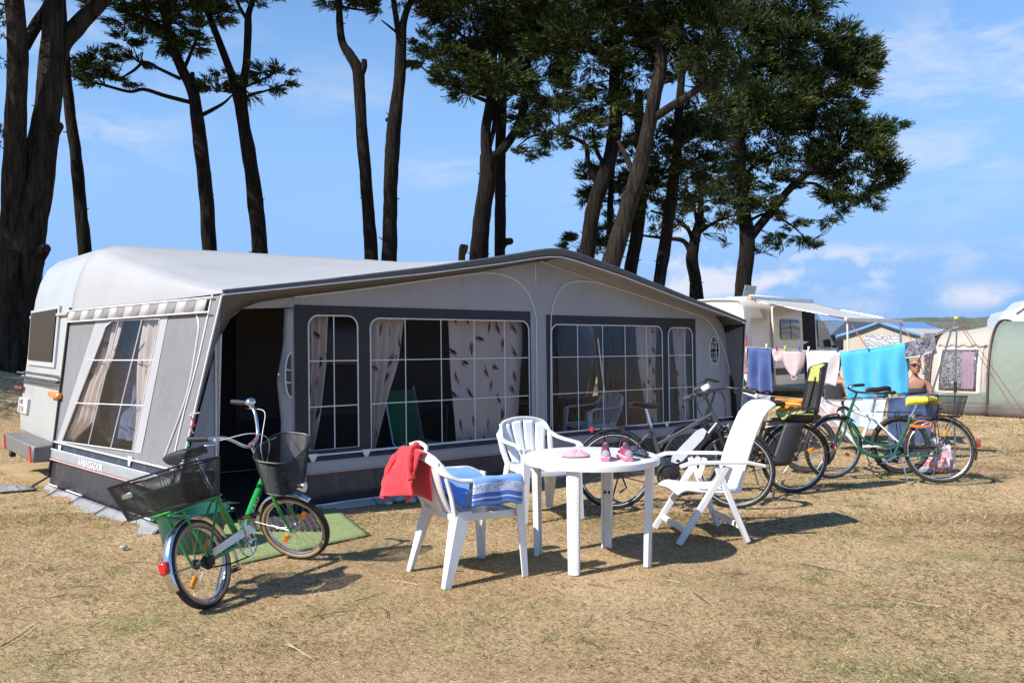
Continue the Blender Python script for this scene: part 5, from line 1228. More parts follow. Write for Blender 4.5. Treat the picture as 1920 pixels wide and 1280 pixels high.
# ---- 2: silver electric trekking bicycle, side on behind the table
def bike_electric():
    b = thing('electric_bicycle', 'silver grey electric bicycle with white battery pack, parked behind the round table', 'bicycle', (.92, 7.66, -.005), (R(-4), 0, R(0)))
    r = .35; wb = 1.09; hub = (0, 0, r); fh = (wb, 0, r); bb = (.48, 0, .30); hang = R(68); head = (.925, 0, .76); S = steer_M(head, hang, R(-22)); I = Matrix()
    SIL = mat('anthracite_frame', (.095, .098, .102), .3, metal=.55, var=.06, scale=10, coat=.4)
    mb = MB(); mb.tube([(.905, 0, .86), (.62, 0, .70), (.37, 0, .565)], .019, 12); mb.tube([(.935, 0, .765), (.74, 0, .53), (.52, 0, .33)], .027, 12)
    mb.tube([bb, (.40, 0, .50), (.335, 0, .74)], .020, 12); mb.tube([(.945, 0, .735), (.885, 0, .885)], .023, 12)
    for sg in (-1, 1):
        mb.tube([(.45, sg * .035, .31), (.2, sg * .06, .33), (0, sg * .068, r)], .011, 8); mb.tube([(0, sg * .068, r), (.18, sg * .05, .55), (.35, sg * .02, .70)], .009, 8)
    mb.build('frame', SIL, b)
    mb = MB(); mb.prism([(.83, .70), (.80, .725), (.745, .70), (.53, .47), (.52, .42), (.56, .41), (.61, .435), (.80, .635)], -.045, .045, lambda a, c, d: Vector((a, d, c))); bt = mb.build('battery', mat('battery_white', (.62, .64, .66), .3, coat=.4, var=.04), b, angle=25)
    mb = MB(); mb.box((.565, -.047, .435), (.03, .008, .02), b=.003); mb.build('lock', BLACK_PL, bt)
    mb = MB(); mb.lathe([(.05, -.06), (.078, -.05), (.085, -.02), (.085, .03), (.06, .055)], (.50, 0, .33), (0, 1, 0), 24); mb.build('motor', BLACK_PL, b)
    TY = BLACK_RB
    wheel(b, I, hub, r, .021, mat('black_rim', (.05, .05, .052), .35, metal=.5), TY, BLACK_PL, False, 0); wheel(b, S, fh, r, .021, MATS['black_rim'], TY, BLACK_PL, False, 0)
    mb = MB()
    for M_, c_ in ((I, hub), (S, fh)):
        k = MB(M_)
        for sg in (-1, 1): k.ring(Vector(c_) + Vector((0, sg * .019, 0)), (0, 1, 0), r - .037, .0035, 60, 4)
        k.build('reflective_band', mat('reflective_band', (.55, .56, .58), .3), b)
    mb = MB(S)
    for sg in (-1, 1): mb.tube([(.955, sg * .055, .70), (.99, sg * .058, .60), (1.04, sg * .06, .46)], .016, 10); mb.tube([(1.03, sg * .06, .49), (wb, sg * .06, r)], [.02, .014], 10)
    mb.tube([(.955, -.06, .70), (.955, .06, .70)], .018, 10); mb.build('fork', BLACK_PL, b)
    mudguard(b, I, hub, r + .022, 25, 190, BLACK_PL, .055); mudguard(b, S, fh, r + .022, 20, 170, BLACK_PL, .055)
    mb = MB(S); mb.tube([(.885, 0, .885), (.835, 0, 1.01), (.86, 0, 1.045)], .014, 10)
    bar = smooth_path([(.70, .33, 1.03), (.78, .28, 1.06), (.85, .12, 1.055), (.86, 0, 1.05), (.85, -.12, 1.055), (.78, -.28, 1.06), (.70, -.33, 1.03)], 40); mb.tube(bar, .0125, 10); hb = mb.build('handlebar', BLACK_PL, b)
    gg = mat('grey_grip', (.07, .07, .075), .6)
    grip(hb, S, (.785, .275, 1.06), (.685, .335, 1.025), gg, .02); grip(hb, S, (.785, -.275, 1.06), (.685, -.335, 1.025), gg, .02)
    brake_lever(hb, S, (.82, .22, 1.05), (.05, 0, -.02), (-.05, .10, -.03)); brake_lever(hb, S, (.82, -.22, 1.05), (.05, 0, -.02), (-.05, -.10, -.03))
    mb = MB(S); mb.box((.84, -.02, 1.095), (.075, .085, .05), Matrix.Rotation(R(-30), 3, 'Y'), .01); dp = mb.build('display', mat('display_white', (.75, .76, .76), .35), hb); mb = MB(S); mb.box((.812, -.02, 1.099), (.012, .062, .034), Matrix.Rotation(R(-30), 3, 'Y'), .003); mb.build('screen', mat('lcd_grey', (.12, .12, .10), .2), dp)
    for k, y in enumerate((.2, .15, -.15, -.2)): cable(hb, S, [(.83, y, 1.05), (.98, y * .5, 1.0 + .03 * k), (1.01, y * .2, .85), (.95, .0, .76)])
    mb = MB(S); mb.lathe([(.0, -.05), (.025, -.045), (.034, 0)], (1.03, 0, .74), (1, 0, 0), 14); hl = mb.build('headlight', BLACK_PL, b); mb = MB(S); mb.ball((1.03, 0, .74), .032, 12, (.3, 1, 1)); mb.build('lens', GLASS_LENS, hl)
    mb = MB(); mb.tube([(.335, 0, .74), (.29, 0, .90)], .0135, 10); mb.build('seat_post', CHROME, b)
    saddle(b, (.275, 0, .935), w=.19, l=.27)
    rack(b, -.18, .30, .735, .13, hub, BLACK_PL)
    mb = MB(); mb.box((-.20, 0, .71), (.035, .09, .05), b=.01); mb.build('tail_light', RED_LENS, b)
    crank(b, bb, R(-75), .085, BLACK_PL, BLACK_PL); chain(b, bb, hub, .085, .04)
    mb = MB(); mb.ring(Vector(bb) + Vector((0, -.06, 0)), (0, 1, 0), .098, .011, 36, 6, flat=(1, .4)); mb.build('chain_guard', BLACK_PL, b)
    mb = MB(); mb.tube([(.05, .07, .30), (-.02, .16, .01)], .008, 8); mb.build('kickstand', BLACK_PL, b)
    mb = MB(); mb.tube([(.06, -.07, .30), (.10, -.075, .20), (.04, -.08, .16)], .01, 6); mb.build('derailleur', CHAIN, b)
    return b
bike_electric()

LIME = fabric('lime_cushion', (.46, .50, .13), .1); ORC = fabric('orange_pad', (.75, .22, .02), .1)
# ---- 3: black bicycle with child seat, behind the reclining chair
def bike_child():
    b = thing('bicycle', 'black bicycle with a child seat in lime and black over its rear wheel', 'bicycle', (2.80, 8.48, -.005), (R(-3), 0, R(187)))
    r = .35; wb = 1.08; hub = (0, 0, r); fh = (wb, 0, r); bb = (.46, 0, .29); hang = R(69); head = (.92, 0, .76); S = steer_M(head, hang, R(14)); I = Matrix()
    BLK = mat('black_lacquer', (.016, .016, .018), .25, coat=.5)
    mb = MB(); mb.tube([(.93, 0, .72), (.70, 0, .48), (.52, 0, .33), bb], .019, 12); mb.tube([(.91, 0, .80), (.65, 0, .58), (.41, 0, .48)], .015, 12); mb.tube([bb, (.38, 0, .52), (.32, 0, .72)], .017, 12); mb.tube([(.94, 0, .70), (.885, 0, .86)], .021, 12)
    for sg in (-1, 1): mb.tube([(.43, sg * .03, .295), (0, sg * .065, r)], .010, 8); mb.tube([(0, sg * .065, r), (.34, sg * .02, .66)], .008, 8)
    mb.build('frame', BLK, b)
    wheel(b, I, hub, r, .020, ALU, BLACK_RB, STEEL, False, 1, a0=2.7); wheel(b, S, fh, r, .020, ALU, BLACK_RB, STEEL, False, 1)
    mb = MB(S)
    for sg in (-1, 1): mb.tube([(.945, sg * .045, .70), (.99, sg * .055, .58), (wb, sg * .055, r)], [.014, .013, .009], 10)
    mb.tube([(.945, -.05, .70), (.945, .05, .70)], .015, 10); mb.build('fork', BLK, b)
    mudguard(b, I, hub, r + .022, 25, 190, BLACK_PL, .052); mudguard(b, S, fh, r + .022, 20, 170, BLACK_PL, .052)
    mb = MB(S); mb.tube([(.885, 0, .86), (.84, 0, 1.0), (.86, 0, 1.04)], .0125, 10)
    bar = smooth_path([(.62, .30, 1.06), (.72, .29, 1.09), (.83, .18, 1.09), (.865, .05, 1.045), (.865, -.05, 1.045), (.83, -.18, 1.09), (.72, -.29, 1.09), (.62, -.30, 1.06)], 40); mb.tube(bar, .0115, 10); hb = mb.build('handlebar', BLACK_PL, b)
    gg = MATS['grey_grip']; grip(hb, S, (.73, .29, 1.09), (.60, .303, 1.055), gg, .019); grip(hb, S, (.73, -.29, 1.09), (.60, -.303, 1.055), gg, .019)
    brake_lever(hb, S, (.77, .26, 1.085), (.05, 0, -.02), (-.08, .06, -.02)); brake_lever(hb, S, (.77, -.26, 1.085), (.05, 0, -.02), (-.08, -.06, -.02))
    for y in (.2, -.2): cable(hb, S, [(.83, y, 1.08), (1.0, y * .5, 1.05), (1.02, 0, .88), (.96, 0, .78)])
    mb = MB(); mb.tube([(.32, 0, .72), (.285, 0, .86)], .0135, 10); mb.build('seat_post', CHROME, b); saddle(b, (.27, 0, .895), w=.18, l=.27)
    rack(b, -.20, .28, .71, .13, hub, BLACK_PL)
    crank(b, bb, R(-60), .08, BLACK_PL, BLACK_PL); chain(b, bb, hub, .08, .035)
    mb = MB(); mb.tube([(.40, .05, .24), (.30, .19, .01)], .008, 8); mb.tube([(.40, -.05, .24), (.30, -.17, .06)], .008, 8); mb.build('kickstand', STEEL, b)
    mb = MB(); mb.box((-.40, 0, .46), (.03, .06, .05), b=.01); mb.build('tail_light', RED_LENS, b)
    # child seat: shell, cushions, foot guards
    SH_ = mat('seat_shell_black', (.022, .021, .023), .5, var=.15, scale=8); 
    mb = MB()
    def back(a, c):   # a across, c up
        z = .72 + .58 * c; hw = .145 * (1 - .25 * max(0, c - .7) / .3) * (1 + .0 * c); y = (2 * a - 1) * hw; x = -.19 - .12 * c + .10 * ((2 * a - 1) ** 2) * (.7 + .5 * c) ; return Vector((x, y, z - .05 * (2 * a - 1) ** 2 * (c > .9)))
    mb.grid(back, 10, 16); sh = mb.build('child_seat', SH_, b, solid=.022)
    mb = MB(); mb.grid(lambda a, c: back(.10 + .80 * a, .66 + .31 * c) + Vector((.024, 0, 0)), 8, 12); mb.build('back_cushion', LIME, sh, solid=.02)
    mb = MB(); mb.grid(lambda a, c: Vector((-.19 + .33 * c, (2 * a - 1) * .145, .72 + .07 * (2 * a - 1) ** 2 + .01 * c)), 10, 8); mb.build('seat_pan', SH_, sh, solid=.022)
    mb = MB(); mb.grid(lambda a, c: Vector((-.16 + .30 * c, (2 * a - 1) * .11, .745 + .05 * (2 * a - 1) ** 2)), 8, 6); mb.build('seat_cushion', LIME, sh, solid=.02)
    mb = MB(); mb.grid(lambda a, c: back(.14 + .72 * a, .15 + .50 * c) + Vector((.022, 0, 0)), 8, 10); mb.build('back_pad', fabric('black_pad', (.03, .03, .03), .15), sh, solid=.016)
    for sg in (-1, 1):
        mb = MB(); mb.grid(lambda a, c: Vector((-.02 + .20 * a + .16 * c, sg * (.15 + .05 * c + .03 * math.sin(3.14 * a)), .73 - .40 * c)), 8, 10); fg = mb.build('foot_guard', SH_, sh, solid=.018)
        mb = MB(); mb.box((.26, sg * .18, .33), (.16, .09, .02), b=.008); mb.build('foot_rest', SH_, sh)
        mb = MB(); mb.tube([(-.12, sg * .15, .86), (.05, sg * .17, .87), (.14, sg * .15, .82)], .02, 8, flat=(1, .6)); mb.build('arm_rest', LIME if sg < 0 else SH_, sh)
        mb = MB(); mb.tube([back(.5 + sg * .18, .75) + Vector((.045, 0, 0)), back(.5 + sg * .2, .3) + Vector((.06, 0, 0)), (-.02, sg * .06, .78)], .011, 6, flat=(1, .3), up=(1, 0, 0)); mb.build('harness', BLACK_RB, sh)
    mb = MB(); mb.tube([(.32, 0, .66), (.2, .06, .69), (-.1, .06, .70)], .007, 6); mb.tube([(.32, 0, .66), (.2, -.06, .69), (-.1, -.06, .70)], .007, 6); mb.build('bracket', STEEL, sh)
    return b
bike_child()

# ---- 4: white mountain bike
def bike_white():
    b = thing('mountain_bike', 'white and silver mountain bike with thick tyres, behind the dark green bicycle', 'bicycle', (4.41, 9.68, -.005), (R(3), 0, R(173)))
    r = .33; wb = 1.03; hub = (0, 0, r); fh = (wb, 0, r); bb = (.45, 0, .30); hang = R(70); head = (.87, 0, .80); S = steer_M(head, hang, R(-12)); I = Matrix()
    WH = mat('white_lacquer', (.74, .75, .77), .25, var=.05, coat=.5)
    mb = MB(); mb.tube([(.855, 0, .84), (.32, 0, .64)], .018, 12); mb.tube([(.875, 0, .785), (.70, 0, .58), bb], .024, 12); mb.tube([bb, (.30, 0, .69)], .017, 12); mb.tube([(.89, 0, .75), (.845, 0, .87)], .023, 12)
    for sg in (-1, 1): mb.tube([(.42, sg * .03, .305), (0, sg * .065, r)], .011, 8); mb.tube([(0, sg * .065, r), (.31, sg * .02, .64)], .010, 8)
    mb.build('frame', WH, b)
    wheel(b, I, hub, r, .028, MATS['black_rim'], BLACK_RB, BLACK_PL, False, 1, a0=2.2); wheel(b, S, fh, r, .028, MATS['black_rim'], BLACK_RB, BLACK_PL, False, 1)
    mb = MB(S)
    for sg in (-1, 1): mb.tube([(.905, sg * .06, .72), (.97, sg * .062, .52)], .017, 10); mb.tube([(.96, sg * .062, .55), (wb, sg * .062, r)], [.021, .015], 10)
    mb.bar((.905, -.065, .71), (.905, .065, .71), .05, .04); mb.build('fork', GREY_ALU, b)
    mb = MB(S); mb.tube([(.845, 0, .87), (.84, 0, .91), (.885, 0, .94)], .015, 10); bar = smooth_path([(.84, .31, .955), (.88, .15, .95), (.89, 0, .94), (.88, -.15, .95), (.84, -.31, .955)], 24); mb.tube(bar, .0125, 10); hb = mb.build('handlebar', BLACK_PL, b)
    grip(hb, S, (.865, .2, .953), (.835, .32, .957)); grip(hb, S, (.865, -.2, .953), (.835, -.32, .957)); brake_lever(hb, S, (.87, .17, .945), (.05, 0, -.02), (-.03, .10, -.03)); brake_lever(hb, S, (.87, -.17, .945), (.05, 0, -.02), (-.03, -.10, -.03))
    for y in (.15, -.15): cable(hb, S, [(.88, y, .95), (1.02, y * .4, .95), (1.0, 0, .82), (.90, 0, .78)])
    mb = MB(); mb.tube([(.30, 0, .69), (.245, 0, .93)], .0135, 10); mb.build('seat_post', STEEL, b); saddle(b, (.235, 0, .965), w=.14, l=.27, tilt=.03)
    crank(b, bb, R(35), .085, BLACK_PL, STEEL); chain(b, bb, hub, .085, .045)
    mb = MB(); mb.tube([(.02, -.08, .30), (.06, -.085, .20), (.0, -.085, .15)], .011, 6); mb.build('derailleur', CHAIN, b)
    rack(b, -.22, .24, .70, .12, hub, BLACK_PL)
    mb = MB()
    for k in range(3): mb.ring((.62, .03, .69), (0, 1, 0), .05 + .012 * k, .006, 24, 6)
    mb.tube(smooth_path([(.57, .03, .69), (.52, .05, .78), (.45, .03, .72)], 12), .005, 6); mb.build('cable_lock', BLACK_RB, b)
    mb = MB(); mb.tube([(.40, .05, .26), (.34, .17, .01)], .008, 8); mb.build('kickstand', STEEL, b)
    return b
bike_white()

# ---- 5: dark green step-through bicycle, yellow saddle cover and rear basket
def bike_step():
    b = thing('bicycle', 'dark green step-through bicycle with yellow saddle cover and rear basket', 'bicycle', (4.54, 9.06, -.005), (R(5), 0, R(166.5)))
    r = .35; wb = 1.06; hub = (0, 0, r); fh = (wb, 0, r); bb = (.45, 0, .27); hang = R(68); head = (.90, 0, .72); S = steer_M(head, hang, R(28)); I = Matrix()
    DG = mat('dark_green_lacquer', (.008, .095, .05), .28, var=.1, scale=8, coat=.5)
    mb = MB(); mb.tube(smooth_path([(.905, 0, .70), (.84, 0, .56), (.72, 0, .43), (.55, 0, .385), (.36, 0, .40)], 24), .014, 10); mb.tube(smooth_path([(.915, 0, .66), (.84, 0, .44), (.74, 0, .30), (.60, 0, .262), bb], 24), .016, 10)
    mb.tube([(.93, 0, .63), (.84, 0, .87)], .0175, 10); mb.tube([bb, (.30, 0, .62), (.27, 0, .70)], .0155, 10)
    for sg in (-1, 1): mb.tube([(.42, sg * .03, .275), (0, sg * .062, r - .06), (0, sg * .062, r)], .010, 8); mb.tube([(0, sg * .062, r), (.15, sg * .05, .55), (.26, sg * .02, .66)], .008, 8)
    mb.build('frame', DG, b)
    wheel(b, I, hub, r, .019, ALU, BLACK_RB, STEEL, False, 1, a0=1.9); wheel(b, S, fh, r, .019, ALU, BLACK_RB, STEEL, False, 1, a0=3.6)
    mb = MB(S)
    for sg in (-1, 1): mb.tube([(.945, sg * .045, .63), (.97, sg * .055, .52), (1.03, sg * .055, .40), (wb, sg * .05, r)], [.013, .012, .010, .008], 10)
    mb.tube([(.942, -.048, .635), (.942, .048, .635)], .014, 10); mb.build('fork', DG, b)
    RUST = mat('brown_mudguard', (.075, .04, .025), .4, var=.35, scale=6, coat=.3)
    mudguard(b, I, hub, r + .024, 20, 195, RUST, .056); mudguard(b, S, fh, r + .024, 30, 130, mat('dark_mudguard', (.03, .03, .025), .4), .054)
    mb = MB(S); mb.tube([(.84, 0, .87), (.815, 0, .945), (.83, 0, .965)], .0115, 10)
    bar = smooth_path([(.55, .27, .99), (.68, .27, .985), (.79, .19, .975), (.835, .06, .965), (.835, -.06, .965), (.79, -.19, .975), (.68, -.27, .985), (.55, -.27, .99)], 40); mb.tube(bar, .011, 10); hb = mb.build('handlebar', BLACK_PL, b)
    grip(hb, S, (.67, .272, .986), (.54, .27, .992)); grip(hb, S, (.67, -.272, .986), (.54, -.27, .992)); brake_lever(hb, S, (.71, .26, .98), (.05, 0, -.03), (-.11, .02, -.02)); brake_lever(hb, S, (.71, -.26, .98), (.05, 0, -.03), (-.11, -.02, -.02))
    mb = MB(S); mb.ball((.80, -.13, 1.0), .028, 12, (1, 1, .75)); mb.build('bell', CHROME, hb)
    for y in (.2, -.2): cable(hb, S, [(.80, y, .975), (.96, y * .6, .96), (.98, 0, .82), (.945, 0, .68)])
    mb = MB(S); mb.lathe([(0, -.07), (.022, -.06), (.036, -.01), (.036, 0)], (1.01, 0, .72), (1, 0, 0), 14); hl = mb.build('headlight', CHROME, b); mb = MB(S); mb.ball((1.01, 0, .72), .034, 12, (.3, 1, 1)); mb.build('lens', GLASS_LENS, hl)
    mb = MB(); mb.tube([(.27, 0, .70), (.21, 0, .83)], .0125, 10); mb.build('seat_post', CHROME, b)
    sd = saddle(b, (.165, 0, .875), l=.27, w=.19, springs=True); sd['label'] = 'saddle under its yellow cover'
    mb = MB(); mb.M = Matrix.Translation(Vector((.165, 0, .878))); rings = []
    for x, hw, z in ((-.54, .3, -.01), (-.5, .46, .008), (-.36, .54, .02), (-.2, .49, .018), (0, .32, .01), (.25, .22, .01), (.45, .17, .004), (.54, .08, -.012)):
        rings.append([Vector((x * .28, hw * .23 * math.cos(a) * (1 + .07 * math.sin(5 * a + x * 9)), z + (.032 if math.sin(a) > 0 else .06) * math.sin(a))) for a in [2 * math.pi * k / 18 for k in range(18)]])
    mb.loft(rings); mb.build('saddle_cover', mat('yellow_cover', (.80, .68, .06), .45, var=.06), sd)
    rack(b, -.20, .22, .705, .12, hub, BLACK_PL)
    BW = MATS['black_wire']
    wire_basket(b, I, superell(-.06, 0, .15, .12, 64, .35), superell(-.07, 0, .20, .16, 64, .35), .715, .925, BW, nh=18, r=.0014, rimr=.004)
    mb = MB(); mb.tube([(.05, .09, .73), (-.0, .12, .80)], .01, 6); mb.ring((.06, -.155, .915), (0, 1, 0), .022, .005, 12, 6, 0, math.pi); mb.ring((-.06, -.15, .78), (0, 1, 0), .022, .005, 12, 6, 0, math.pi); mb.build('basket_clip', BLACK_PL, b)
    crank(b, bb, R(150), .085, STEEL, STEEL); chain(b, bb, hub, .085, .035)
    mb = MB(); mb.prism([(.545, .29), (.52, .345), (.45, .365), (.38, .355), (.0, .395), (-.02, .37), (.0, .345), (.36, .30), (.40, .20), (.5, .2)], -.062, -.056, lambda a, c, d: Vector((a, d, c))); mb.build('chain_guard', mat('dark_chain_guard', (.03, .03, .03), .4), b)
    mb = MB(); mb.box((-.385, 0, .435), (.035, .06, .09), b=.012); mb.build('tail_light', mat('dull_red_lens', (.28, .035, .025), .3, coat=.4), b)
    mb = MB(); mb.tube([(.38, .05, .25), (.345, .15, .01)], .008, 8); mb.build('kickstand', STEEL, b)
    mb = MB()
    for k in range(3): mb.tube(smooth_path([(.28 + .004 * k, .04, .60), (.20, .07 + .006 * k, .655), (.10, .08, .64), (.11, .085, .60), (.22, .075, .585 + .01 * k), (.29, .05, .60)], 24), .009, 6)
    mb.build('spiral_lock', mat('orange_lock', (.50, .16, .05), .4), b)
    return b
bike_step()
# ------------------------------------------------------------------ camper van with side awning
VO = Vector((5.9, 21.4, 0)); VF = Vector((.70, .714, 0)).normalized(); VYAW = math.atan2(VF.y, VF.x)
van = thing('camper_van', 'white high-roof camper van with its sliding door open, behind the washing line', 'van', VO, (0, 0, VYAW))
VW = mat('van_white', (.60, .60, .585), .25, var=.03, scale=1.5, coat=.4); VG = mat('van_grey_trim', (.05, .05, .052), .5)
# cross-section lofted along x: right side at y=0, left at y=2.0
def vsec(x, top, bot, ins):
    w = 2.0; pr = [(0, bot), (0, 1.05), (.02, 1.5), (.09, top - .25), (.14, top - .09), (.24, top - .02), (.5, top), (1.0, top + .02)]
    pr = [(a if b < top else min(1.0, a), min(b, top + .02 * (a > .4))) for a, b in pr]
    L_ = [(a + ins, b) for a, b in pr]; return [Vector((x, a, b)) for a, b in L_] + [Vector((x, w - a, b)) for a, b in reversed(L_[:-1])]
mb = MB(); mb.loft([vsec(.0 + .06, 2.50, .42, .05), vsec(.0, 2.56, .38, .015), vsec(.05, 2.60, .36, 0), vsec(3.95, 2.57, .34, 0), vsec(4.3, 2.40, .34, .0), vsec(4.75, 1.85, .34, .01), vsec(5.15, 1.38, .34, .03), vsec(5.55, 1.18, .36, .08), vsec(5.72, .85, .40, .16)])
body = mb.build('body', VW, van, angle=40)
def vside(a, b, d): return Vector((a, -d + (.02 * max(0, b - 1.05) / .45 if b < 1.5 else .02 + .07 * (b - 1.5) / .85), b))
def vpanel(name, poly, d0, d1, m, par=van): k = MB(); k.prism(poly, d0, d1, vside); return k.build(name, m, par, smooth=False)
def rr(x0, z0, x1, z1, r=.08, n=5): return [(cx + r * math.cos(R(a0 + 90 * i / n)), cz + r * math.sin(R(a0 + 90 * i / n))) for cx, cz, a0 in ((x1 - r, z1 - r, 0), (x0 + r, z1 - r, 90), (x0 + r, z0 + r, 180), (x1 - r, z0 + r, 270)) for i in range(n + 1)]
sp = vpanel('side_panel', rr(.25, 1.15, 1.15, 2.1, .1), .002, .014, VW)
dw = vpanel('doorway_shade_panel', rr(2.92, .42, 3.90, 2.38, .06), .026, .030, mat('van_interior_shade', (.012, .010, .009), .9))  # flat panel on the body, its dark colour stands for the shaded interior
mb = MB(); mb.prism(rr(1.30, .36, 2.96, 2.42, .10), .05, .10, vside); sd = mb.build('sliding_door', VW, van, smooth=False)
vpanel('window', rr(1.66, 1.55, 2.78, 2.09, .09), .10, .106, mat('tinted_van_glass', (.018, .02, .025), .08, coat=.5), sd)
vpanel('window_divider', rr(2.20, 1.57, 2.24, 2.07, .01), .106, .110, VG, sd)
vpanel('rubbing_strip', rr(1.34, .62, 2.92, .80, .03), .10, .112, VG, sd); vpanel('rubbing_strip', rr(.05, .62, 1.25, .80, .03), .002, .016, VG)
vpanel('door_rail', rr(.4, 1.13, 2.9, 1.17, .01), .002, .016, VG)
vpanel('front_door', rr(3.96, .42, 5.0, 1.30, .1), .004, .024, VW)
mb = MB(); mb.prism([(4.02, 1.34), (5.02, 1.36), (4.72, 1.82), (4.45, 2.08), (4.05, 2.12)], .012, .03, vside); mb.build('cab_window', MATS['tinted_van_glass'], van, smooth=False)
mb = MB(); mb.box((4.98, -.20, 1.42), (.12, .20, .34), b=.03); mb.box((4.96, -.06, 1.35), (.06, .14, .06), b=.01); mb.build('wing_mirror', BLACK_PL, van)
for x in (.95, 4.75):
    for y in (.06, 1.94):
        mb = MB(); mb.ring((x, y, .34), (0, 1, 0), .24, .10, 28, 10); wl_ = mb.build('wheel', BLACK_RB, van); mb = MB(); mb.lathe([(.19, -.06), (.12, -.03), (.0, -.04)], (x, y - .03, .34), (0, 1, 0), 18); mb.build('hub_cap', STEEL, wl_)
for y in (.04, 1.90):
    mb = MB(); mb.box((-.012, y + .03, 1.25), (.05, .13, .75), b=.02); mb.build('tail_light', RED_LENS, van)
mb = MB(); mb.box((-.06, 1.0, .48), (.16, 1.9, .22), b=.04); mb.build('bumper', VG, van)
for y in (.55, 1.45): mb = MB(); mb.box((.012, y, 1.75), (.05, .72, .6), b=.02); mb.build('rear_window', MATS['tinted_van_glass'], van)
mb = MB(); mb.box((-.0, 1.0, 1.4), (.06, .012, 1.9), b=.002); mb.build('door_seam', VG, van)
mb = MB(); mb.cyl((-.02, .03, 1.55), (-.02, .03, 1.68), .02, 8); mb.build('hinge', VG, van)
# roof hatch standing open
mb = MB(); mb.box((1.5, .9, 2.66), (.75, .7, .08), b=.02); rh = mb.build('roof_hatch', VW, van); mb = MB(); mb.box((1.65, .85, 2.84), (.62, .03, .36), Matrix.Rotation(R(14), 3, 'X'), .05); mb.build('lid', mat('smoked_hatch', (.24, .26, .28), .15, coat=.4), rh)
# wind-out awning
van_aw = thing('van_awning', 'pale wind-out awning stretched from the camper van roof on two legs', 'awning', VO, (0, 0, VYAW))
ACAN = canvas('pale_awning_cloth', (.46, .455, .435), .7, .05, .25); 
mb = MB(); mb.box((1.75, -.06, 2.60), (3.5, .14, .15), b=.04); mb.build('cassette', VW, van_aw)
mb = MB(); mb.box((-.005, -.06, 2.59), (.02, .12, .13), b=.02); mb.build('end_cap', mat('awning_end_cap', (.45, .30, .22), .5), van_aw)
AX0, AX1, AYo, AZo = .15, 3.55, -2.45, 2.02
mb = MB(); mb.grid(lambda a, b: Vector((AX0 + (AX1 - AX0) * a, -.12 + (AYo + .12) * b, 2.56 + (AZo + .03 - 2.56) * b - .07 * math.sin(math.pi * b) * (.6 + .4 * math.sin(math.pi * a)))), 20, 16); mb.build('canopy', ACAN, van_aw, solid=.006)
mb = MB(); mb.box(((AX0 + AX1) / 2, AYo, AZo), (AX1 - AX0 + .1, .07, .10), b=.015); mb.build('front_bar', VW, van_aw)
for x in (AX0 + .05, AX1 - .05):
    mb = MB(); mb.bar((x, AYo, AZo), (x, AYo - .05, 0), .035, .035); mb.build('leg', VW, van_aw)
    mb = MB(); mb.tube([(x, -.1, 2.5), (x, (AYo) / 2, 2.28), (x, AYo, AZo)], .018, 8); mb.build('arm', STEEL, van_aw)
# guy ropes of the van awning
def rope(name, a, b, col, label, r=.006, cat='rope', group=None, sag=.0):
    a = Vector(a); b = Vector(b); mb = MB(); mb.tube([(b - a) * (i / 12) - Vector((0, 0, sag * math.sin(math.pi * i / 12))) for i in range(13)], r, 5); o = mb.build(name, col, None); o.location = a; return tag(o, label, cat, group)
ORP = mat('orange_rope', (.66, .24, .10), .8); WRP = mat('pale_line', (.55, .50, .45), .8)
vp = lambda x, y, z: VO + VF * x + Vector((-VF.y, VF.x, 0)) * y + Vector((0, 0, z))
rope('guy_rope', vp(AX0 + .05, AYo, AZo), vp(AX0 + 1.3, AYo - .9, 0), ORP, 'orange guy rope from the near leg of the van awning', .012)
rope('guy_rope', vp(AX1 - .05, AYo, AZo), vp(AX1 + .3, AYo - 1.0, 0), ORP, 'orange guy rope from the far leg of the van awning', .012)

# ------------------------------------------------------------------ tents, shelter, motorhome
BEI = canvas('beige_tent', (.40, .37, .315), .85, .05, .4); SAGE = canvas('sage_tent', (.19, .225, .185), .8, .05, .5); SAGE2 = canvas('sage_band', (.15, .185, .145), .8); MUD = canvas('tent_mudflap', (.12, .105, .095), .7); HOOP = mat('hoop_maroon', (.07, .03, .035), .6); BLUET = canvas('blue_tent_roof', (.11, .25, .50), .7, .06, .3); CREAMT = canvas('cream_tent', (.44, .40, .33), .85, .04, .3)
# tunnel tent: long axis to the right, slightly towards us
TO = Vector((9.71, 18.91, 0)); TD = Vector((.73, -.68, 0)).normalized(); TYAW = math.atan2(TD.y, TD.x)
tt = thing('tunnel_tent', 'beige and sage green tunnel tent with a clear front window, at the right edge', 'tent', TO, (0, 0, TYAW))
HW = 1.45
def arch(a, h, w=HW):      # a 0..1 from near foot over to far foot
    th = math.pi * a; return (-w * math.copysign(abs(math.cos(th)) ** .72, math.cos(th)), h * abs(math.sin(th)) ** .72)
def tunnel(x0, x1, h0, h1, a0, a1, m, name, nx=10, na=26, solid=.004, push=0, par=tt):
    k = MB()
    def fn(a, b):
        x = x0 + (x1 - x0) * a; h = h0 + (h1 - h0) * a - .04 * math.sin(math.pi * a); y, z = arch(a0 + (a1 - a0) * b, h); return Vector((x, y * (1 + push) , z + push))
    k.grid(fn, nx, na); return k.build(name, m, par, solid=solid)
tunnel(0, 1.10, 1.72, 1.90, 0, 1, BEI, 'beige_section', 8, 30)
tunnel(1.10, 4.2, 1.93, 1.95, 0, 1, SAGE, 'sage_section', 14, 30)
tunnel(0, 1.10, 1.74, 1.92, .0, .017, MUD, 'mudflap', 6, 3, push=.012); tunnel(1.10, 4.2, 1.95, 1.96, .0, .017, MUD, 'mudflap', 6, 3, push=.012)
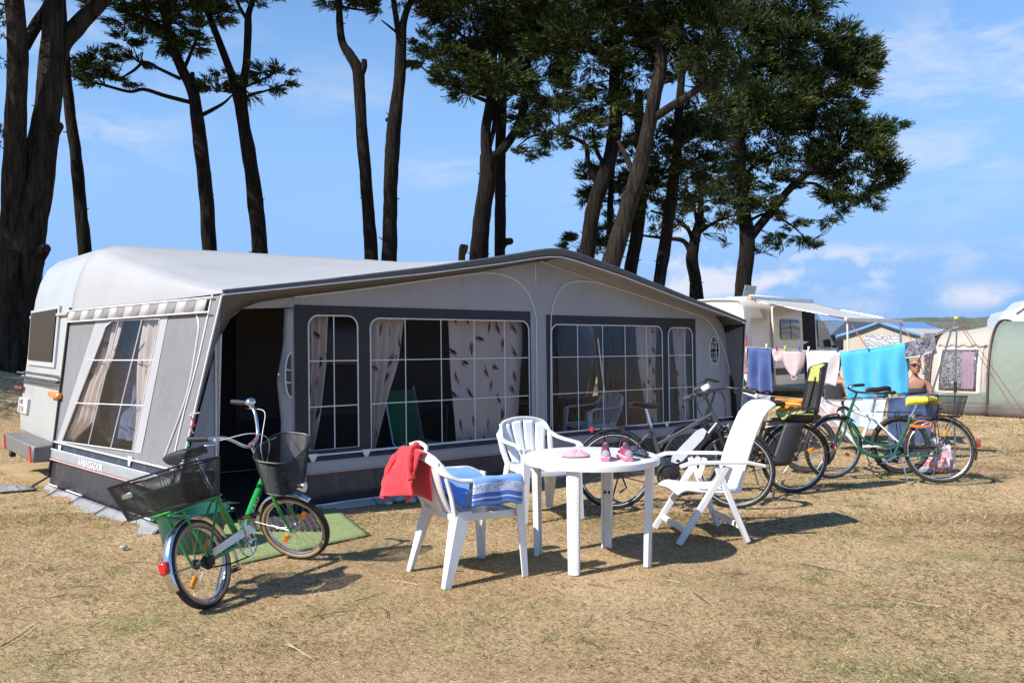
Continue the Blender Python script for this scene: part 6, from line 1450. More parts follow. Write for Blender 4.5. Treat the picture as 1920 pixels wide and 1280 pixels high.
mb = MB(); mb.sheet([(a, b) for a, b in [arch(i / 30, 1.72) for i in range(31)]], [], lambda y, z: Vector((.0 - .12 * (1 - (y / HW) ** 2) * 1.0, y, z))); mb.build('end_wall', BEI, tt)
for x, h in ((0, 1.73), (1.10, 1.94), (2.9, 1.96)):
    mb = MB(); mb.tube([Vector((x, arch(i / 40, h + .015, HW + .015)[0], arch(i / 40, h + .015, HW + .015)[1])) for i in range(41)], .022, 6); mb.build('hoop', HOOP, tt)
# window of the tent
def twin(x, z, off): 
    # near side: find arch point at height z
    h = 1.72 + .18 * x / 1.10; s_ = min(1, (z / h)) ** (1 / .72); th = math.asin(s_); y = -HW * math.cos(th) ** .72; return Vector((x, y - off, z))
TWF = mat('tent_window_dark', (.085, .08, .085), .25, var=.4, scale=5, coat=.5, bump=.6, bscale=14); 
mb = MB(); mb.grid(lambda a, b: twin(.12 + .86 * a, .42 + 1.0 * b, .02), 12, 14); wo = mb.build('window_surround', mat('pale_tent_trim', (.52, .49, .43), .8), tt, solid=.004)
mb = MB(); mb.grid(lambda a, b: twin(.19 + .70 * a, .50 + .83 * b, .035), 12, 14); mb.build('pane', TWF, wo, solid=.003)
mb = MB(); mb.grid(lambda a, b: twin(.62 + .22 * a + .02 * math.sin(b * 6), .54 + .75 * b, .045 + .008 * math.sin(a * 22)), 20, 8); mb.build('curtain', mat('mauve_curtain', (.26, .17, .22), .8), wo)
mb = MB(); mb.tube([twin(.08 + .94 * i / 20, 1.43 + .02 * math.sin(i * 1.3), .045) for i in range(21)], .04, 8); mb.build('rolled_flap', BEI, wo)
mb = MB(); mb.grid(lambda a, b: twin(.0 + 1.10 * a, .20 + .28 * b, .016), 10, 3); mb.build('lower_band', SAGE2, tt, solid=.003); 
for i, x in enumerate((-.05, 1.10, 2.9)):
    mb = MB(); mb.tube([(x, -HW - .02, .06), (x, -HW - .20, .0)], .01, 5); mb.build('peg_strap', BLACK_RB, tt)
# frame tent with blue roof
FO = Vector((13.07, 34.0, 0)); ft = thing('frame_tent', 'cream frame tent with a bright blue gabled roof, behind the turquoise towel', 'tent', FO, (0, 0, R(-45)))
W2, E2, A2, D2 = 3.2, 1.80, 2.27, 4.6
mb = MB(); mb.prism([(0, 0), (W2, 0), (W2, E2), (W2 / 2, A2 - .05), (0, E2)], 0, D2, lambda a, b, d: Vector((a, d, b))); mb.build('walls', CREAMT, ft, smooth=False)
for sg in (0, 1):
    mb = MB(); x0, x1 = (-.12, W2 / 2) if sg == 0 else (W2 + .12, W2 / 2)
    mb.grid(lambda a, b: Vector((x0 + (x1 - x0) * a, -.15 + (D2 + .3) * b, E2 - .06 + (A2 + .02 - E2 + .06) * a - .03 * math.sin(math.pi * a))), 8, 10); mb.build('roof', BLUET, ft, solid=.01)
for sg in (0, 1):
    mb = MB(); x0, x1 = (-.12, W2 / 2) if sg == 0 else (W2 + .12, W2 / 2)
    mb.grid(lambda a, b: Vector((x0 + (x1 - x0) * a, -.155, E2 - .06 - .11 * (1 - b) + (A2 + .02 - E2 + .06) * a - .03 * math.sin(math.pi * a))), 8, 2); mb.build('valance', BLUET, ft, solid=.006)
SILV = mat('silver_insulation', (.55, .56, .58), .35, metal=.5, var=.15, scale=14, bump=.5, bscale=10)
mb = MB(); mb.box((1.68, -.05, 1.47), (1.4, .02, .58), b=.005); sv = mb.build('window_mat', SILV, ft)
mb = MB()
for i in range(9): mb.bar((1.04 + .16 * i, -.064, 1.2), (1.04 + .16 * i, -.064, 1.74), .008, .008, bev=0)
for i in range(5): mb.bar((1.0, -.064, 1.25 + .11 * i), (2.36, -.064, 1.25 + .11 * i), .008, .008, bev=0)
mb.build('quilting', mat('silver_seam', (.34, .35, .37), .5), sv)
# dark shelter far behind
ds = thing('shelter', 'low dark shelter with a slate blue roof, far behind the van', 'shelter', Vector((17.3, 46, 0)), (0, 0, R(8)))
mb = MB(); mb.box((2.0, 1.5, .95), (4.0, 3.0, 1.9), b=.02); mb.build('wall', mat('shelter_dark', (.05, .055, .065), .8), ds)
mb = MB(); mb.prism([(-.3, 1.85), (4.3, 1.85), (3.2, 2.6), (.6, 2.6)], -.3, 3.3, lambda a, b, d: Vector((a, d, b))); mb.build('roof', mat('slate_blue', (.09, .13, .19), .6), ds, smooth=False)
for x in (0.1, 2.0, 3.9): mb = MB(); mb.bar((x, -.25, 0), (x, -.25, 1.9), .08, .08); mb.build('post', mat('shelter_post', (.2, .2, .21), .7), ds)
# white motorhome behind the tunnel tent
mh = thing('motorhome', 'white motorhome with a dark curved stripe, behind the green tent', 'motorhome', Vector((15.15, 26.5, 0)), (0, 0, R(-20)))
mp = [(0, .5), (0, 2.2), (.12, 2.42), (.5, 2.52), (.75, 2.78), (1.2, 2.86), (5.5, 2.86), (5.6, 2.7), (5.6, .5)]
mb = MB(); mb.loft([[Vector((a + (.06 if a < 2.8 else -.06) * k, y, b - (.05 * k if b > 2 else 0))) for a, b in mp] for y, k in ((0, 1), (.05, 0), (2.15, 0), (2.2, 1))]); mb.build('body', VW, mh, angle=30)
mb = MB(); mb.tube(smooth_path([(.45, -.012, 2.35), (.85, -.012, 2.62), (1.5, -.012, 2.74), (2.8, -.012, 2.78)], 24), .028, 6, flat=(1, .2), up=(0, 1, 0)); mb.tube(smooth_path([(.9, -.012, 2.3), (1.3, -.012, 2.5), (2.0, -.012, 2.62), (3.2, -.012, 2.66)], 24), .02, 6, flat=(1, .2), up=(0, 1, 0)); mb.build('curved_stripe', mat('motorhome_stripe', (.10, .11, .13), .4), mh)
mb = MB(); mb.box((2.6, -.01, 1.8), (1.0, .04, .55), b=.02); mb.build('window', MATS['tinted_van_glass'], mh)
for x in (1.1, 4.3): mb = MB(); mb.ring((x, .15, .33), (0, 1, 0), .23, .10, 24, 8); mb.build('wheel', BLACK_RB, mh)
# grey car far left is not visible; a white caravan roof stands on the bank between the trunks
wb_ = thing('caravan', 'white caravan far back on the shaded bank behind the thick tree trunk', 'caravan', Vector((-21.6, 34.0, zg1(-21.6, 34))), (0, 0, R(20)))
zb0 = 4.15 - wb_.location.z
mb = MB(); mb.loft([[Vector((a, y, b + zb0 - 2.3)) for a, b in [(-2.6, -.4), (-2.7, 1.4), (-2.6, 2.1), (-2.3, 2.4), (2.3, 2.4), (2.6, 2.1), (2.7, 1.4), (2.6, -.4)]] for y in (0, 2.1)]); mb.build('body', CARW, wb_)
mb = MB(); mb.box((-.8, -.01, zb0 - .75), (1.0, .04, .5), b=.02); mb.build('window', MATS['tinted_van_glass'], wb_)

# ------------------------------------------------------------------ washing line
PT = Vector((5.56, 10.72, 1.80)); LE = Vector((3.30, 13.05, 1.42))
def on_line(u, v, push=0.0):
    """point in the upright plane of the washing line seen in direction (u, v)"""
    d = (LE - PT); d.z = 0; n = Vector((-d.y, d.x, 0)).normalized(); r = Vector(((u - 960) / F, 1, -(v - 640) / F)); o = PT + n * push
    l = n.dot(o - CAM) / n.dot(r); return CAM + r * l
lp = thing('clothes_pole', 'grey metal washing line pole standing upright by the rear wheel of the green bicycle', 'pole', (PT.x, PT.y, 0))
mb = MB(); mb.tube([(0, 0, 0), (0.01, 0, 1.0)], .013, 8); mb.tube([(0.01, 0, .98), (.03, 0, 1.80)], .010, 8); mb.build('tube', STEEL, lp)
mb = MB(); mb.cyl((0.008, 0, .86), (.012, 0, 1.0), .018, 10); mb.build('clamp', BLACK_PL, lp)
lq = thing('clothes_pole', 'slanting grey washing line pole leaning against the top of the upright one', 'pole', (PT.x - .22, PT.y + .06, 0))
mb = MB(); mb.tube([(-.10, .25, 0), (.02, .08, .9), (.225, -.06, 1.78)], .012, 8); mb.build('tube', STEEL, lq)
mb = MB(); mb.ball((.24, -.06, 1.79), .03, 10, (1, 1, .8)); mb.build('knot', mat('yellow_tape', (.62, .52, .05), .6), lq)
def line_obj(pts, label, r=.004):
    b0 = Vector(pts[0]); mb = MB(); mb.tube([Vector(p) - b0 for p in pts], r, 5); o = mb.build('washing_line', WRP, None); o.location = b0; return tag(o, label, 'washing line')
UP = [on_line(*p) for p in ((1797, 612), (1757, 627), (1697, 642), (1640, 652), (1577, 658), (1515, 657), (1470, 655), (1400, 650), (1378, 646))]
line_obj(UP, 'upper washing line carrying the towels, tied to the pole top')
LOW = [on_line(*p, .12) for p in ((1786, 735), (1720, 742), (1660, 746), (1580, 750), (1510, 748), (1440, 742), (1390, 733))]
line_obj(LOW, 'lower washing line carrying the jeans and the white cloth')
def hung(name, m, tl, tr, br, bl, label, cat, folds=3, amp=.03, push=0.0, back=.55, seed=0, nu=26, nv=26, group=None, both=True, solid=.006):
    """cloth folded over the line: front leaf to the bottom corners, shorter back leaf"""
    A, B, Cc, D = on_line(*tl, push), on_line(*tr, push), on_line(*br, push), on_line(*bl, push); d = (B - A).normalized(); n = Vector((d.y, -d.x, 0)).normalized()
    if n.y > 0: n = -n
    o = A.lerp(B, .5); mb = MB()
    def fn(a, b):
        if both and b < .35:      # back leaf
            q = 1 - b / .35; p = A.lerp(B, a).lerp(D.lerp(Cc, a), q * back) - n * (.015 + .03 * q)
        else:
            q = (b - .35) / .65 if both else b; sg = (.0 if q else 0); p = A.lerp(B, a).lerp(D.lerp(Cc, a), q) + n * (.012 + .0 * q)
        w = 1.7 * amp * min(1, q * 1.6 + .12); p += n * (w * math.sin(a * folds * 6.28 + seed + .5 * math.sin(q * 3)) + .012 * math.sin(q * 5 + a * 7 + seed)); p.z += .012 * math.sin(a * 9 + seed) * q; return p - o
    mb.grid(fn, nu, nv, lambda a, b: (a, 1 - b)); ob = mb.build(name, m, None, solid=solid, recalc=False, angle=80); ob.location = o; return tag(ob, label, cat, group)
BLT = fabric('denim_blue_terry', (.07, .11, .28), .12, 160, .6); CYT = fabric('turquoise_terry', (.07, .40, .62), .06, 160, .5); WHT = fabric('white_terry', (.62, .585, .60), .04, 160, .4); PKT = fabric('pale_pink_cotton', (.62, .46, .46), .06)
FLW = mat('black_white_print', (.022, .022, .035), .85, col2=(.30, .30, .36), mix_scale=30, detail=3); JEA = fabric('jeans_denim', (.045, .075, .16), .35, 120, .6); WLB = fabric('pale_blue_cotton', (.48, .56, .66), .06)
t1 = hung('towel', BLT, (1405, 650), (1447, 655), (1449, 738), (1405, 730), 'denim blue towel at the left end of the upper washing line', 'towel', 2, .025)
hung('cloth', mat('red_floral_print', (.55, .06, .10), .9, col2=(.70, .62, .62), mix_scale=24), (1380, 648), (1402, 650), (1403, 702), (1384, 698), 'red and white printed cloth between the awning and the denim blue towel', 'cloth', 1.5, .02)
hung('small_garment', PKT, (1449, 655), (1472, 657), (1466, 678), (1452, 676), 'tiny pale pink garment pegged right of the denim blue towel', 'garment', 1, .015)
# child's swimsuit
mb = MB(); c0 = on_line(1489, 656); wq = .165
def suit(a, b):
    hw = [.155, .15, .14, .115, .075, .03][min(5, int(b * 5.99))]; k = b * 5; i = min(4, int(k)); H_ = [.155, .158, .148, .125, .085, .03]; hw = H_[i] + (H_[i + 1] - H_[i]) * (k - i); return Vector(((2 * a - 1) * hw, -.03 * math.sin(a * math.pi) - .01 * math.sin(a * 11), -.02 - .36 * b))
mb.grid(suit, 14, 14); o = mb.build('swimsuit', PKT, None, solid=.012); o.location = c0; o.rotation_euler = (0, 0, R(-25)); tag(o, 'pale pink child swimsuit hanging between the small garment and the white towel', 'swimsuit')
mb = MB(); mb.ring((0, -.02, -.39), (0, 1, 0), .035, .007, 14, 6); 
for sg in (-1, 1): mb.ring((sg * .15, 0, -.035), (0, 1, 0), .024, .009, 14, 6)
mb.build('strap', PKT, o)
hung('towel', WHT, (1513, 657), (1577, 658), (1567, 722), (1516, 718), 'plain white towel on the upper washing line behind the child seat', 'towel', 1.5, .02, seed=2)
hung('towel', CYT, (1577, 660), (1698, 642), (1702, 738), (1592, 750), 'large turquoise beach towel on the upper washing line', 'towel', 3.5, .03, seed=1, nu=44)
sk_ = hung('skirt', FLW, (1698, 642), (1752, 624), (1758, 661), (1697, 671), 'black and white floral skirt at the right end of the upper washing line', 'skirt', 1.5, .02, seed=3)
mb = MB(); mb.tube([on_line(1698, 672), on_line(1725, 668), on_line(1742, 660), on_line(1758, 655)], .008, 5); mb.M = Matrix.Translation(-Vector(sk_.location)) ; mb2 = MB(Matrix.Translation(-Vector(sk_.location))); mb2.tube([on_line(1698, 671, .03), on_line(1725, 667, .03), on_line(1745, 660, .03)], .008, 5); mb2.build('white_hem', WHT, sk_)
# bikini top hanging below the skirt
bt_ = on_line(1735, 668, .04); mb = MB()
for a, b in ((1722, 695), (1741, 697)): mb.tube([on_line(1728, 662, .04) - bt_, on_line(a, 680, .04) - bt_, on_line(1733, 698, .04) - bt_], .012, 6, flat=(1, .4))
mb.tube([on_line(1742, 662, .04) - bt_, on_line(1741, 680, .04) - bt_, on_line(1734, 700, .04) - bt_], .014, 6, flat=(1, .4)); mb.ball(on_line(1734, 699, .04) - bt_, .035, 10, (1.3, .5, .6))
o = mb.build('bikini_top', FLW, None); o.location = bt_; tag(o, 'dark patterned bikini top dangling under the floral skirt', 'bikini')
hung('cloth', WLB, (1582, 751), (1662, 748), (1656, 806), (1584, 800), 'pale blue white cloth on the lower line under the turquoise towel', 'cloth', 2.5, .02, .12, seed=4)
hung('cloth', mat('white_lace', (.66, .66, .68), .9, var=.25, scale=40), (1388, 735), (1420, 738), (1420, 772), (1388, 770), 'white lacy cloth on the lower line beside the awning corner', 'cloth', 2, .02, .12, seed=5)
hung('cloth', mat('mauve_cotton', (.34, .31, .42), .9, var=.1), (1422, 740), (1446, 742), (1446, 762), (1422, 760), 'mauve cloth on the lower line under the denim blue towel', 'cloth', 1, .015, .12, seed=6)
hung('cloth', ORC, (1454, 746), (1506, 749), (1500, 774), (1458, 778), 'orange cloth on the lower line behind the black saddle', 'cloth', 1.5, .02, .12, seed=7)
hung('cloth', PKT, (1536, 752), (1578, 752), (1580, 806), (1540, 800), 'pink and white cloth on the lower line left of the pale blue one', 'cloth', 2, .025, .14, seed=8)
# jeans: waist and two legs over the line
jl = []
jn = hung('jeans', JEA, (1666, 744), (1758, 736), (1756, 775), (1664, 782), 'blue denim jeans hung over the lower line behind the bicycles', 'jeans', 1.5, .025, .12, seed=9, both=True)
jo = Vector(jn.location)
for (a, b, c_, d_) in (((1664, 776), (1702, 776), (1694, 840), (1668, 843)), ((1716, 770), (1757, 768), (1740, 828), (1716, 832))):
    A, B, Cc, D = [on_line(*q, .12) - jo for q in (a, b, c_, d_)]; mb = MB(); rings = []
    for i in range(9):
        f = i / 8; l, r_ = A.lerp(D, f), B.lerp(Cc, f); c0 = (l + r_) / 2; hx = (r_ - l) / 2; rings.append([c0 + hx * math.cos(q) * (1 + .08 * math.sin(q * 3 + f * 6)) + Vector((.5, -.8, 0)) * .035 * math.sin(q) for q in [2 * math.pi * k / 14 for k in range(14)]])
    mb.loft(rings); mb.build('leg', JEA, jn)
# pegs on the lines
PC = [((.72, .72, .70), 'white'), ((.35, .03, .06), 'dark red'), ((.55, .60, .06), 'lime'), ((.07, .08, .35), 'navy'), ((.03, .42, .40), 'teal'), ((.75, .34, .06), 'orange')]
for i, (u, v, ci, wh) in enumerate([(1437, 648, 0, 'on the denim blue towel'), (1456, 653, 1, 'on the tiny pink garment'), (1472, 652, 2, 'at the left strap of the pink swimsuit'), (1499, 652, 3, 'at the right strap of the pink swimsuit'), (1516, 653, 0, 'at the left end of the plain white towel'), (1570, 655, 3, 'at the right end of the plain white towel'), (1627, 651, 4, 'on the turquoise beach towel'), (1729, 629, 5, 'on the floral skirt'), (1668, 741, 2, 'on the waist of the blue jeans'), (1396, 729, 2, 'on the white lacy cloth')]):
    p = on_line(u, v, .13 if v > 700 else .02); mb = MB()
    for k in (-1, 1): mb.bar((k * .010, 0, .03), (k * .004, 0, -.035), .011, .009, (0, 1, 0), .002)
    mb.ring((0, 0, .0), (0, 1, 0), .008, .003, 8, 4); o = mb.build('clothes_peg', mat('line_peg_%d' % ci, PC[ci][0], .5), None); o.location = p; o.rotation_euler = (0, R(random.uniform(-14, 14)), R(-40)); tag(o, '%s clothes peg %s' % (PC[ci][1], wh), 'clothes peg', 'pegs on the washing lines')
rope('guy_rope', PT + Vector((.03, 0, -.04)), P(1925, 806, 11.4), ORP, 'left one of the two orange guy ropes from the washing line pole', .0045)
rope('guy_rope', PT + Vector((.03, 0, -.0)), P(1935, 795, 12.6), ORP, 'right one of the two orange guy ropes from the washing line pole', .0045)
# carrier bag with red spotted things, on the grass behind the dark green bicycle
bg_ = thing('carrier_bag', 'crumpled clear and red plastic bag on the grass behind the dark green bicycle wheel', 'bag', G(1760, 884))
def blob(mb, c, r, sq, amp, fr, seed, n=20):
    rings = []
    for i in range(n // 2 + 1):
        a = math.pi * i / (n // 2); ring = []
        for k in range(n):
            b = 2 * math.pi * k / n; d = Vector((math.sin(a) * math.cos(b), math.sin(a) * math.sin(b), -math.cos(a))); q = r * (1 + amp * mnoise.noise(d * fr + Vector((seed, 0, 0)))); ring.append(Vector(c) + Vector((d.x * q * sq[0], d.y * q * sq[1], d.z * q * sq[2])))
        rings.append(ring)
    mb.loft(rings)
mb = MB(); blob(mb, (-.06, 0, .10), .13, (1.1, .8, .8), .5, 3, 1); mb.build('red_contents', mat('red_spotted', (.60, .04, .07), .5, col2=(.75, .65, .65), mix_scale=32, detail=1), bg_, angle=25)
mb = MB(); blob(mb, (.10, .02, .15), .10, (.75, .7, 1.5), .6, 3.5, 5); mb.build('plastic_film', mat('milky_plastic', (.55, .55, .60), .25, col2=(.60, .30, .34), mix_scale=12, coat=.5), bg_, angle=25)
mb = MB(); blob(mb, (-.02, .05, .30), .085, (.9, .6, 1.0), .7, 4, 9); mb.build('top_knot', mat('milky_plastic', (.5, .5, .5)), bg_, angle=25)
mb = MB(); mb.box((-.17, -.03, .03), (.12, .1, .06), b=.01); mb.build('blue_item', mat('pale_blue_item', (.30, .42, .48), .6), bg_)

# ------------------------------------------------------------------ people
SKIN = mat('person_skin', (.38, .19, .12), .5, var=.06, scale=8, spec=.4); HAIR = mat('blond_hair', (.30, .19, .09), .6, var=.3, scale=40); HAIRD = mat('brown_hair', (.07, .045, .03), .6, var=.3, scale=40)  # one skin colour shared by both people
def skin_body(par, joints, edges, m, name='body'):
    me = bpy.data.meshes.new(name); me.from_pydata([j[0] for j in joints], edges, []); o = bpy.data.objects.new(name, me); C.objects.link(o); o.parent = par; me.materials.append(m)
    md = o.modifiers.new('Skin', 'SKIN'); md.use_smooth_shade = True
    for v, j in zip(me.skin_vertices[0].data, joints): v.radius = j[1] if isinstance(j[1], tuple) else (j[1], j[1]); v.use_root = False
    me.skin_vertices[0].data[0].use_root = True
    sb = o.modifiers.new('Subdivision', 'SUBSURF'); sb.levels = 2; sb.render_levels = 2; return o
def hand(par, wrist, d, pn, s=1.0, curl=.5, m=SKIN):
    """palm and five fingers; d = along the hand, pn = back of the hand"""
    d = Vector(d).normalized(); pn = Vector(pn).normalized(); sd = d.cross(pn).normalized(); w = Vector(wrist); mb = MB()
    rings = []
    for f, hw, hh in ((0, .024, .018), (.03, .034, .016), (.07, .042, .014), (.09, .040, .012)): rings.append([w + d * f * s + sd * (hw * math.cos(a) * s) + pn * (hh * math.sin(a) * s) for a in [2 * math.pi * k / 12 for k in range(12)]])
    mb.loft(rings)
    for k, l in enumerate((.068, .078, .074, .058)):
        b = w + d * .082 * s + sd * ((k - 1.5) * .021 * s); p = [b]; dd = d.copy(); 
        for j in range(3): dd = (dd - pn * curl * (.35 + .2 * j)).normalized(); p.append(p[-1] + dd * l * s * (.42, .33, .25)[j])
        mb.tube(p, [.0095 * s, .009 * s, .008 * s, .006 * s], 8)
    b = w + d * .02 * s - sd * .03 * s; mb.tube([b, b + d * .03 * s - sd * .022 * s, b + d * .058 * s - sd * .026 * s - pn * .012 * s], [.012 * s, .011 * s, .008 * s], 8)
    return mb
def head(par, c, yaw, hairm, glasses=True, pitch=0, s=1.0, bun=False):
    M_ = Matrix.Translation(Vector(c)) @ Matrix.Rotation(yaw, 4, 'Z') @ Matrix.Rotation(pitch, 4, 'Y') @ Matrix.Scale(s, 4); mb = MB(M_)   # +x = face
    rings = []
    for z, f, bk, w in ((-.118, .055, -.01, .022), (-.11, .078, -.03, .042), (-.085, .088, -.045, .058), (-.05, .092, -.06, .066), (-.01, .094, -.078, .072), (.03, .092, -.092, .076), (.07, .085, -.094, .074), (.10, .062, -.08, .060), (.118, .03, -.05, .036), (.122, .0, -.02, .01)):
        c0 = (f + bk) / 2; hl = (f - bk) / 2; rings.append([Vector((c0 + hl * math.cos(a), w * math.sin(a), z)) for a in [2 * math.pi * k / 20 for k in range(20)]])
    mb.loft(rings)
    mb.loft([[Vector((.088 + dx, y * w, z)) for y, dx in ((-1, 0), (-.5, d * .7), (0, d), (.5, d * .7), (1, 0))] for z, w, d in ((.02, .008, .006), (-.01, .011, .018), (-.028, .016, .026), (-.038, .014, .006))], closed=False, caps=False)
    for sg in (-1, 1): mb.ball((-.005, sg * .076, -.008), .028, 10, (.6, .3, 1.1))
    hd = mb.build('head', SKIN, par)
    mb = MB(M_); mb.tube([(.084, -.022, -.066), (.094, 0, -.064), (.084, .022, -.066)], [.003, .0065, .003], 6); mb.build('mouth', mat('lips', (.40, .13, .11), .5), hd)
    mb = MB(M_); rings = []
    for z, f, bk, w in ((-.07, -.03, -.085, .05), (-.02, -.015, -.098, .079), (.03, .03, -.105, .085), (.06, .072, -.108, .084), (.09, .082, -.10, .076), (.115, .06, -.075, .056), (.132, .02, -.03, .02)):
        c0 = (f + bk) / 2; hl = (f - bk) / 2; rings.append([Vector((c0 + hl * math.cos(a), w * math.sin(a) * (1 + .02 * math.sin(7 * a)), z)) for a in [2 * math.pi * k / 24 for k in range(24)]])
    mb.loft(rings)
    if bun: mb.ball((-.10, 0, .06), .035, 10)
    mb.build('hair', hairm, hd)
    if glasses:
        mb = MB(M_)
        for sg in (-1, 1): mb.ball((.090, sg * .034, .012), .030, 12, (.35, 1.05, .85)); mb.bar((.085, sg * .064, .018), (-.0, sg * .079, .012), .006, .01)
        mb.bar((.097, -.02, .018), (.097, .02, .018), .008, .008); mb.build('sunglasses', mat('dark_lens', (.012, .011, .012), .1, coat=.5), hd)
    else:
        mb = MB(M_)
        for sg in (-1, 1): mb.ball((.082, sg * .031, .01), .012, 8, (.6, 1, .7))
        mb.build('eye', mat('eye_dark', (.03, .02, .015), .2), hd)
    return hd
def camp_seat(label, loc, yaw, fab):
    t = thing('camping_chair', label, 'chair', loc, (0, 0, yaw)); mb = MB(); mb.grid(lambda a, b: Vector((-.22 + .46 * b, -.25 + .5 * a, .40 + .03 * b - .05 * math.sin(math.pi * a))), 8, 6); mb.build('seat', fab, t, solid=.012)
    mb = MB(); mb.grid(lambda a, b: Vector((-.22 - .18 * b - .04 * math.sin(math.pi * a), -.25 + .5 * a, .40 + .52 * b)), 8, 6); mb.build('backrest', fab, t, solid=.012)
    for sg in (-1, 1):
        mb = MB(); mb.tube([(.25, sg * .27, 0), (-.25, sg * .27, .42), (-.42, sg * .27, .95)], .012, 8); mb.build('leg', BLACK_PL, t); mb = MB(); mb.tube([(-.30, sg * .27, 0), (.26, sg * .27, .44), (.28, sg * .28, .62)], .012, 8); mb.build('leg', BLACK_PL, t)
        mb = MB(); mb.grid(lambda a, b: Vector((-.25 + .55 * a, sg * (.25 + .07 * b), .63 - .02 * math.sin(3 * a))), 6, 2); mb.build('arm', fab, t, solid=.015)
    return t
def seated(label, loc, yaw, hairm, top, lower, glasses, bun=False, headyaw=0.0, arms='rest', barelegs=True):
    """local +x = facing; hips at the origin's 0.47 m"""
    t = thing('person', label, 'person', loc, (0, 0, yaw)); j = []; e = []
    def J(p, r, par=None):
        j.append((p, r)); 
        if par is not None: e.append((par, len(j) - 1))
        return len(j) - 1
    pel = J((-.10, 0, .50), (.15, .11)); ab = J((-.13, 0, .64), (.125, .095), pel); ch = J((-.16, 0, .80), (.14, .105), ab); up_ = J((-.18, 0, .92), (.115, .08), ch); nk = J((-.17, 0, 1.0), .048, up_); J((-.15, 0, 1.07), .046, nk)
    hands = []
    for sg in (-1, 1):
        sh = J((-.18, sg * .165, .91), .056, up_); el = J((-.14, sg * .27, .68), .042, sh); wr = J((.10, sg * .25, .66), .028, el); hands.append((Vector((.10, sg * .25, .66)), sg))
        hp = J((-.04, sg * .09, .48), .085, pel); kn = J((.36, sg * .13, .50), .058, hp); an = J((.40, sg * .13, .09), .036, kn); J((.52, sg * .14, .04), .034, an)
    body = skin_body(t, j, e, SKIN)
    for w_, sg in hands: mb = hand(t, w_, (1, 0, -.1), (0, 0, 1), 1, .45); mb.build('hand', SKIN, body)
    head(t, (-.135, 0, 1.17), headyaw, hairm, glasses, bun=bun)
    if top == 'bandeau':
        mb = MB(); rings = [[Vector((-.157 + (.113 + .018 * (z_ == 1)) * math.cos(a) * 1, (.148 + .006 * (z_ == 1)) * math.sin(a), z)) for a in [2 * math.pi * k / 28 for k in range(28)]] for z_, z in ((0, .735), (1, .78), (0, .835))]; mb.loft(rings, caps=False); mb.build('bandeau_top', mat('dark_bandeau', (.03, .028, .04), .8), t, solid=.008)
    if top == 'shirt':
        mb = MB(); rings = [[Vector((cx + rx * math.cos(a), ry * math.sin(a), z)) for a in [2 * math.pi * k / 24 for k in range(24)]] for cx, rx, ry, z in ((-.10, .125, .165, .48), (-.13, .12, .15, .64), (-.16, .125, .165, .80), (-.18, .10, .17, .90), (-.175, .07, .10, .965))]; mb.loft(rings, caps=False); mb.build('shirt', lower[1], t, solid=.008)
    mb = MB()
    for sg in (-1, 1): mb.tube([(-.10, sg * .07, .49), (.05, sg * .095, .49), (.30, sg * .128, .50)], [.135, .105, .085], 14)
    mb.build('shorts', lower[0], t); return t
DEN = fabric('denim_shorts', (.16, .25, .42), .2); 
wl_ = Vector((5.98, 12.6, -.03)); camp_seat('grey folding camp chair holding the woman in sunglasses', wl_ + Vector((-.03, .05, -.0)), R(-105), fabric('grey_camp_fabric', (.14, .14, .15), .2))
seated('sunbathing woman in sunglasses and dark bandeau top, seated beside the turquoise towel', wl_, R(-105), HAIR, 'bandeau', (mat('dark_bottoms', (.04, .04, .05), .8),), True, True, R(5))
ml_ = Vector((4.72, 12.75, -.02)); camp_seat('black folding camp chair between the white and turquoise towels', ml_ + Vector((.02, .0, 0)), R(-160), fabric('black_camp_fabric', (.02, .02, .022), .2))
seated('person in pale denim shorts seated half hidden behind the plain white towel', ml_, R(-150), HAIRD, 'shirt', (DEN, fabric('dark_tee', (.03, .03, .035), .15)), False)
# ------------------------------------------------------------------ Monterey cypresses: bark trunks and layered spray crowns
def bark_mat(name, c1, c2):
    m = bpy.data.materials.new(name); m.use_nodes = True; nt = m.node_tree; N = nt.nodes; L = nt.links; b = N['Principled BSDF']; b.inputs['Roughness'].default_value = .95; b.inputs['Specular IOR Level'].default_value = .15
    tc = N.new('ShaderNodeNewGeometry'); mp = N.new('ShaderNodeMapping'); mp.inputs['Scale'].default_value = (7, 7, .9); L.new(tc.outputs['Position'], mp.inputs['Vector'])
    nz = N.new('ShaderNodeTexNoise'); nz.inputs['Scale'].default_value = 1.6; nz.inputs['Detail'].default_value = 8; nz.inputs['Roughness'].default_value = .65; nz.inputs['Distortion'].default_value = .7; L.new(mp.outputs[0], nz.inputs['Vector'])
    cr = N.new('ShaderNodeValToRGB'); cr.color_ramp.elements[0].position = .36; cr.color_ramp.elements[0].color = (*c1, 1); cr.color_ramp.elements[1].position = .66; cr.color_ramp.elements[1].color = (*c2, 1); L.new(nz.outputs['Fac'], cr.inputs[0]); L.new(cr.outputs[0], b.inputs['Base Color'])
    bp = N.new('ShaderNodeBump'); bp.inputs['Strength'].default_value = 1; bp.inputs['Distance'].default_value = .12; L.new(nz.outputs['Fac'], bp.inputs['Height']); L.new(bp.outputs[0], b.inputs['Normal']); return m
BARK = bark_mat('cypress_bark', (.006, .0047, .004), (.027, .021, .016)); BARKL = bark_mat('lit_cypress_bark', (.009, .007, .0055), (.055, .043, .032))  # second bark is paler, sunlit tone put into its colour
LEAF = island_mat('cypress_sprays', [(0, (.007, .014, .003)), (.4, (.019, .034, .007)), (.75, (.046, .068, .013)), (1, (.115, .14, .034))], .65, .12, (.6, 1.1))
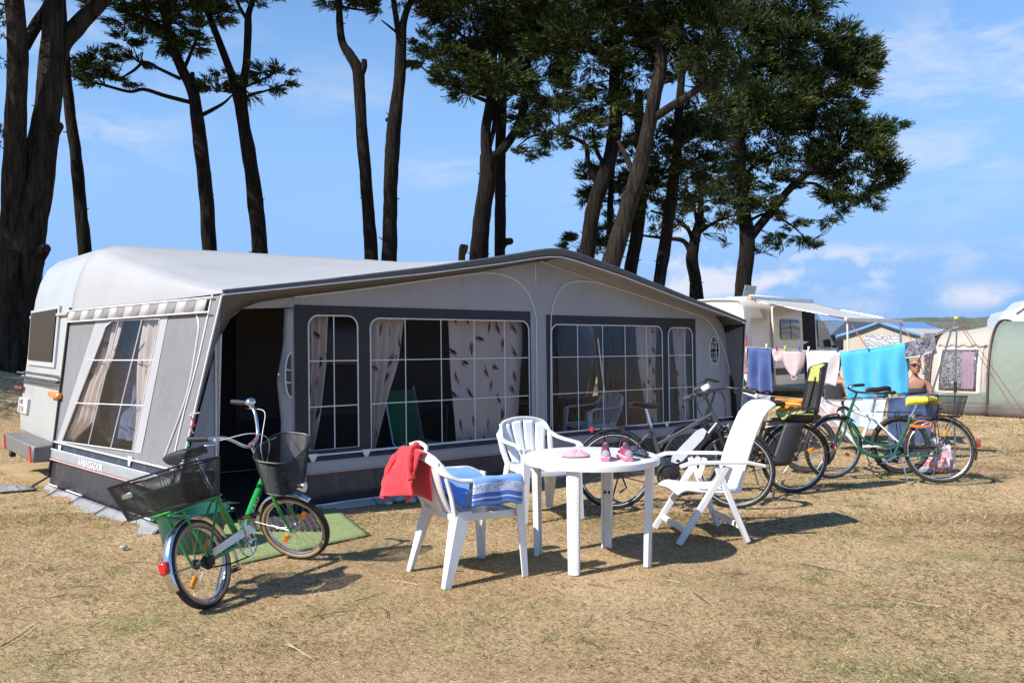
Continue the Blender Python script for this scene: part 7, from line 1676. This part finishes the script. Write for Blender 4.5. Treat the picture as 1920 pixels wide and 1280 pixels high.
def limb(mb, pts, Y0, dy=0.0, seg=10, rough=.10, flute=0.0):
    """pts: (u, v, width) seen; Y0 distance, dy drift of distance along the limb"""
    q = smooth_path(pts, max(10, len(pts) * 9)); n = len(q); rings = []; P3 = []
    for i, (u, v, w) in enumerate(q): Y = Y0 + dy * i / (n - 1); P3.append((P(u, v, Y), max(w, 1.0) * .5 / F * Y))
    for i, (p, r) in enumerate(P3):
        d = (P3[min(i + 1, n - 1)][0] - P3[max(i - 1, 0)][0]); x, y = frame_of(d, Vector((0, 1, 0)))
        rings.append([p + (x * math.cos(a) + y * math.sin(a)) * r * (1 + rough * mnoise.noise((math.cos(a) * 1.3 + p.x, math.sin(a) * 1.3 + p.y, p.z * 1.3)) + rough * .55 * mnoise.noise((math.cos(a) * 3.1 + p.x, math.sin(a) * 3.1 + p.y, p.z * 3.7)) + flute * abs(math.sin(a * 2.5 + p.z * .25)) * 1.0) for a in [2 * math.pi * k / seg for k in range(seg)]])
    mb.loft(rings); return [p for p, r in P3]
def sprays(ells, Y0, dens=1.0, leafs=13, seed=0, size=1.0):
    """ells: (u, v, ru, rv[, dY]) foliage masses -> many small pointed leaf sprays"""
    g = np.random.default_rng(100 + seed); out = []
    for el in ells:
        u, v, ru, rv = el[:4]; dY = el[4] if len(el) > 4 else g.uniform(-.9, .9); Y = Y0 + dY; c = np.array(P(u, v, Y)); rx = ru / F * Y; rz = rv / F * Y; ry = max(rx * .75, .3)
        n = max(14, int(225 * (1.5 - .5 * min(1, rz / .35)) * dens * math.pi * rx * (rz + .12)))
        d = g.normal(size=(n, 3)); d /= np.linalg.norm(d, axis=1)[:, None]; rad = g.uniform(.12, 1, n) ** .5
        # gather into clumps so that light and dark tufts and gaps form
        nc = max(4, n // 20); cd_ = g.normal(size=(nc, 3)); cd_ /= np.linalg.norm(cd_, axis=1)[:, None]; cr_ = g.uniform(.3, 1.0, nc) ** .6
        k = g.integers(0, nc, n); pos = cd_[k] * cr_[k][:, None] + d * rad[:, None] * .30; pos *= np.array([rx, ry, rz]); 
        flat = float(np.clip(rz / .35, .38, 1)); ax = cd_[k] * np.array([1, 1, .35]) + d * .55 * np.array([1, 1, flat]) + np.array([0, 0, .30 * flat]); ax /= np.linalg.norm(ax, axis=1)[:, None]
        L_ = g.uniform(.26, .6, n) * size * (.5 + .5 * flat)
        for j in range(leafs):
            f = (j + .5) / leafs; b0 = c + pos + ax * (L_ * f)[:, None] * .9; ld = ax * .85 + g.normal(size=(n, 3)) * .27; ld /= np.linalg.norm(ld, axis=1)[:, None]
            ll = (g.uniform(.13, .24, n) * (1.15 - .5 * f) * size * (.6 + .4 * flat))[:, None]; sd = np.cross(ld, g.normal(size=(n, 3))); sd /= np.linalg.norm(sd, axis=1)[:, None] + 1e-9; w = ll * .085
            out.append(np.stack([b0, b0 + ld * ll * .45 + sd * w, b0 + ld * ll, b0 + ld * ll * .45 - sd * w], 1))
    return np.concatenate(out)
def twigs(mb, ells, Y0, root, n=5, seed=0):
    """thin bare limbs reaching from a root point into each foliage mass"""
    g = random.Random(seed)
    for el in ells:
        u, v, ru, rv = el[:4]; rt = min(root, key=lambda q: (q[0] - u) ** 2 + ((q[1] - v) * (1 if q[1] > v else 1.8)) ** 2)
        for i in range(n):
            s0 = Vector(P(u + (rt[0] - u) * .9, v + (rt[1] - v) * .9, Y0)); e = P(u + g.uniform(-1, 1) * ru * .95, v + g.uniform(-.7, .9) * rv, Y0 + g.uniform(-1, 1)); mdl = s0.lerp(e, .5) + Vector((g.uniform(-.2, .2), g.uniform(-.3, .3), g.uniform(-.05, .25)))
            mb.tube(smooth_path([tuple(s0), tuple(mdl), tuple(e)], 8), [.022 - .0022 * k for k in range(9)], 4)
NL = [0]
def tree(label, Y0, limbs, ells, bark=BARK, dens=1.0, seed=0, tw=2, root=None, drift=None, flute=0.0, base=None, leafs=13, size=1.0):
    u0, v0, w0 = limbs[0][0]; b = P(u0, v0, Y0); zb_ = zg1(b.x, Y0); loc = Vector((b.x, Y0, zb_)); t = thing('cypress_tree', label, 'tree', loc, group='cypress trees behind the awning')
    mb = MB(Matrix.Translation(-loc)); l0 = list(limbs[0]); vg = 640 + (EYE - zb_) * F / Y0
    if v0 < vg - 3: du = (l0[0][0] - l0[1][0]) / max(1, l0[0][1] - l0[1][1]); l0 = [(u0 + du * (vg + 4 - v0) * .8, vg + 4, w0 * 1.25)] + l0
    limb(mb, l0, Y0, 0, 22, .15, flute)
    for i, lm in enumerate(limbs[1:]): limb(mb, lm, Y0, (drift[i] if drift else random.uniform(-1, 1)), 10, .12, flute * .5)
    if ells and tw: twigs(mb, ells, Y0, [q[:2] for lm in limbs for q in smooth_path(lm, 10)], tw, seed)
    # small dead snags on the trunk
    for i in range(4):
        q = smooth_path([tuple(x) for x in l0], 20)[random.randint(3, 18)]; p = P(q[0], q[1], Y0); sg = random.choice((-1, 1)); r = q[2] * .5 / F * Y0
        mb.tube([p + Vector((sg * r * .8, -r * .3, 0)), p + Vector((sg * (r + random.uniform(.03, .12)), -r * .3, random.uniform(-.02, .12)))], [.02, .007], 5)
    mb.build('trunk', bark, t, angle=60)
    if ells:
        V_ = sprays(ells, Y0, dens, leafs, seed, size); V_ -= np.array(loc); NL[0] += len(V_); o = quick_mesh('crown', V_, 4, LEAF, t)
    return t
# far left: the thick many-stemmed tree
tree('thick old cypress with several stems at the left edge, behind the caravan', 18, [
    [(28, 690, 72), (34, 640, 62), (38, 560, 60), (45, 470, 62), (54, 400, 60), (66, 340, 54), (82, 260, 46), (93, 176, 40), (99, 78, 35), (103, 0, 32), (106, -120, 30)],
    [(24, 560, 44), (22, 470, 42), (24, 400, 40), (26, 340, 37), (30, 230, 36), (33, 130, 34), (31, 50, 32), (27, 0, 32), (20, -120, 28)],
    [(88, 190, 32), (112, 95, 32), (150, 45, 30), (192, -2, 28), (250, -90, 24)],
    [(46, 88, 20), (66, 52, 20), (90, 12, 18), (120, -60, 15)],
    [(90, 260, 26), (104, 242, 22), (112, 236, 14)], [(66, 480, 34), (82, 468, 22), (88, 466, 14)],
    [(14, 690, 30), (18, 640, 28), (20, 560, 26), (24, 470, 22)], [(50, 692, 26), (54, 640, 24), (56, 580, 22)]],
    [(0, 60, 22, 22, .5), (2, 258, 14, 16, .2), (5, 110, 12, 10, 0), (20, -150, 190, 80), (180, -140, 150, 60), (-120, -60, 120, 80), (100, -230, 220, 70), (-140, 120, 70, 40), (-1130, -170, 330, 110, -5), (-900, -90, 300, 120, -3), (-700, -260, 300, 120, -4), (-600, 0, 220, 90, -1), (-1404, -369, 360, 120, -7), (-1250, -250, 340, 120, -6), (-1050, -330, 300, 120, -5)], BARKL, .55, 1, 0, flute=.16, drift=[-1, 1, .5, -.3, -.2, -.5, -.6])  # far-left crown masses, out of view, are added to shade the bank
tree('slender dark cypress trunk just right of the thick old one', 21, [[(160, 474, 24), (152, 400, 22), (143, 300, 21), (130, 200, 19), (122, 120, 18), (116, 20, 17), (112, -110, 15)]], [(110, -190, 150, 60), (60, -130, 80, 30)], dens=.5, seed=2, tw=1)
tree('leaning cypress with long bare side limbs and flat sprays', 22, [
    [(393, 470, 27), (385, 352, 26), (371, 234, 24), (363, 176, 21), (341, 129, 18), (320, 78, 16), (309, 31, 14), (301, 0, 13), (290, -80, 10)],
    [(356, 192, 8), (310, 180, 7.5), (270, 168, 7), (242, 172, 6), (195, 160, 5), (140, 146, 3)], [(338, 148, 7), (300, 130, 6), (272, 117, 6), (250, 133, 5), (219, 152, 3)],
    [(377, 217, 8), (400, 205, 7), (420, 193, 5), (436, 178, 3)], [(362, 160, 9), (361, 136, 8)], [(345, 130, 7), (362, 90, 6), (375, 55, 4)], [(325, 70, 7), (280, 40, 6), (230, 22, 4)]],
    [(232, 77, 32, 5, 0), (290, 80, 55, 9, 0), (345, 84, 45, 10, .3), (175, 108, 40, 9, 0), (200, 122, 38, 8, .2), (255, 117, 16, 5, .1), (170, 140, 36, 9, 0), (205, 152, 40, 6, .2), (140, 147, 12, 6, 0), (225, 18, 55, 9, .4), (290, 30, 70, 12, .2), (360, 20, 60, 14, .4), (310, 5, 110, 10, .6), (400, 30, 35, 8, 0), (330, 55, 45, 7, 0), (240, 38, 40, 4, 0), (300, -70, 160, 45)], dens=1.15, seed=3, tw=3, drift=[.2, .2, .4, 0, .4, .3])
tree('tall forked cypress trunk with a low spray on its right', 22.5, [
    [(488, 474, 29), (473, 332, 27), (457, 234, 24), (447, 160, 27)], [(446, 175, 18), (430, 129, 15), (406, 66, 13), (390, 23, 12), (383, 0, 11), (370, -80, 9)], [(450, 175, 18), (461, 129, 15), (465, 58, 14), (466, 28, 12), (474, -5, 10), (480, -80, 8)], [(465, 40, 7), (450, 15, 6), (440, -10, 5)], [(455, 165, 5), (490, 150, 4), (530, 130, 2.5)], [(450, 185, 5), (500, 170, 4), (535, 160, 2)]],
    [(500, 134, 30, 6, 0), (525, 131, 14, 4, 0), (510, 160, 32, 5, .2), (470, 172, 30, 7, 0), (400, 160, 22, 5, -.2), (408, 172, 30, 6, 0), (425, 146, 12, 5, 0), (395, 8, 30, 9, 0), (420, 25, 22, 7, 0), (480, -2, 40, 8, 0), (430, -80, 130, 45)], dens=1.1, seed=4, tw=3, drift=[.2, 0, .2, .3, .3])
tree('bare cypress trunk with an elbow bend and stub, left of a straight one', 23, [
    [(696, 484, 25), (689, 371, 23), (679, 254, 22), (674, 170, 21), (671, 132, 22), (656, 104, 19), (643, 82, 15), (637, 45, 13), (636, 0, 12), (634, -90, 10)], [(674, 140, 20), (682, 126, 13), (683, 112, 10)], [(637, 12, 5), (670, 18, 4), (705, 20, 2)]],
    [(690, 12, 32, 5, 0), (715, 20, 18, 4, 0), (655, 4, 25, 5, 0), (615, 0, 20, 4, 0), (640, -90, 120, 45)], dens=1.0, seed=5, tw=2, drift=[0, .2])
tree('straight bare cypress trunk in the middle, forking at the top', 23, [
    [(730, 486, 29), (732, 352, 27), (738, 250, 27), (749, 150, 22), (752, 70, 20), (750, 50, 20)], [(750, 80, 14), (744, 40, 11), (738, 0, 10), (730, -80, 8)], [(752, 70, 15), (760, 28, 13), (773, -6, 11), (790, -80, 8)], [(728, 225, 12), (726, 222, 10)], [(748, 65, 5), (730, 50, 4), (715, 38, 2)]],
    [(785, 8, 26, 8, 0), (800, 2, 26, 8, .2), (745, -2, 30, 5, 0), (770, -80, 120, 45)], dens=1.0, seed=6, tw=2, drift=[0, .2, 0, 0])
tree('stout forked cypress rising behind the awning ridge', 23.5, [
    [(898, 478, 34), (905, 400, 33), (913, 340, 31), (916, 292, 30)], [(914, 300, 22), (910, 250, 19), (919, 195, 19), (924, 148, 17), (925, 60, 14), (930, -20, 10)], [(918, 298, 21), (937, 286, 19), (968, 243, 17), (984, 190, 16), (990, 100, 13), (995, -20, 10)], [(916, 280, 10), (926, 240, 9), (930, 190, 8)], [(912, 190, 8), (870, 172, 6), (820, 145, 4), (780, 120, 2.5)], [(918, 110, 6), (870, 70, 5), (800, 30, 3)], [(922, 160, 6), (860, 130, 4), (790, 105, 2.5)]],
    [(792, 75, 20, 8, 0), (815, 92, 38, 10, 0), (800, 116, 30, 6, 0), (835, 116, 50, 13, 0), (870, 130, 50, 16, -.4), (850, 100, 45, 12, .5), (845, 145, 35, 8, 0), (890, 160, 45, 16, 0), (910, 120, 50, 25, .8), (930, 150, 45, 22, -.5), (880, 60, 55, 20, .6), (840, 25, 45, 14, .2), (900, 20, 75, 25, 0), (955, 60, 55, 40, .5), (960, 160, 35, 25, .3), (930, 178, 30, 10, -.3), (870, 176, 30, 7, 0), (980, 210, 22, 12, .3), (985, 235, 16, 8, 0), (900, -50, 150, 45)], dens=1.1, seed=7, tw=2, drift=[.3, .6, .3, -.4, -.2, .3])
tree('thin dark cypress trunk right behind the stout forked one', 25, [[(937, 478, 21), (938, 400, 21), (938, 312, 20), (941, 176, 19), (944, 60, 15), (946, -20, 12)], [(938, 470, 14), (946, 455, 15), (957, 452, 13)]], [(1000, 110, 60, 35, .6), (1010, 60, 55, 35, .4), (990, 20, 70, 30, 0), (1020, 150, 45, 18, 0)], dens=1.0, seed=8, tw=2)
st = thing('tree_stump', 'broken dead stump top showing just above the awning roof', 'stump', Vector((P(866, 470, 20).x, 20, 0))); b_ = Vector(st.location); mb = MB(Matrix.Translation(-b_)); limb(mb, [(868, 760, 22), (867, 600, 18), (866, 480, 13), (868, 458, 9)], 20, 0); limb(mb, [(867, 480, 10), (873, 466, 9), (875, 459, 6)], 20, 0); mb.build('trunk', BARK, st)
# the dense group on the right
tree('leaning cypress, first trunk of the dense group on the right', 23, [
    [(1098, 492, 30), (1115, 385, 29), (1140, 308, 27), (1154, 235, 25), (1153, 165, 22), (1150, 80, 17), (1150, 0, 12)], [(1158, 275, 13), (1185, 262, 12), (1213, 240, 10)], [(1122, 345, 12), (1104, 310, 10), (1095, 270, 8), (1050, 252, 6), (1000, 255, 4), (970, 275, 2.5)], [(1135, 315, 9), (1118, 280, 8), (1112, 245, 6)]],
    [(1020, 60, 45, 22, 0), (1060, 50, 50, 25, -.8), (1100, 65, 60, 22, -1.0), (1030, 20, 55, 22, .3), (1090, 20, 60, 22, .2), (1150, 30, 55, 22, -.4), (1050, 95, 55, 20, 0), (1110, 110, 55, 18, -.7), (1150, 115, 40, 18, 0), (1040, 178, 55, 15, 0), (1080, 165, 40, 12, -.6), (1120, 190, 55, 15, -.7), (1170, 175, 40, 15, 0), (1010, 200, 35, 12, .3), (1050, 225, 55, 12, 0), (1100, 240, 50, 12, -.4), (1150, 215, 40, 14, .3), (1005, 250, 30, 8, 0), (1040, 262, 40, 8, .2), (978, 292, 16, 4, 0), (1000, 283, 18, 4, 0), (1100, 270, 30, 8, 0), (1070, -40, 130, 40)], dens=1.0, seed=9, tw=2, drift=[-.4, 0, .2])
tree('largest leaning cypress with a lit stem, in the dense group', 22, [
    [(1141, 512, 36), (1172, 408, 29), (1199, 317, 28), (1216, 240, 25), (1227, 181, 24), (1238, 127, 22), (1237, 50, 20), (1240, -10, 16)], [(1222, 225, 15), (1250, 205, 15), (1281, 186, 14), (1318, 160, 12), (1350, 130, 9)], [(1190, 330, 12), (1172, 290, 10), (1160, 265, 8)]],
    [(1190, 80, 45, 25, .3), (1230, 60, 50, 30, .5), (1280, 40, 60, 30, -.3), (1300, 85, 45, 22, -.9), (1335, 70, 45, 25, -.8), (1260, 110, 40, 18, .6), (1330, 120, 45, 15, -.8), (1290, 150, 45, 18, .4), (1210, 20, 70, 25, .2), (1340, 20, 65, 25, -.4), (1360, 150, 40, 14, 0), (1200, 130, 35, 15, .8), (1260, -40, 130, 40)], bark=BARKL, dens=1.0, seed=10, tw=2, flute=.1, drift=[-.6, .3])
tree('dark cypress trunk close behind the lit stem', 26, [[(1180, 522, 25), (1195, 430, 24), (1204, 340, 22), (1199, 249, 19), (1198, 170, 15)], [(1143, 500, 13), (1143, 453, 13), (1145, 362, 11), (1150, 300, 9)]],
    [(1095, 322, 22, 7, 0), (1110, 338, 30, 10, 0), (1150, 330, 40, 12, 0), (1100, 372, 18, 9, 0), (1145, 372, 45, 16, .4), (1190, 350, 40, 20, .5), (1110, 448, 35, 10, 0), (1080, 464, 22, 7, 0), (1150, 440, 30, 14, 0), (1130, 465, 30, 9, .3), (1160, 410, 25, 14, 0), (1190, 290, 35, 16, .4), (1235, 330, 35, 15, 0)], dens=1.0, seed=11, tw=2, drift=[.4])
tree('slim leaning cypress trunk in the middle of the dense group', 25, [[(1234, 545, 23), (1249, 444, 22), (1263, 340, 20), (1272, 249, 17), (1273, 204, 16), (1282, 100, 11)], [(1268, 320, 6), (1300, 300, 5), (1330, 290, 3)]],
    [(1230, 260, 40, 20, .5), (1280, 230, 45, 22, .6), (1320, 250, 45, 22, .4), (1300, 290, 45, 16, .2), (1250, 290, 35, 14, 0), (1330, 210, 50, 22, .5), (1300, 325, 40, 14, 0), (1345, 330, 35, 14, .2), (1250, 370, 45, 14, .5), (1220, 395, 35, 10, .4)], dens=1.0, seed=12, tw=2)
tree('small crooked cypress with bare twigs, behind the van', 31, [[(1307, 560, 26), (1304, 525, 23), (1297, 489, 22), (1300, 462, 20), (1312, 408, 14), (1314, 362, 10)], [(1296, 475, 11), (1281, 452, 9), (1250, 447, 7), (1200, 441, 4)], [(1302, 460, 10), (1290, 430, 8), (1265, 410, 6), (1220, 395, 4)], [(1308, 425, 7), (1300, 385, 6), (1285, 350, 4)], [(1308, 440, 6), (1335, 420, 5), (1370, 405, 3)]],
    [(1290, 355, 35, 15, 0), (1320, 375, 35, 14, 0), (1265, 395, 35, 10, 0), (1230, 430, 18, 4, 0), (1340, 422, 26, 6, 0), (1350, 388, 30, 9, 0), (1360, 455, 8, 7, 0), (1280, 420, 30, 6, 0)], dens=.75, seed=13, tw=4)
tree('broad spreading cypress at the right end, with low drooping sprays', 35, [
    [(1391, 560, 31), (1396, 510, 29), (1401, 453, 27), (1393, 376, 24), (1388, 295, 20), (1388, 200, 14), (1395, 110, 9)], [(1402, 452, 17), (1420, 428, 17), (1446, 397, 16), (1480, 355, 14), (1525, 315, 12), (1570, 285, 8)], [(1392, 330, 8), (1430, 300, 7), (1480, 275, 4)], [(1394, 420, 6), (1440, 400, 5), (1480, 420, 3), (1520, 455, 2)], [(1490, 345, 6), (1530, 345, 5), (1570, 370, 3)]],
    [(1390, 60, 60, 30, 0), (1450, 50, 50, 28, .4), (1500, 30, 40, 22, 0), (1480, 85, 55, 25, -.5), (1530, 90, 45, 25, 0), (1570, 75, 40, 16, .3), (1600, 100, 35, 22, 0), (1590, 130, 45, 20, -.5), (1620, 118, 20, 14, 0), (1550, 140, 55, 25, .3), (1600, 165, 32, 16, 0), (1400, 120, 60, 28, 0), (1460, 140, 60, 28, .4), (1380, 180, 60, 28, .4), (1440, 195, 65, 25, -.4), (1510, 180, 55, 25, 0), (1560, 190, 45, 18, 0), (1590, 205, 25, 10, 0), (1490, 230, 60, 22, .3), (1550, 228, 40, 16, 0), (1420, 245, 60, 22, .2), (1360, 250, 45, 22, 0), (1590, 250, 50, 18, 0), (1640, 240, 40, 14, 0), (1672, 235, 18, 9, 0), (1660, 262, 28, 14, 0), (1610, 285, 55, 18, -.5), (1660, 298, 26, 14, 0), (1560, 275, 50, 18, .3), (1630, 325, 45, 16, 0), (1585, 325, 45, 16, .4), (1655, 345, 18, 10, 0), (1610, 355, 35, 14, 0), (1620, 382, 18, 10, 0), (1640, 370, 14, 9, 0), (1565, 360, 30, 12, 0), (1560, 385, 28, 12, 0), (1552, 410, 14, 10, 0), (1540, 300, 40, 14, 0), (1450, 290, 45, 14, 0), (1400, 300, 45, 18, .3), (1500, 310, 35, 10, .4), (1380, 345, 40, 16, 0), (1430, 335, 50, 12, 0), (1465, 350, 30, 8, .3), (1380, 385, 30, 14, 0), (1420, 372, 35, 10, 0), (1440, 398, 28, 9, 0), (1480, 418, 25, 7, 0), (1455, 440, 14, 5, 0), (1500, 445, 25, 7, 0), (1520, 462, 20, 6, 0), (1470, 462, 12, 4, 0), (1425, 460, 9, 4, 0), (1430, 472, 7, 3, 0), (1360, 410, 30, 8, 0), (1440, -10, 120, 28)], dens=.62, seed=14, tw=2, size=1.4, drift=[-.6, .3, 0, 0])
print('LEAVES', NL)
